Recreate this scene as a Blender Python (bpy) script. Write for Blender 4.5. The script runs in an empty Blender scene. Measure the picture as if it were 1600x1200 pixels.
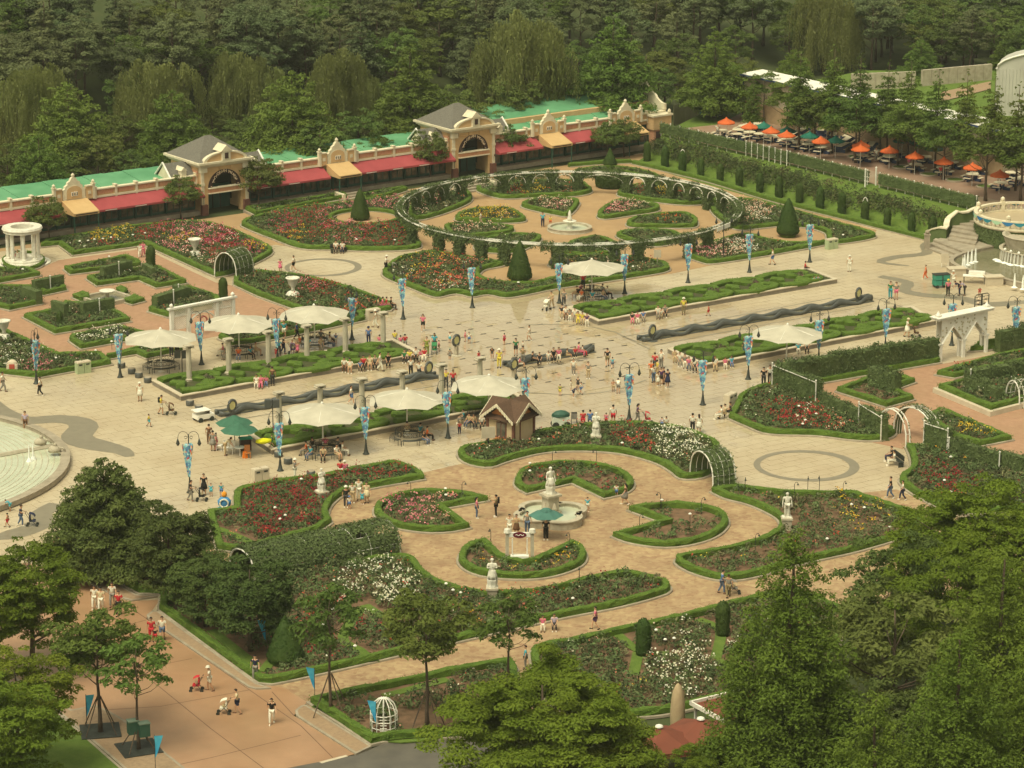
import bpy, math, random
import numpy as np
from mathutils import Vector, Matrix
R = math.radians
S = bpy.context.scene
rnd = random.Random(7)
rng = np.random.default_rng(11)
# == camera
CAM_Z, FOC, PITCH = 67.0, 4700.0, R(15.7)
cam_d = bpy.data.cameras.new('camera')
cam = bpy.data.objects.new('camera', cam_d)
S.collection.objects.link(cam)
cam.location = (0, 0, CAM_Z)
cam.rotation_euler = (math.pi/2 - PITCH, 0, 0)
cam_d.sensor_width = 36
cam_d.lens = FOC/1600*36
cam_d.clip_start = 1; cam_d.clip_end = 3000
S.camera = cam
# == world, sun, exposure
SUN_EL, SUN_ROT = 62, 215
W = bpy.data.worlds.new('World'); S.world = W; W.use_nodes = True
nt = W.node_tree; nt.nodes.clear()
sky = nt.nodes.new('ShaderNodeTexSky'); sky.sky_type = 'NISHITA'; sky.sun_disc = False
sky.sun_elevation = R(SUN_EL); sky.sun_rotation = R(SUN_ROT); sky.air_density = 1.0; sky.dust_density = 6.0; sky.ozone_density = 1.0
hs = nt.nodes.new('ShaderNodeHueSaturation'); hs.inputs['Saturation'].default_value = 0.12
tint = nt.nodes.new('ShaderNodeMix'); tint.data_type = 'RGBA'; tint.blend_type = 'MULTIPLY'; tint.inputs[0].default_value = 1
tint.inputs[7].default_value = (1.0, 0.975, 0.75, 1)
bg = nt.nodes.new('ShaderNodeBackground'); bg.inputs['Strength'].default_value = 0.12
wo = nt.nodes.new('ShaderNodeOutputWorld')
nt.links.new(sky.outputs[0], hs.inputs['Color']); nt.links.new(hs.outputs[0], tint.inputs[6])
nt.links.new(tint.outputs[2], bg.inputs[0]); nt.links.new(bg.outputs[0], wo.inputs[0])
sl = bpy.data.lights.new('sun', 'SUN'); sl.energy = 1.35; sl.angle = R(25); sl.color = (1.0, 0.955, 0.72)
so = bpy.data.objects.new('sun', sl); S.collection.objects.link(so)
so.rotation_euler = (R(90-SUN_EL), 0, R(180-SUN_ROT))
S.view_settings.view_transform = 'Standard'; S.view_settings.look = 'None'
S.view_settings.gamma = 1; S.view_settings.use_curve_mapping = False
S.view_settings.exposure = 0.46
S.cycles.max_bounces = 6; S.cycles.diffuse_bounces = 3; S.cycles.transparent_max_bounces = 6
S.cycles.volume_bounces = 0
# == geometry helpers
cp, sp = math.cos(PITCH), math.sin(PITCH)
def at(px, py, z=0.0):
 "ground point (height z) that stands where the photograph shows (px, py)"
 x = (px-800)/FOC; y = -(py-600)/FOC
 d = (x, cp + sp*y, -sp + cp*y)
 t = (z-CAM_Z)/d[2]
 return Vector((d[0]*t, d[1]*t, z))
def proj(P):
 dx, dy, dz = P[0], P[1], P[2]-CAM_Z
 f = dy*cp - dz*sp; u = dy*sp + dz*cp
 return 800 + FOC*dx/f, 600 - FOC*u/f
def slant(px, py):
 return (at(px, py)-Vector((0, 0, CAM_Z))).length
COL = S.collection
def link(o): COL.objects.link(o); return o
def tag(o, label=None, cat=None, group=None, kind=None):
 if label: o['label'] = label
 if cat: o['category'] = cat
 if group: o['group'] = group
 if kind: o['kind'] = kind
 return o
def thing(name, label, cat, loc=(0, 0, 0), rz=0, group=None):
 o = bpy.data.objects.new(name, None); link(o)
 o.empty_display_size = .2
 o.location = loc; o.rotation_euler = (0, 0, rz)
 return tag(o, label, cat, group)
def dup(o, loc=None, rz=None, label=None, group=None, parent=None, scale=None):
 c = o.copy(); link(c)
 if parent is not None:
  c.parent = parent
 if loc is not None: c.location = loc
 if rz is not None: c.rotation_euler = (0, 0, rz)
 if scale is not None: c.scale = scale if hasattr(scale, '__len__') else (scale,)*3
 if label: c['label'] = label
 if group: c['group'] = group
 for ch in list(KIDS.get(o.name, [])):
  dup(ch, parent=c)
 if parent is not None: KIDS.setdefault(parent.name, []).append(c)
 return c
KIDS = {}
def obj(name, me, parent=None, kind=None, loc=None):
 o = bpy.data.objects.new(name, me); link(o)
 if parent is not None:
  o.parent = parent; KIDS.setdefault(parent.name, []).append(o)
 if kind: o['kind'] = kind
 if loc is not None: o.location = loc
 return o
def np_mesh(name, V, F, mats, smooth=False, mi=None, col=None):
 "V (n,3) array, F (m,k) array of equal-size faces"
 V = np.asarray(V, dtype=np.float32); F = np.asarray(F, dtype=np.int32)
 me = bpy.data.meshes.new(name)
 n, k = F.shape
 me.vertices.add(len(V)); me.vertices.foreach_set('co', V.ravel())
 me.loops.add(n*k); me.loops.foreach_set('vertex_index', F.ravel())
 me.polygons.add(n)
 me.polygons.foreach_set('loop_start', np.arange(0, n*k, k, dtype=np.int32))
 me.polygons.foreach_set('loop_total', np.full(n, k, dtype=np.int32))
 me.polygons.foreach_set('use_smooth', np.full(n, bool(smooth)))
 for m in (mats if isinstance(mats, (list, tuple)) else [mats]): me.materials.append(m)
 if mi is not None: me.polygons.foreach_set('material_index', np.asarray(mi, dtype=np.int32))
 me.update(calc_edges=True)
 if col is not None:
  a = me.color_attributes.new('col', 'FLOAT_COLOR', 'CORNER')
  c = np.repeat(np.asarray(col, dtype=np.float32), k, axis=0)
  a.data.foreach_set('color', np.concatenate([c, np.ones((len(c), 1), np.float32)], 1).ravel())
 return me
class MB:
 "collects pieces for one mesh"
 def __init__(s): s.v = []; s.f = []; s.m = []
 def add(s, vs, fs, mi=0):
  b = len(s.v); s.v += [tuple(v) for v in vs]; s.f += [tuple(b+i for i in f) for f in fs]; s.m += [mi]*len(fs)
  return s
 def box(s, c, d, rz=0, mi=0, taper=1.0):
  x, y, z = d[0]/2, d[1]/2, d[2]/2
  ca, sa = math.cos(rz), math.sin(rz); vs = []
  for k, (i, j) in ((-1, (-1, -1)), (-1, (1, -1)), (-1, (1, 1)), (-1, (-1, 1)), (1, (-1, -1)), (1, (1, -1)), (1, (1, 1)), (1, (-1, 1))):
   t = taper if k > 0 else 1
   a, b = i*x*t, j*y*t
   vs.append((c[0]+a*ca-b*sa, c[1]+a*sa+b*ca, c[2]+k*z))
  return s.add(vs, [(3, 2, 1, 0), (4, 5, 6, 7), (0, 1, 5, 4), (1, 2, 6, 5), (2, 3, 7, 6), (3, 0, 4, 7)], mi)
 def tube(s, pts, r, n=6, mi=0, cap=True):
  pts = [Vector(p) for p in pts]; rs = r if hasattr(r, '__len__') else [r]*len(pts)
  b = []; N = len(pts)
  for i, p in enumerate(pts):
   t = (pts[min(i+1, N-1)]-pts[max(i-1, 0)]);  t = t.normalized() if t.length > 1e-9 else Vector((0, 0, 1))
   a = Vector((0, 0, 1)) if abs(t.z) < .9 else Vector((1, 0, 0))
   u = t.cross(a).normalized(); w = t.cross(u)
   b += [p + (u*math.cos(k*2*math.pi/n)+w*math.sin(k*2*math.pi/n))*rs[i] for k in range(n)]
  fs = [(i*n+k, i*n+(k+1) % n, (i+1)*n+(k+1) % n, (i+1)*n+k) for i in range(N-1) for k in range(n)]
  if cap: fs += [tuple(range(n-1, -1, -1)), tuple((N-1)*n+k for k in range(n))]
  return s.add(b, fs, mi)
 def lathe(s, prof, n=12, c=(0, 0, 0), mi=0, sx=1, sy=1, flute=0):
  vs = []
  for (r, z) in prof:
   for k in range(n):
    rr = r*(1-flute*(k % 2)); a = k*2*math.pi/n
    vs.append((c[0]+rr*math.cos(a)*sx, c[1]+rr*math.sin(a)*sy, c[2]+z))
  fs = [(i*n+k, i*n+(k+1) % n, (i+1)*n+(k+1) % n, (i+1)*n+k) for i in range(len(prof)-1) for k in range(n)]
  fs += [tuple(range(n-1, -1, -1)), tuple((len(prof)-1)*n+k for k in range(n))]
  return s.add(vs, fs, mi)
 def prism(s, poly, z0, z1, mi=0):
  n = len(poly)
  a = sum(poly[i][0]*poly[(i+1) % n][1]-poly[(i+1) % n][0]*poly[i][1] for i in range(n))
  if a < 0: poly = poly[::-1]
  vs = [(p[0], p[1], z0) for p in poly]+[(p[0], p[1], z1) for p in poly]
  return s.add(vs, [tuple(range(n-1, -1, -1)), tuple(range(n, 2*n))]+[(i, (i+1) % n, n+(i+1) % n, n+i) for i in range(n)], mi)
 def sweep(s, path, prof, closed=False, mi=0, caps=True):
  "prof: list of (offset to the left of travel, z)"
  P = [Vector((p[0], p[1])) for p in path]; Z = [p[2] if len(p) > 2 else 0 for p in path]; N = len(P); m = len(prof); vs = []
  for i in range(N):
   a = P[i-1] if (i > 0 or closed) else None; b = P[(i+1) % N] if (i < N-1 or closed) else None
   d1 = (P[i]-a).normalized() if a is not None else None
   d2 = (b-P[i]).normalized() if b is not None else None
   if d1 is None: d1 = d2
   if d2 is None: d2 = d1
   n1 = Vector((-d1.y, d1.x)); n2 = Vector((-d2.y, d2.x)); nn = n1+n2
   if nn.length < 1e-6: nn = n1
   nn.normalize(); k = 1/max(.45, nn.dot(n1))
   for (o, z) in prof: vs.append((P[i].x+nn.x*o*k, P[i].y+nn.y*o*k, Z[i]+z))
  fs = []
  for i in range(N if closed else N-1):
   j = (i+1) % N
   for k in range(m): fs.append((i*m+k, i*m+(k+1) % m, j*m+(k+1) % m, j*m+k))
  if not closed and caps: fs += [tuple(range(m)), tuple((N-1)*m+k for k in range(m-1, -1, -1))]
  return s.add(vs, fs, mi)
 def mesh(s, name, mats, smooth=False):
  me = bpy.data.meshes.new(name); me.from_pydata(s.v, [], s.f)
  for m in (mats if isinstance(mats, (list, tuple)) else [mats]): me.materials.append(m)
  if any(s.m): me.polygons.foreach_set('material_index', s.m)
  me.polygons.foreach_set('use_smooth', [bool(smooth)]*len(s.f))
  me.update(); return me
 def build(s, name, mats, parent=None, smooth=False, kind=None, loc=None):
  return obj(name, s.mesh(name, mats, smooth), parent, kind, loc)
def curve(pts, step=.6, closed=True):
 "Catmull-Rom through world points; a third value 1 marks a sharp corner"
 n = len(pts); out = []
 P = [Vector((p[0], p[1])) for p in pts]; C = [len(p) > 2 and p[2] == 1 for p in pts]
 for i in range(n if closed else n-1):
  j = (i+1) % n; p1, p2 = P[i], P[j]
  p0 = P[i-1] if (closed or i > 0) else p1; p3 = P[(j+1) % n] if (closed or j < n-1) else p2
  t1 = Vector((0, 0)) if C[i] else (p2-p0)/2
  t2 = Vector((0, 0)) if C[j] else (p3-p1)/2
  if C[i]: t1 = (p2-p1)*.9
  if C[j]: t2 = (p2-p1)*.9
  L = (p2-p1).length
  t1 = t1 if t1.length < 1.3*L else t1.normalized()*1.3*L
  t2 = t2 if t2.length < 1.3*L else t2.normalized()*1.3*L
  k = max(1, int(L/step))
  for q in range(k):
   t = q/k; t_2 = t*t; t_3 = t_2*t
   v = p1*(2*t_3-3*t_2+1)+t1*(t_3-2*t_2+t)+p2*(-2*t_3+3*t_2)+t2*(t_3-t_2)
   out.append((v.x, v.y))
 if not closed: out.append((P[-1].x, P[-1].y))
 return out
def px(pts, z=0):
 o = []
 for p in pts:
  v = at(p[0], p[1], z); o.append((v.x, v.y) + tuple(p[2:3]))
 return o
def ccw(path):
 a = sum(path[i-1][0]*path[i][1]-path[i][0]*path[i-1][1] for i in range(len(path)))
 return path if a > 0 else path[::-1]
def inset(path, d):
 P = [Vector(p[:2]) for p in path]; N = len(P); o = []
 for i in range(N):
  d1 = (P[i]-P[i-1]).normalized(); d2 = (P[(i+1) % N]-P[i]).normalized()
  n1 = Vector((-d1.y, d1.x)); n2 = Vector((-d2.y, d2.x)); nn = (n1+n2)
  nn = nn.normalized() if nn.length > 1e-6 else n1
  k = 1/max(.45, nn.dot(n1)); q = P[i]+nn*d*k; o.append((q.x, q.y))
 return o
def inside(pts, poly):
 x, y = pts[:, 0], pts[:, 1]; r = np.zeros(len(pts), bool); n = len(poly)
 for i in range(n):
  x1, y1 = poly[i-1][:2]; x2, y2 = poly[i][:2]
  if y1 == y2: continue
  c = ((y1 > y) != (y2 > y)) & (x < (x2-x1)*(y-y1)/(y2-y1)+x1); r ^= c
 return r
def dist_to(pts, poly):
 d = np.full(len(pts), 1e9); n = len(poly)
 for i in range(n):
  a = np.array(poly[i-1][:2]); b = np.array(poly[i][:2]); ab = b-a; L = (ab**2).sum()+1e-12
  t = np.clip(((pts-a)@ab)/L, 0, 1); d = np.minimum(d, np.hypot(*(pts-(a+t[:, None]*ab)).T))
 return d
def quads(C, N, size, asp=1.0, rngo=None, col=None):
 "leaf cards: centres C, normals N (unit), half sizes; returns V,F"
 g = rngo or rng; n = len(C)
 r = g.normal(size=(n, 3)); u = np.cross(N, r); u /= np.linalg.norm(u, axis=1, keepdims=True)+1e-9
 w = np.cross(N, u)
 s = np.broadcast_to(size, (n,))[:, None]
 a = u*s; b = w*s*asp
 V = np.stack([C-a*.95, C-b*.6+N*s*.12, C+a*1.05, C+b*.6+N*s*.12], 1).reshape(-1, 3)
 F = np.arange(4*n).reshape(-1, 4)
 return V, F
# == materials
MATS = {}
def mat(name, c1, c2=None, rough=.85, scale=3.0, detail=4, bump=0.0, bscale=None, metal=0, world=True, attr=False, objvar=0.0, spec=.3, extra=None, trans=0, wet=None, brick=None, emit=None):
 m = bpy.data.materials.new(name); m.use_nodes = True; t = m.node_tree; N = t.nodes; L = t.links
 b = N['Principled BSDF']; b.inputs['Roughness'].default_value = rough; b.inputs['Metallic'].default_value = metal
 b.inputs['Specular IOR Level'].default_value = spec
 if world: pos = N.new('ShaderNodeNewGeometry').outputs['Position']
 else: pos = N.new('ShaderNodeTexCoord').outputs['Object']
 def mix(fac, a, c, mode='MIX'):
  x = N.new('ShaderNodeMix'); x.data_type = 'RGBA'; x.blend_type = mode
  for i, v in ((0, fac), (6, a), (7, c)):
   if hasattr(v, 'is_output'): L.new(v, x.inputs[i])
   elif v is not None: x.inputs[i].default_value = v if i == 0 else tuple(v)+(1,)
  return x.outputs[2]
 def noise(sc, de=4, ro=.55):
  x = N.new('ShaderNodeTexNoise'); x.inputs['Scale'].default_value = sc; x.inputs['Detail'].default_value = de; x.inputs['Roughness'].default_value = ro
  L.new(pos, x.inputs['Vector']); return x.outputs['Fac']
 def ramp(f, lo, hi):
  x = N.new('ShaderNodeMapRange'); x.inputs[1].default_value = lo; x.inputs[2].default_value = hi; L.new(f, x.inputs[0]); return x.outputs[0]
 nz = None
 if attr:
  a = N.new('ShaderNodeAttribute'); a.attribute_name = 'col'; c = a.outputs['Color']
 elif c2 is not None:
  nz = noise(scale, detail); c = mix(ramp(nz, .34, .66), c1, c2)
 else: c = None
 if objvar:
  oi = N.new('ShaderNodeObjectInfo'); h = N.new('ShaderNodeHueSaturation')
  if c is None: h.inputs['Color'].default_value = tuple(c1)+(1,)
  else: L.new(c, h.inputs['Color'])
  mr = N.new('ShaderNodeMapRange'); mr.inputs[3].default_value = 1-objvar; mr.inputs[4].default_value = 1+objvar; L.new(oi.outputs['Random'], mr.inputs[0]); L.new(mr.outputs[0], h.inputs['Value'])
  mr2 = N.new('ShaderNodeMapRange'); mr2.inputs[3].default_value = .5-.035*objvar*4; mr2.inputs[4].default_value = .5+.03*objvar*4
  md = N.new('ShaderNodeMath'); md.operation = 'FRACT'; mm = N.new('ShaderNodeMath'); mm.operation = 'MULTIPLY'; mm.inputs[1].default_value = 7.31
  L.new(oi.outputs['Random'], mm.inputs[0]); L.new(mm.outputs[0], md.inputs[0]); L.new(md.outputs[0], mr2.inputs[0]); L.new(mr2.outputs[0], h.inputs['Hue'])
  c = h.outputs[0]
 if extra: c = extra(N, L, pos, c, mix, noise, ramp, b)
 if c is None: b.inputs['Base Color'].default_value = tuple(c1)+(1,)
 else: L.new(c, b.inputs['Base Color'])
 if bump:
  bn = N.new('ShaderNodeBump'); bn.inputs['Strength'].default_value = 1; bn.inputs['Distance'].default_value = bump
  L.new(noise(bscale or scale*3, 3), bn.inputs['Height']); L.new(bn.outputs[0], b.inputs['Normal'])
 if trans:
  tr = N.new('ShaderNodeBsdfTranslucent'); ms = N.new('ShaderNodeMixShader'); ms.inputs[0].default_value = trans
  if c is not None: L.new(c, tr.inputs['Color'])
  else: tr.inputs['Color'].default_value = tuple(c1)+(1,)
  L.new(b.outputs[0], ms.inputs[1]); L.new(tr.outputs[0], ms.inputs[2]); L.new(ms.outputs[0], N['Material Output'].inputs['Surface'])
 if emit:
  b.inputs['Emission Color'].default_value = tuple(emit[0])+(1,); b.inputs['Emission Strength'].default_value = emit[1]
 MATS[name] = m
 return m
def hx(h):
 v = [int(h[i:i+2], 16)/255 for i in (0, 2, 4)]
 return tuple((x/12.92 if x <= .04045 else ((x+.055)/1.055)**2.4) for x in v)
_flat = {}
def flat(c, rough=.8, metal=0, spec=.25):
 "plain painted surface of colour c (hex) with faint grime"
 k = (c, rough, metal)
 if k not in _flat:
  a = hx(c); _flat[k] = mat('paint_'+c, a, tuple(x*.82 for x in a), rough=rough, scale=2.2, metal=metal, spec=spec)
 return _flat[k]
ORD = ['first', 'second', 'third', 'fourth', 'fifth', 'sixth', 'seventh', 'eighth', 'ninth', 'tenth', 'eleventh', 'twelfth', 'thirteenth', 'fourteenth', 'fifteenth', 'sixteenth', 'seventeenth', 'eighteenth', 'nineteenth', 'twentieth']
TENS = ['', '', 'twenty', 'thirty', 'forty', 'fifty', 'sixty', 'seventy', 'eighty', 'ninety']
def ordw(i, n):
 if i == 0: return 'leftmost'
 if i == n-1: return 'rightmost'
 k = i+1
 if k <= 20: return ORD[k-1]+' from the left'
 if k < 100: return (TENS[k//10][:-1]+'ieth' if k % 10 == 0 else TENS[k//10]+'-'+ORD[k % 10-1])+' from the left'
 return 'far along'
def order_labels(objs, text):
 "text holds {o}; objects get their place counted along the row"
 objs = sorted(objs, key=lambda o: proj(o.location)[0]); n = len(objs)
 for i, o in enumerate(objs): o['label'] = text.format(o=ordw(i, n))
# == materials of the setting
def _plaza(N, L, pos, c, mix, noise, ramp, b):
 s = ramp(noise(.09, 3), .35, .65); c = mix(s, c, mix(.5, c, (.37, .27, .15)))
 s2 = ramp(noise(1.6, 5, .7), .45, .75); c = mix(s2, c, mix(.35, c, (.33, .23, .13)))
 sp_ = N.new('ShaderNodeSeparateXYZ'); L.new(pos, sp_.inputs[0])
 cc = at(860, 560)
 def lin(o, k, a):
  x = N.new('ShaderNodeMath'); x.operation = 'MULTIPLY_ADD'; L.new(o, x.inputs[0]); x.inputs[1].default_value = k; x.inputs[2].default_value = a; return x.outputs[0]
 vx = lin(sp_.outputs[0], 1/20, -cc.x/20); vy = lin(sp_.outputs[1], 1/27, -cc.y/27)
 cb = N.new('ShaderNodeCombineXYZ'); L.new(vx, cb.inputs[0]); L.new(vy, cb.inputs[1])
 ln = N.new('ShaderNodeVectorMath'); ln.operation = 'LENGTH'; L.new(cb.outputs[0], ln.inputs[0])
 wn = N.new('ShaderNodeMath'); wn.operation = 'MULTIPLY_ADD'; L.new(noise(.22, 4), wn.inputs[0]); wn.inputs[1].default_value = 1.6; wn.inputs[2].default_value = -.8
 ad = N.new('ShaderNodeMath'); ad.operation = 'ADD'; L.new(ln.outputs['Value'], ad.inputs[0]); L.new(wn.outputs[0], ad.inputs[1])
 w1 = ramp(ad.outputs[0], 1.2, .9); w2 = ramp(noise(.075, 3), .52, .66); mx = N.new('ShaderNodeMath'); mx.operation = 'MULTIPLY_ADD'; mx.use_clamp = True; L.new(w2, mx.inputs[0]); mx.inputs[1].default_value = .7; L.new(w1, mx.inputs[2]); w = mx.outputs[0]
 rr = N.new('ShaderNodeMapRange'); rr.inputs[3].default_value = .5; rr.inputs[4].default_value = .045; L.new(w, rr.inputs[0]); L.new(rr.outputs[0], b.inputs['Roughness']); rs = N.new('ShaderNodeMapRange'); rs.inputs[3].default_value = .5; rs.inputs[4].default_value = 1.0; L.new(w, rs.inputs[0]); L.new(rs.outputs[0], b.inputs['Specular IOR Level'])
 return mix(w, c, mix(1.0, c, (.93, .90, .86), 'MULTIPLY'))
M_plaza = mat('plaza_stone', (.50, .42, .28), (.45, .37, .24), rough=.5, scale=.55, spec=.5, extra=_plaza)
def _slabvar(N, L, pos, c, mix, noise, ramp, b):
 return _plaza(N, L, pos, c, mix, noise, ramp, b)
M_slab = mat('slab_stone', (.53, .445, .30), (.475, .39, .26), rough=.5, scale=.5, spec=.5, extra=_slabvar)
M_joint = mat('joint_sand', (.40, .325, .21), (.36, .285, .18), rough=.8, scale=2)
def _pave(N, L, pos, c, mix, noise, ramp, b):
 v = N.new('ShaderNodeTexVoronoi'); v.inputs['Scale'].default_value = 3.2; L.new(pos, v.inputs['Vector'])
 x = N.new('ShaderNodeSeparateColor'); L.new(v.outputs['Color'], x.inputs[0])
 c = mix(ramp(x.outputs[0], 0, 1), c, mix(.8, c, (.46, .34, .18)))
 c = mix(ramp(noise(.35, 3), .4, .7), c, mix(.5, c, (.19, .11, .06)))
 return c
M_herring = mat('clay_paver', (.27, .155, .085), (.37, .235, .13), rough=.75, scale=2.5, extra=_pave, bump=.01)
def _grit(N, L, pos, c, mix, noise, ramp, b):
 c = mix(ramp(noise(.3, 3), .4, .7), c, mix(.5, c, (.29, .18, .095)))
 return mix(ramp(noise(6, 2), .45, .7), c, mix(.25, c, (.3, .2, .12)))
M_sand = mat('ochre_paving', (.36, .225, .105), (.42, .275, .14), rough=.85, scale=1.2, extra=_grit)
M_brick = mat('pink_brick_paving', (.34, .185, .11), (.41, .24, .145), rough=.8, scale=2.0, extra=_grit)
M_road = mat('pink_concrete', (.33, .18, .095), (.41, .235, .13), rough=.35, scale=.35, extra=_grit, spec=.4)
M_walk = mat('tan_pavement', (.36, .25, .15), (.27, .185, .115), rough=.8, scale=5, extra=_grit)
M_asph = mat('wet_asphalt', (.13, .115, .09), (.095, .085, .07), rough=.45, scale=.8)
M_roadj = mat('road_joint_seal', (.22, .13, .08), (.18, .105, .065), rough=.7, scale=2)
M_dark = mat('grey_band_stone', (.235, .20, .135), (.20, .17, .115), rough=.4, scale=1.5, spec=.45)
M_grass = mat('lawn_grass', (.085, .14, .018), (.115, .17, .026), rough=.9, scale=1.5, bump=.05, bscale=9)
M_soil = mat('bed_soil', (.20, .115, .065), (.12, .075, .04), rough=.95, scale=2.0, bump=.03)
M_forest = mat('forest_floor', (.045, .06, .018), (.065, .075, .026), rough=1, scale=.4)
M_hedge = mat('box_hedge_leaf', (.068, .122, .012), (.10, .16, .018), rough=.85, scale=2.5, bump=.07, bscale=14)
M_kerb = mat('kerb_stone', (.37, .31, .225), (.27, .225, .16), rough=.8, scale=1.4, bump=.01)
M_curbtop = mat('wall_coping', (.55, .47, .34), (.48, .40, .28), rough=.7, scale=1.4)
M_wallst = mat('planter_wall_stone', (.25, .215, .16), (.19, .16, .12), rough=.8, scale=1.4)
_a = at(340, 645); _b = at(1360, 467)
AX = (_b-_a).normalized(); AY = Vector((-AX.y, AX.x, 0)); ANG = math.atan2(AX.y, AX.x)
def frame(o, s, t, z=0): return o + AX*s + AY*t + Vector((0, 0, z))
F0 = at(0, 381); F1 = at(1002, 234); FD = (F1-F0).normalized(); FN = Vector((-FD.y, FD.x, 0)); FANG = math.atan2(FD.y, FD.x)
def hill(x, y):
 d = (x-F0.x)*FN.x + (y-F0.y)*FN.y
 e = max(0.0, min(1.0, (x-5)/40.0))
 return min(50.0, max(0.0, d-24-14*e)*(.30-.08*e))
TER = 2.0 
def sheet(name, poly, z, m, label=None):
 "flat closed outline as a thin sheet"
 mb = MB(); c = ccw([p[:2] for p in poly])
 vs = [(p[0], p[1], z) for p in c]; mb.add(vs, [tuple(range(len(vs)))])
 o = mb.build(name, m); o['kind'] = 'structure'
 return o
xs = np.concatenate([np.linspace(-900, -140, 12), np.linspace(-120, 160, 57), np.linspace(190, 900, 12)])
ys = np.concatenate([np.linspace(-300, 100, 8), np.linspace(120, 620, 101), np.linspace(660, 1600, 14)])
gv = [(x, y, -.06+hill(x, y)) for y in ys for x in xs]
nx = len(xs)
gf = [(j*nx+i, j*nx+i+1, (j+1)*nx+i+1, (j+1)*nx+i) for j in range(len(ys)-1) for i in range(nx-1)]
o = obj('ground_terrain', np_mesh('ground_terrain', gv, gf, M_forest, smooth=True)); o['kind'] = 'structure'
def region(name, pts, z, m): return sheet(name, curve(px(pts, 0), 2.0), z, m)
C_ = 1
pl = [(-120, 405, 1), (600, 318, 1), (900, 262, 1), (1003, 240, 1), (1250, 300, 1), (1470, 372, 1), (1800, 400, 1), (1800, 700, 1), (1450, 830, 1), (1000, 900, 1), (400, 960, 1), (245, 955, 1), (120, 900, 1), (-200, 960, 1)]
plaza = sheet('plaza_paving', px(pl), .0, M_joint)
PLZ = px(pl)
Z1 = [(-60, 424, 1), (60, 421, 1), (92, 407, 1), (112, 404, 1), (225, 389, 1), (337, 442, 1), (360, 446, 1), (400, 466, 1), (475, 492, 1), (440, 510, 1), (358, 522, 1), (290, 536, 1), (210, 548, 1), (160, 561, 1), (95, 562, 1), (-60, 530, 1)]
Z2 = [(-90, 402, 1), (300, 345, 1), (600, 302, 1), (900, 256, 1), (1003, 241, 1), (1012, 254, 1), (1160, 298, 1), (1370, 360, 1), (1362, 372, 1), (1200, 401, 1), (1112, 415, 1), (1050, 428, 1), (870, 455, 1), (700, 462, 1), (600, 430, 1), (640, 402, 1), (658, 391, 1), (560, 393, 1), (430, 383, 1), (400, 388, 1), (330, 358, 1), (150, 372, 1), (60, 386, 1), (-90, 405, 1)]
Z3 = [(547, 741, 1), (662, 739, 1), (713, 727, 1), (900, 690, 1), (1112, 735, 1), (1118, 770, 1), (1335, 772, 1), (1400, 765, 1), (1440, 783, 1), (1520, 820, 1), (1700, 880, 1), (1700, 960, 1), (1180, 940, 1), (1050, 975, 1), (830, 1025, 1), (860, 1130, 1), (700, 1150, 1), (560, 1160, 1), (477, 1100, 1), (440, 1078, 1), (425, 1074, 1), (245, 955, 1), (370, 775, 1)]
Z4 = [(1212, 604, 1), (1457, 572, 1), (1560, 553, 1), (1700, 522, 1), (1700, 755, 1), (1485, 703, 1), (1410, 702, 1), (1362, 692, 1), (1404, 680, 1), (1280, 632, 1)]
for nm, pts, m, z in (('brick_paving', Z1, M_brick, .034), ('ochre_paving', Z2, M_sand, .034), ('clay_paver_path', Z3, M_herring, .034), ('brick_paving', Z4, M_brick, .034)):
 sheet(nm, px(pts), z, m)
ZONES = [px(z) for z in (Z1, Z2, Z3, Z4)]
RD = [(-160, 925, 1), (40, 880, 1), (112, 895, 1), (205, 940, 1), (250, 938, 1), (228, 968, 1), (390, 1075, 1), (425, 1071, 1), (445, 1076, 1), (480, 1098, 1), (459, 1119, 1), (556, 1179, 1), (480, 1198, 1), (400, 1250, 1), (200, 1300, 1), (-160, 1010, 1)]
ROADW = px(RD); sheet('road', ROADW, .042, M_road)
sheet('asphalt_road', px([(440, 1203, 1), (560, 1180, 1), (600, 1163, 1), (650, 1157, 1), (760, 1160, 1), (900, 1200, 1), (1150, 1300, 1), (300, 1300, 1)]), .052, M_asph)
sheet('road_marking', px([(498, 1192, 1), (540, 1181, 1), (544, 1183, 1), (503, 1194, 1)]), .057, M_curbtop)
def kerbed(name, pts, m, h=.14, rd=None):
 w = ccw(curve(px(pts), 1.0))
 mb = MB(); mb.sweep(w, [(0, 0), (0, h), (.16, h), (.16, 0)], closed=True)
 o = mb.build(name.replace('pavement', 'kerb') if 'pavement' in name else name+'_kerb', M_kerb); o['kind'] = 'structure'
 sheet(name, inset(w, .155), h-.006, m); return w
kerbed('pavement', [(40, 1050, 1), (112, 1112, 1), (150, 1105, 1), (190, 1125), (335, 1240, 1), (360, 1300, 1), (280, 1300, 1), (230, 1235, 1), (112, 1133, 1), (20, 1060, 1)], M_walk)
kerbed('pavement', [(470, 1106, 1), (461, 1113), (463, 1121), (556, 1181, 1), (581, 1169, 1), (478, 1104, 1)], M_walk)
kerbed('pavement', [(238, 957), (229, 964), (234, 972), (388, 1076), (400, 1079), (424, 1078, 1), (402, 1071, 1), (248, 958, 1)], M_walk)
kerbed('pavement', [(118, 880, 1), (104, 888), (106, 894), (180, 934), (206, 941), (247, 934, 1), (214, 932, 1)], M_walk)
kerbed('lawn', [(-120, 1000, 1), (60, 1090, 1), (112, 1134, 1), (230, 1238, 1), (280, 1310, 1), (-120, 1310, 1)], M_grass, h=.15)
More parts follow.
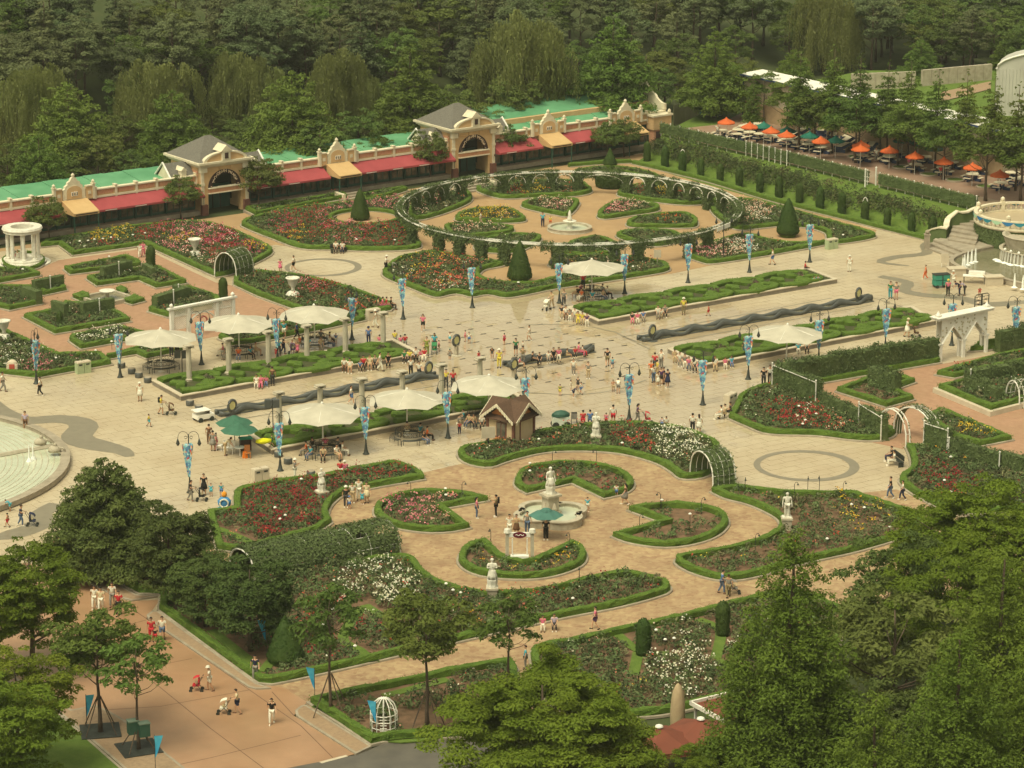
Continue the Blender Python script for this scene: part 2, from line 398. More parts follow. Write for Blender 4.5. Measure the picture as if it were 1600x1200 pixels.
def band(pts, w, name='grey_stone_band', closed=False):
 c = curve(px(pts), .8, closed); mb = MB()
 N = len(c); V = []
 for i in range(N):
  a = Vector(c[i-1] if (i or closed) else c[0]); b = Vector(c[(i+1) % N] if (i < N-1 or closed) else c[-1]); d = (b-a).normalized()
  ww = (w[0]+(w[1]-w[0])*i/(N-1))*min(1, .25+4*(1-i/(N-1))) if hasattr(w, '__len__') else w
  V += [(c[i][0]-d.y*ww/2, c[i][1]+d.x*ww/2, .038), (c[i][0]+d.y*ww/2, c[i][1]-d.x*ww/2, .038)]
 F = [(2*i, 2*i+1, 2*((i+1) % N)+1, 2*((i+1) % N)) for i in range(N if closed else N-1)]
 o = obj(name, np_mesh(name, V, F, M_dark)); o['kind'] = 'structure'; return o
band([(-20, 625), (5, 645), (40, 657), (90, 655), (122, 659), (131, 668), (120, 681), (128, 690), (160, 698), (190, 705), (203, 714)], (1.5, 2.9))
band([(90, 788), (64, 803), (66, 817), (40, 830), (-10, 843)], (1.4, 2.2))
band([(1545, 350), (1450, 380), (1447, 396), (1400, 402), (1376, 410), (1420, 416)], (.6, 1.4))
band([(1375, 432), (1418, 442), (1412, 454), (1440, 461), (1500, 466), (1545, 476), (1620, 470)], (1.0, 1.8))
def ring(cx, cy, rpx, w):
 c = at(cx, cy); r = rpx*slant(cx, cy)/FOC; V = []
 for k in range(64):
  a = k*math.pi/32
  off = Vector((.10*w, 0))
  V += [(c.x+r*math.cos(a), c.y+r*math.sin(a), .038), (c.x-off.x*2+(r-w)*math.cos(a), c.y+(r-w)*math.sin(a), .038)]
 F = [(2*i, 2*i+1, 2*((i+1) % 64)+1, 2*((i+1) % 64)) for i in range(64)]
 o = obj('grey_stone_ring', np_mesh('r', V, F, M_dark)); o['kind'] = 'structure'
ring(1260, 728, 82, .62); ring(505, 418, 60, .55)
for pts in ([(820, 508, 1), (900, 508), (960, 519, 1), (1015, 546, 1)], [(973, 527, 1), (1015, 540, 1)], [(973, 527, 1), (1300, 466, 1)], [(826, 614, 1), (900, 617), (960, 610), (1010, 594)],
   [(320, 640, 1), (343, 661, 1), (700, 600, 1)], [(320, 640, 1), (640, 586, 1)], [(1345, 460, 1), (1410, 480, 1)], [(1362, 477, 1), (1020, 540, 1)], [(655, 545), (640, 570), (660, 600)]):
 band(pts, .13, 'plaza_joint_line')
_O = at(1260, 728)
def slab_grid(sx, sy, center, test):
 pass
i_, j_ = np.meshgrid(np.arange(-80, 81), np.arange(-110, 111))
SX, SY = 1.5, 1.0
u = i_.ravel()*SX + (j_.ravel() % 2)*SX*.5; v = j_.ravel()*SY
ctr = np.array([_O.x, _O.y]) + np.outer(u, [AX.x, AX.y]) + np.outer(v, [AY.x, AY.y])
ok = inside(ctr, PLZ)
for z in ZONES: ok &= ~(inside(ctr, z) & (dist_to(ctr, z) > .9))
zz = np.array([at(*p) for p in ((700, 500), (920, 505), (1010, 560), (960, 612), (700, 612), (640, 560))])
SPL = [tuple(p[:2]) for p in px([(690, 505), (820, 506), (900, 510), (990, 545), (1000, 585), (940, 612), (830, 615), (720, 600), (650, 560), (655, 530)])]
fy = ctr[:, 1]; ok &= (fy < 420) & (np.abs(ctr[:, 0]) < fy*.185)
ok &= ~inside(ctr, SPL)
ctr = ctr[ok]
gap = .016
def slab_mesh(cs, hx_, hy_, top, jit=None):
 n = len(cs); h = .020
 ax = np.array([AX.x, AX.y])*(hx_-gap); ay = np.array([AY.x, AY.y])*(hy_-gap)
 q = np.stack([cs-ax-ay, cs+ax-ay, cs+ax+ay, cs-ax+ay], 1)
 zt = top + (rng.random((n, 1, 1))-.5)*.008
 t = np.concatenate([q, np.broadcast_to(zt, (n, 4, 1))], 2); b = np.concatenate([q, np.full((n, 4, 1), .002)], 2)
 V = np.concatenate([b, t], 1).reshape(-1, 3)
 base = (np.arange(n)*8)[:, None]
 F = np.concatenate([base+np.array(f) for f in ((4, 5, 6, 7), (0, 1, 5, 4), (1, 2, 6, 5), (2, 3, 7, 6), (3, 0, 4, 7))], 0)
 return V, F
c2 = at(1260, 728)
d2 = np.hypot(ctr[:, 0]-c2.x, (ctr[:, 1]-c2.y)*.7); order = np.argsort(d2); near = order[:110]; rest = order[110:]
V, F = slab_mesh(np.zeros((1, 2)), SX/2, SY/2, .024); one = np_mesh('paving_slab', V, F, M_slab)
for k in near:
 o = obj('paving_slab', one, plaza); o.location = (ctr[k, 0], ctr[k, 1], rng.random()*.004)
V, F = slab_mesh(ctr[rest], SX/2, SY/2, .024)
obj('paving_slab_field', np_mesh('slabs', V, F, M_slab), plaza, 'stuff')
i_, j_ = np.meshgrid(np.arange(-20, 21), np.arange(-20, 21)); Q = 2.0
_o = at(830, 560)
cs = np.array([_o.x, _o.y]) + np.outer(i_.ravel()*Q, [AX.x, AX.y]) + np.outer(j_.ravel()*Q, [AY.x, AY.y])
cs = cs[inside(cs, SPL)]
V, F = slab_mesh(np.zeros((1, 2)), Q/2, Q/2, .024); one2 = np_mesh('splash_slab', V, F, M_slab)
M_drain = flat('3a352a', .5)
dr = MB().box((0, 0, .03), (.55, .16, .012), ANG).mesh('drain_slot', M_drain)
for k, c in enumerate(cs[:190]):
 o = obj('paving_slab', one2, plaza); o.location = (c[0], c[1], rng.random()*.003)
 q = Vector((c[0], c[1], 0)) + AX*Q/2 + AY*Q/2; o = obj('drain_slot', dr, plaza); o.location = q
for pts in ([(60, 930, 1), (250, 1075, 1), (330, 1140, 1), (430, 1215, 1)], [(150, 915, 1), (255, 985, 1), (470, 1135, 1), (520, 1185, 1)], [(228, 970, 1), (150, 990, 1), (60, 1015, 1)], [(390, 1079, 1), (250, 1105, 1), (170, 1110, 1)], [(300, 1030, 1), (210, 1048, 1), (120, 1060, 1)], [(470, 1150, 1), (330, 1185, 1), (260, 1200, 1)], [(425, 1082, 1), (459, 1119, 1)]):
 o = band(pts, .07, 'road_joint'); o.location.z = .010; o.data.materials[0] = M_roadj
# == flower beds
M_bush = mat('rose_bush_leaf', (.05, .075, .018), rough=.8, attr=True, spec=.2)
M_petal = mat('rose_petal', (.8, .8, .8), rough=.7, attr=True, spec=.2, trans=.2)
M_hleaf = mat('hedge_leaf', (.05, .1, .01), rough=.75, attr=True, spec=.2)
FC = {'red': ('a83034', 'b84040', '98282c'), 'crim': ('80202a', '982a34', 'a03438'), 'pink': ('d8808c', 'e8a09c', 'c86478'), 'pale': ('e6c4ac', 'ecd4bc', 'dca48c'), 'white': ('ece6cc', 'e2dcbc', 'f0ecd8'),
  'yel': ('d8b428', 'e4cc58', 'dca838'), 'ora': ('d87838', 'd85c38', 'e09448'), 'cor': ('d4604c', 'cc4c40', 'dc8870'), 'mag': ('b04868', 'c05c78', 'a03c5c')}
def fcol(n, g):
 cs = np.array([hx(c) for c in FC[n]]); return cs[g.integers(0, 3, 1)[0]]
def scatter(poly, sp, g, inner=.75, excl=()):
 P = np.array([p[:2] for p in poly]); lo, hi = P.min(0), P.max(0)
 e = np.hypot(*(hi-lo))/2+1; m = (lo+hi)/2; n = int(2*e/sp)+1
 i, j = np.meshgrid(np.arange(n), np.arange(n)); q = np.stack([i.ravel(), j.ravel()], 1)*sp - e
 q += g.normal(size=q.shape)*sp*.22
 c, s = math.cos(ANG), math.sin(ANG); q = q@np.array([[c, s], [-s, c]]) + m
 q = q[inside(q, poly)]
 if len(q): q = q[dist_to(q, poly) > inner]
 for ex in excl:
  if len(ex) == 3 and not hasattr(ex[0], '__len__'): q = q[np.hypot(q[:, 0]-ex[0], q[:, 1]-ex[1]) > ex[2]]
  elif len(q): q = q[~inside(q, ex)]
 return q
def bushes(q, z, g, h=(.4, .75), r=.40, n=36, tone=None):
 k = len(q); H = g.uniform(h[0], h[1], k)*(.8+.4*g.random(k)); Rr = r*g.uniform(.75, 1.3, k)
 d = g.normal(size=(k, n, 3)); d /= np.linalg.norm(d, axis=2, keepdims=True); d[:, :, 2] = np.abs(d[:, :, 2])*1.0-.25
 f = g.uniform(.6, 1.05, (k, n, 1))
 C = np.stack([q[:, 0], q[:, 1], z+H*.45], 1)[:, None, :] + d*f*np.stack([Rr, Rr, H*.6], 1)[:, None, :]
 C = C.reshape(-1, 3); C[:, 2] = np.maximum(C[:, 2], z+.03)
 Nn = d.reshape(-1, 3)+g.normal(size=(k*n, 3))*.6; Nn[:, 2] += .5; Nn /= np.linalg.norm(Nn, axis=1, keepdims=True)
 V, F = quads(C, Nn, g.uniform(.08, .165, k*n), .7, g)
 base = np.array(tone or (.078, .112, .038)); v = g.uniform(.65, 1.4, (k, 1, 1))*np.ones((k, n, 1))*g.uniform(.75, 1.3, (k, n, 1))
 warm = g.random((k, 1, 1))
 col = base[None, None, :]*v*(1+np.array([.6, .0, .4])[None, None, :]*(warm**3)*np.ones((k, n, 1)))
 return V, F, col.reshape(-1, 3), H
def hedge_leaves(path, closed, off, w, z0, z1, g, dens=48):
 P = np.array([p[:2] for p in path]); Qn = np.roll(P, -1, 0) if closed else P[1:]; A = P if closed else P[:-1]
 seg = Qn-A; L = np.hypot(*seg.T); tot = L.sum(); n = int(tot*dens)
 cum = np.cumsum(L); s = g.random(n)*tot; k = np.minimum(np.searchsorted(cum, s), len(L)-1)
 t = 1-(cum[k]-s)/np.maximum(L[k], 1e-6); p = A[k]+seg[k]*t[:, None]; nn = np.stack([-seg[k, 1], seg[k, 0]], 1)/np.maximum(L[k], 1e-6)[:, None]
 face = g.random(n); o = np.where(face < .4, off+g.random(n)*w, np.where(face < .7, off-.0, off+w))
 z = np.where(face < .4, z1, z0+(z1-z0)*g.random(n))
 Nn = np.zeros((n, 3)); Nn[:, :2] = nn*np.where(face < .4, 0, np.where(face < .7, -1, 1))[:, None]; Nn[:, 2] = np.where(face < .4, 1, .25)
 Nn += g.normal(size=(n, 3))*.45; Nn /= np.linalg.norm(Nn, axis=1, keepdims=True)
 C = np.concatenate([p+nn*o[:, None], z[:, None]], 1)+g.normal(size=(n, 3))*.032
 V, F = quads(C, Nn, g.uniform(.04, .08, n), .7, g)
 col = np.array([.090, .155, .018])*g.uniform(.6, 1.6, (n, 1))*np.array([1, 1, 1])
 return V, F, col
NB = [0]
def bed(pts, label, flowers=(), kh=.16, hw=.46, hh=.48, sp=.52, dens=1.0, closed=True, excl=(), wall=None, hedge=True, bush=True, mix_=.06, h=(.35, .85), tone=None, grass=(), step=.55, name='flower_bed', base=(('cor', 1), ('white', 1), ('pale', 1)), z=0.0, group=None):
 NB[0] += 1; g = np.random.default_rng(100+NB[0])
 W_ = ccw(curve(px(pts, z), step)); c = np.mean(np.array(W_), 0)
 root = thing(name, label, 'flower bed', (c[0], c[1], z), group=group)
 loc = [(p[0]-c[0], p[1]-c[1]) for p in W_]
 kw = .16 if not wall else .34; kz = kh if not wall else wall
 mb = MB(); mb.sweep(loc, [(0, 0), (.01, kz-.02), (.03, kz), (kw, kz), (kw, 0)], closed=True)
 mb.build('stone_wall' if wall else 'kerb', M_kerb if not wall else M_curbtop, root)
 sz = kz-.05
 if hedge:
  o0 = kw+.04; a0 = hw; zt = kz+hh-.1
  pr = [(o0, sz), (o0-.01, sz+.1), (o0, zt-.07), (o0+.07, zt), (o0+a0-.07, zt), (o0+a0, zt-.07), (o0+a0, sz)]
  m = MB(); m.sweep(loc, pr, closed=True)
  v = np.array(m.v); v[:, :2] += g.normal(size=(len(v), 2))*.03; v[:, 2] += g.normal(size=len(v))*.03; m.v = [tuple(x) for x in v]
  hd = m.build('box_hedge', M_hedge, root, smooth=False)
  V, F, col = hedge_leaves(loc, True, o0, a0, sz+.05, zt, g)
  obj('hedge_leaves', np_mesh('hl', V, F, M_hleaf, col=col), hd, 'stuff')
 if not (hedge == 'only'):
  so_ = inset(loc, kw-.02); MB().add([(p[0], p[1], sz) for p in so_], [tuple(range(len(so_)))]).build('soil', M_soil, root)
 for gp in grass:
  w = [(p[0]-c[0], p[1]-c[1]) for p in curve(px(gp, z+sz), .8, False)]
  m = MB(); m.sweep(w, [(-.35, sz-.02), (-.35, sz+.05), (.35, sz+.05), (.35, sz-.02)]); m.build('grass_strip', M_grass, root)
 if bush:
  ex = [((e[0]-c[0], e[1]-c[1], e[2]) if not hasattr(e[0], '__len__') else [(p[0]-c[0], p[1]-c[1]) for p in e]) for e in excl]
  q = scatter(loc, sp, g, kw+(.12+hw if hedge else .2)+.12, ex)
  for gp in grass:
   w = [(p[0]-c[0], p[1]-c[1]) for p in curve(px(gp, z+sz), .8, False)]
   if len(q):
    dd = np.min([np.hypot(q[:, 0]-p[0], q[:, 1]-p[1]) for p in w], 0); q = q[dd > .75]
  q = q[g.random(len(q)) < dens]
  if len(q):
   V, F, col, H = bushes(q, sz, g, h=h, tone=tone)
   obj('rose_bushes', np_mesh('rb', V, F, M_bush, col=col), root, 'stuff')
   FV, FN_, FCc, FS = [], [], [], []
   Wd = q+c; sc = None
   fl = [(at(f[0], f[1], z+.6), f[2]*slant(f[0], f[1])/FOC, f[3], (f[4] if len(f) > 4 else .8)) for f in flowers]
   bn = [b_[0] for b_ in base]; bw = np.array([b_[1] for b_ in base], float); bw /= bw.sum()
   for k in range(len(q)):
    cols = []
    for (p, rr, cn, dn) in fl:
     dn = dn*(.55+.9*(math.sin(q[k, 0]*1.1+q[k, 1]*.7)*math.sin(q[k, 1]*1.3-q[k, 0]*.4) > -.25))
     dx = Wd[k, 0]-p.x; dy = (Wd[k, 1]-p.y)*.42
     if dx*dx+dy*dy < rr*rr*(.7+.6*g.random()) and g.random() < dn: cols.append((cn, g.integers(4, 8)))
    if not cols and g.random() < mix_: cols.append((bn[g.choice(len(bn), p=bw)], g.integers(1, 4)))
    for cn, n_ in cols:
     cc = fcol(cn, g)
     for _ in range(n_):
      a = g.random()*6.28; r_ = g.random()**.5*.32
      FV.append((q[k, 0]+r_*math.cos(a), q[k, 1]+r_*math.sin(a), sz+H[k]*(.75+.42*g.random()))); FN_.append((g.normal()*.5, g.normal()*.5-.5, .7)); FCc.append(cc*g.uniform(.75, 1.15)); FS.append(g.uniform(.038, .08))
   if FV:
    C = np.array(FV); Nn = np.array(FN_); Nn /= np.linalg.norm(Nn, axis=1, keepdims=True)
    V, F = quads(C, Nn, np.array(FS), 1.5, g); C2 = C+Nn*.02
    V2, F2 = quads(C2, np.roll(Nn, 1, 1)*.6+Nn*.6, np.array(FS)*.8, 1.4, g)
    V = np.concatenate([V, V2]); F = np.concatenate([F, F2+len(C)*4]); FCc = np.concatenate([np.array(FCc)]*2)
    obj('rose_blossoms', np_mesh('bl', V, F, M_petal, col=FCc), root, 'stuff')
 return root
def circ(x, y, rpx): c = at(x, y); return (c.x, c.y, rpx*slant(x, y)/FOC)
# --- lower rosette garden
bed([(822, 775, 1), (803, 764), (802, 752), (812, 741), (835, 732), (870, 728), (910, 728), (950, 733), (978, 743), (992, 754), (993, 764), (980, 774), (943, 783, 1), (893, 759, 1)],
 'upper notched round bed of dark red roses behind the statue fountain', [(900, 745, 60, 'red', .25), (840, 750, 30, 'cor', .25)], base=(('red', 3), ('cor', 2), ('white', 1)), mix_=.2, sp=.75, dens=.85)
bed([(977, 800, 1), (1005, 795), (1040, 792), (1075, 793), (1110, 798), (1134, 807), (1142, 820), (1132, 835), (1110, 847), (1075, 856), (1040, 859), (1005, 856), (975, 850), (952, 841, 1), (1031, 820, 1)],
 'right-hand notched round bed of sparse rose bushes with bare soil', [], sp=.85, dens=.75, mix_=.05)
bed([(769, 785, 1), (740, 778), (700, 773), (662, 772), (625, 777), (600, 785), (584, 794), (581, 805), (590, 816), (612, 827), (640, 833), (675, 836), (710, 834), (739, 828, 1), (697, 798, 1)],
 'left-hand notched round bed full of pink roses', [(650, 805, 75, 'pink', .55), (690, 790, 30, 'pale', .3), (715, 776, 20, 'cor', .5), (625, 800, 35, 'pink', .6)], base=(('pink', 3), ('white', 1)), sp=.7)
bed([(762, 848, 1), (740, 852), (722, 861), (713, 874), (716, 887), (735, 899), (765, 906), (810, 909), (850, 907), (885, 899), (912, 887), (920, 873), (912, 859), (893, 851, 1), (832, 879, 1), (818, 882, 1), (788, 874, 1)],
 'front notched round bed of yellow roses around the small photo shrine', [(850, 893, 45, 'yel', .3), (790, 892, 40, 'yel', .2), (890, 870, 20, 'yel', .45), (740, 872, 25, 'yel', .15)], base=(('yel', 4), ('cor', 2), ('white', 1)), mix_=.25, sp=.75, dens=.85)
bed([(362, 778, 1), (368, 771), (420, 758), (500, 748), (547, 738), (590, 731), (617, 727), (650, 737), (664, 746), (667, 752, 1), (625, 759), (595, 764), (575, 768), (550, 772), (535, 780), (522, 792), (516, 806), (522, 820, 1), (500, 835, 1), (380, 868, 1), (335, 862, 1), (320, 805, 1), (362, 800, 1)],
 'deep crimson rose bed beside the reading statue, left of the rosette', [(430, 782, 75, 'crim', .85), (460, 815, 55, 'crim', .55), (600, 742, 40, 'red', .7), (550, 748, 30, 'crim', .8), (480, 825, 25, 'red', .7), (500, 770, 40, 'crim', .6), (395, 845, 40, 'cor', .12)],
 base=(('red', 3), ('cor', 2)), mix_=.15, sp=.58, h=(.5, .9), excl=[circ(503, 780, 12)], grass=[[(322, 822), (345, 828), (395, 850), (420, 870)]], hedge=True)
bed([(245, 956, 1), (250, 915, 1), (330, 885, 1), (420, 890, 1), (560, 880, 1), (625, 873, 1), (650, 878), (664, 896), (690, 914), (740, 928), (800, 931), (860, 923), (920, 908), (975, 899), (1012, 905), (1045, 914), (1051, 921), (1045, 931), (975, 951), (870, 972), (700, 1011), (525, 1052), (425, 1073), (402, 1071)],
 'large front rose bed with a white rose patch below the vine tunnel', [(580, 912, 55, 'white', .9), (620, 925, 35, 'white', .8), (500, 955, 40, 'cor', .2), (540, 985, 70, 'red', .14), (700, 960, 100, 'cor', .07), (900, 940, 80, 'red', .1), (735, 972, 20, 'yel', .3), (790, 940, 50, 'cor', .12)],
 base=(('cor', 3), ('white', 1), ('red', 2)), mix_=.14, sp=.6, dens=.95, h=(.45, 1.0), excl=[circ(768, 935, 12)],
 grass=[[(565, 950), (540, 985), (537, 1003), (560, 1015), (585, 1035)], [(570, 946), (600, 965)], [(330, 985), (400, 1040)], [(445, 1010), (410, 1050)]])
bed([(478, 1100, 1), (552, 1083), (640, 1065), (735, 1046), (800, 1036, 1), (812, 1050), (812, 1120), (790, 1150, 1), (720, 1156), (650, 1158), (600, 1163), (578, 1168, 1)],
 'corner rose bed by the asphalt road with the white wire dome', [], mix_=.12, base=(('cor', 2), ('pale', 2), ('white', 1)), sp=.68, dens=.8, h=(.4, .8),
 grass=[[(495, 1102), (600, 1155), (700, 1148)], [(600, 1088), (700, 1062)]], excl=[circ(600, 1140, 22), (lambda c: (c.x, c.y, 2.2))(at(672, 1135))])
bed([(825, 1024), (845, 1013), (900, 1003), (975, 986), (1050, 970), (1117, 953), (1175, 938), (1240, 925, 1), (1330, 960, 1), (1300, 1060, 1), (1180, 1085, 1), (1090, 1110), (1010, 1124), (900, 1120), (845, 1090)],
 'front right rose bed with round topiary pillars and white roses', [(1065, 1045, 55, 'white', .5), (1100, 995, 45, 'white', .2), (1000, 1085, 30, 'yel', .15)], mix_=.08, sp=.6, h=(.5, .95),
 grass=[[(965, 992), (1000, 1018), (1045, 1022)], [(997, 1020), (990, 1055)], [(1090, 968), (1125, 985), (1118, 1030)], [(1118, 1032), (1160, 1045)]], excl=[circ(1005, 1020, 14), circ(1129, 990, 14)])
bed([(712, 713), (722, 704), (760, 697), (827, 682, 1), (880, 673), (950, 666), (1010, 667), (1060, 673), (1100, 685), (1124, 697), (1128, 705), (1119, 716), (1121, 733), (1110, 746), (1087, 752), (1060, 751), (1048, 742), (1025, 728), (987, 716), (950, 710), (900, 708), (850, 711), (800, 723), (770, 733), (745, 732), (722, 725)],
 'crescent rose bed behind the rosette, with a wooden hut and a statue', [(1060, 690, 40, 'white', .75), (1085, 695, 25, 'white', .6), (985, 680, 30, 'red', .45), (1000, 692, 25, 'cor', .4), (870, 685, 45, 'cor', .12)], base=(('white', 2), ('cor', 3), ('pale', 2)), mix_=.16, h=(.5, .95), excl=[circ(931, 695, 11), circ(798, 688, 40)])
bed([(1107, 771, 1), (1150, 765), (1200, 771), (1260, 775), (1335, 774, 1), (1385, 791), (1450, 813, 1), (1420, 840), (1350, 863), (1285, 878), (1230, 891), (1180, 906), (1130, 911), (1085, 901), (1056, 887), (1052, 877), (1075, 871), (1110, 866), (1160, 855), (1195, 843), (1213, 829), (1213, 816), (1195, 804), (1165, 791), (1130, 782)],
 'wide rose bed right of the rosette, with a standing marble statue', [(1350, 790, 45, 'yel', .4), (1320, 800, 40, 'yel', .25), (1290, 845, 25, 'cor', .3), (1240, 850, 20, 'white', .15)], base=(('cor', 2), ('yel', 2), ('white', 1)), mix_=.12, sp=.72, dens=.85, excl=[circ(1229, 826, 13)])
bed([(1135, 656, 1), (1144, 640), (1152, 624), (1180, 610), (1215, 605), (1280, 632), (1380, 668), (1403, 679), (1388, 689), (1362, 692), (1325, 690), (1275, 684), (1200, 681), (1165, 669)],
 'rose bed with red patches above the right stone ring', [(1260, 650, 40, 'red', .7), (1225, 640, 30, 'red', .5), (1290, 660, 35, 'cor', .35), (1270, 665, 50, 'white', .1)], base=(('red', 2), ('white', 2)), mix_=.12)
bed([(1412, 700, 1), (1440, 702), (1485, 702), (1545, 722), (1640, 742, 1), (1640, 800, 1), (1500, 806), (1440, 784), (1402, 756), (1419, 737), (1419, 718)],
 'rose bed with crimson patches at the foot of the right vine hedge', [(1470, 745, 30, 'crim', .7), (1500, 750, 25, 'crim', .5), (1420, 730, 15, 'yel', .4), (1480, 765, 20, 'red', .4)], base=(('red', 2), ('yel', 1)), mix_=.12)
bed([(1303, 614, 1), (1345, 598, 1), (1395, 588, 1), (1434, 600, 1), (1400, 612, 1), (1432, 627, 1), (1385, 640, 1)], 'angular low bed in the pink brick court, nearest the vine screen', [], sp=.8, mix_=.05, dens=.8)
bed([(1457, 614, 1), (1547, 652, 1), (1640, 628, 1), (1640, 575, 1), (1560, 588, 1)], 'stone-walled bed with a clipped hedge and a white arch at the right edge', [(1520, 620, 20, 'white', .3)], wall=.45, mix_=.1)
bed([(1458, 588, 1), (1492, 594, 1), (1640, 563, 1), (1640, 546, 1), (1560, 558, 1)], 'long narrow bed with red roses in front of the white pointed arches', [(1490, 580, 30, 'red', .4)], mix_=.15, base=(('red', 3), ('cor', 1)))
bed([(1440, 657, 1), (1470, 643, 1), (1586, 690, 1), (1530, 701, 1), (1487, 688, 1)], 'small angular bed of yellow roses right of the vine arches', [(1530, 675, 30, 'yel', .7), (1470, 660, 20, 'white', .3)], mix_=.1)
bed([(1225, 612, 1), (1473, 569, 1), (1460, 562, 1), (1212, 603, 1)], 'narrow hedged strip along the foot of the tall vine screen', [], hw=.3, bush=False, name='hedge_strip')
bed([(1510, 552, 1), (1545, 550, 1), (1640, 530, 1), (1640, 522, 1), (1528, 540, 1)], 'hedged strip right of the white pointed arches', [], hw=.3, bush=False, name='hedge_strip')
bed([(120, 879, 1), (150, 868), (240, 900), (300, 930), (300, 945), (248, 932), (215, 931, 1)], 'narrow hedged bed under the dark tree, beside the road corner', [], bush=True, sp=.9, mix_=.05)
# --- upper ring garden
bed([(375, 352), (400, 342), (470, 328), (545, 320), (610, 312), (640, 320), (634, 348), (650, 372), (661, 385), (655, 391), (625, 394), (570, 395), (530, 393), (470, 391), (420, 374), (385, 360)],
 'broad bed of red and pink roses around the left clipped cone', [(480, 345, 50, 'red', .55), (590, 322, 45, 'pink', .75), (530, 335, 40, 'pink', .45), (600, 365, 45, 'red', .45), (440, 350, 30, 'mag', .3), (560, 375, 60, 'red', .25), (460, 365, 20, 'yel', .3), (540, 370, 40, 'pink', .3)], base=(('red', 3), ('cor', 2), ('yel', 1)), mix_=.25, excl=[circ(570, 343, 58)])
bed([(597, 434), (602, 421), (620, 408), (650, 401), (680, 398), (740, 407), (790, 416), (760, 424), (752, 433), (762, 441), (790, 446), (830, 446), (862, 439), (880, 428), (872, 422), (854, 416), (880, 404), (930, 404), (980, 405), (1015, 410), (1042, 416), (1049, 424), (1030, 430), (960, 441), (870, 454), (825, 463), (790, 468), (762, 463), (737, 467), (712, 462), (680, 467), (640, 453)],
 'broad bed of mixed red and cream roses around the front clipped cone', [(690, 440, 60, 'cor', .3), (730, 410, 60, 'cor', .3), (680, 420, 50, 'yel', .12), (620, 425, 30, 'white', .2), (950, 420, 40, 'pale', .15), (700, 455, 40, 'white', .2)], base=(('cor', 3), ('white', 2), ('yel', 1), ('red', 2)), mix_=.25)
bed([(1068, 402), (1070, 394), (1090, 388), (1120, 380), (1150, 372), (1180, 372), (1200, 379), (1240, 384), (1285, 382), (1300, 383), (1200, 402), (1112, 415), (1090, 411)],
 'bed of cream and pink roses between the vine ring and the plaza', [(1130, 388, 45, 'pale', .9), (1100, 395, 30, 'pink', .6), (1160, 385, 25, 'white', .7)], mix_=.1)
bed([(1108, 331), (1125, 320), (1160, 315), (1200, 322), (1280, 344), (1362, 367), (1370, 373), (1340, 380), (1300, 384), (1290, 376), (1286, 366), (1262, 359), (1225, 356), (1190, 359), (1162, 362), (1140, 358)],
 'bed of pale roses behind the right clipped cone', [(1170, 325, 35, 'pale', .8), (1190, 335, 20, 'white', .5)], mix_=.04)
bed([(742, 299), (760, 291), (850, 286), (905, 288), (922, 295), (926, 303), (900, 309), (840, 311), (790, 313), (765, 309)], 'rear rose bed under the vine ring, left of the trimmed drum bush', [(830, 293, 20, 'yel', .6), (808, 296, 15, 'red', .6), (900, 296, 20, 'cor', .3)], mix_=.1)
bed([(962, 306), (975, 297), (1010, 291), (1060, 290), (1110, 301), (1136, 312), (1120, 319), (1075, 323), (1020, 318), (980, 312)], 'rear rose bed under the vine ring, right of the trimmed drum bush', [(1035, 297, 14, 'yel', .9), (1000, 300, 14, 'red', .5), (1068, 302, 12, 'red', .6), (1100, 305, 20, 'white', .3)], mix_=.08)
bed([(636, 338), (645, 318), (680, 300), (715, 294), (737, 306), (737, 318), (705, 333), (665, 345), (645, 346)], 'left bed under the vine ring with red and pink roses', [(662, 312, 15, 'red', .6), (682, 308, 15, 'pink', .6), (650, 325, 20, 'pale', .3)], mix_=.12)
bed([(812, 324), (835, 315), (870, 314), (905, 317), (906, 324), (896, 336), (885, 341), (870, 339), (835, 332)], 'wedge-shaped bed of pale pink roses left of the disc fountain', [(860, 322, 45, 'pale', .55), (880, 325, 25, 'pink', .3)], mix_=.1)
bed([(931, 341), (938, 330), (958, 319), (985, 316), (1020, 322), (1033, 327), (1028, 333), (990, 339), (945, 345)], 'wedge-shaped bed of bright pink roses right of the disc fountain', [(960, 326, 22, 'pink', .9), (990, 328, 35, 'pale', .6)], mix_=.1)
bed([(976, 353), (990, 345), (1030, 339), (1070, 337), (1088, 344), (1093, 352), (1085, 358), (1045, 359), (990, 358)], 'teardrop bed of sparse orange roses inside the vine ring', [(1050, 348, 25, 'ora', .3)], mix_=.12)
bed([(960, 371), (975, 366), (1015, 363), (1055, 367), (1067, 374), (1060, 381), (1035, 387), (1008, 387), (980, 380)], 'leaf-shaped green bed under the right front of the vine ring', [], mix_=.03)
bed([(709, 343), (722, 335), (760, 329), (800, 331), (822, 343), (823, 348), (800, 351), (740, 350), (712, 348)], 'wedge-shaped bed of bright yellow roses inside the vine ring', [(765, 333, 50, 'yel', .9), (790, 340, 25, 'pale', .3)], mix_=.1)
bed([(692, 358), (710, 354), (760, 355), (798, 358), (806, 363), (790, 369), (740, 374), (706, 374)], 'wedge-shaped bed of pale roses below the yellow one', [(750, 360, 50, 'pale', .5), (700, 368, 15, 'pink', .4)], mix_=.1)
bed([(738, 387), (752, 378), (795, 371), (840, 372), (848, 378), (825, 391), (800, 398), (750, 396)], 'green wedge-shaped bed at the front left inside the vine ring', [], mix_=.03)
bed([(878, 392), (893, 381), (930, 374), (958, 380), (966, 390), (958, 400), (920, 404), (882, 401)], 'green round-cornered bed at the front inside the vine ring', [], mix_=.03)
bed([(380, 332, 1), (540, 307, 1), (546, 314, 1), (398, 341, 1)], 'low hedged strip in front of the arcade, left of the steps', [], hw=.3, sp=.7, name='hedge_strip', kh=.3, mix_=.1)
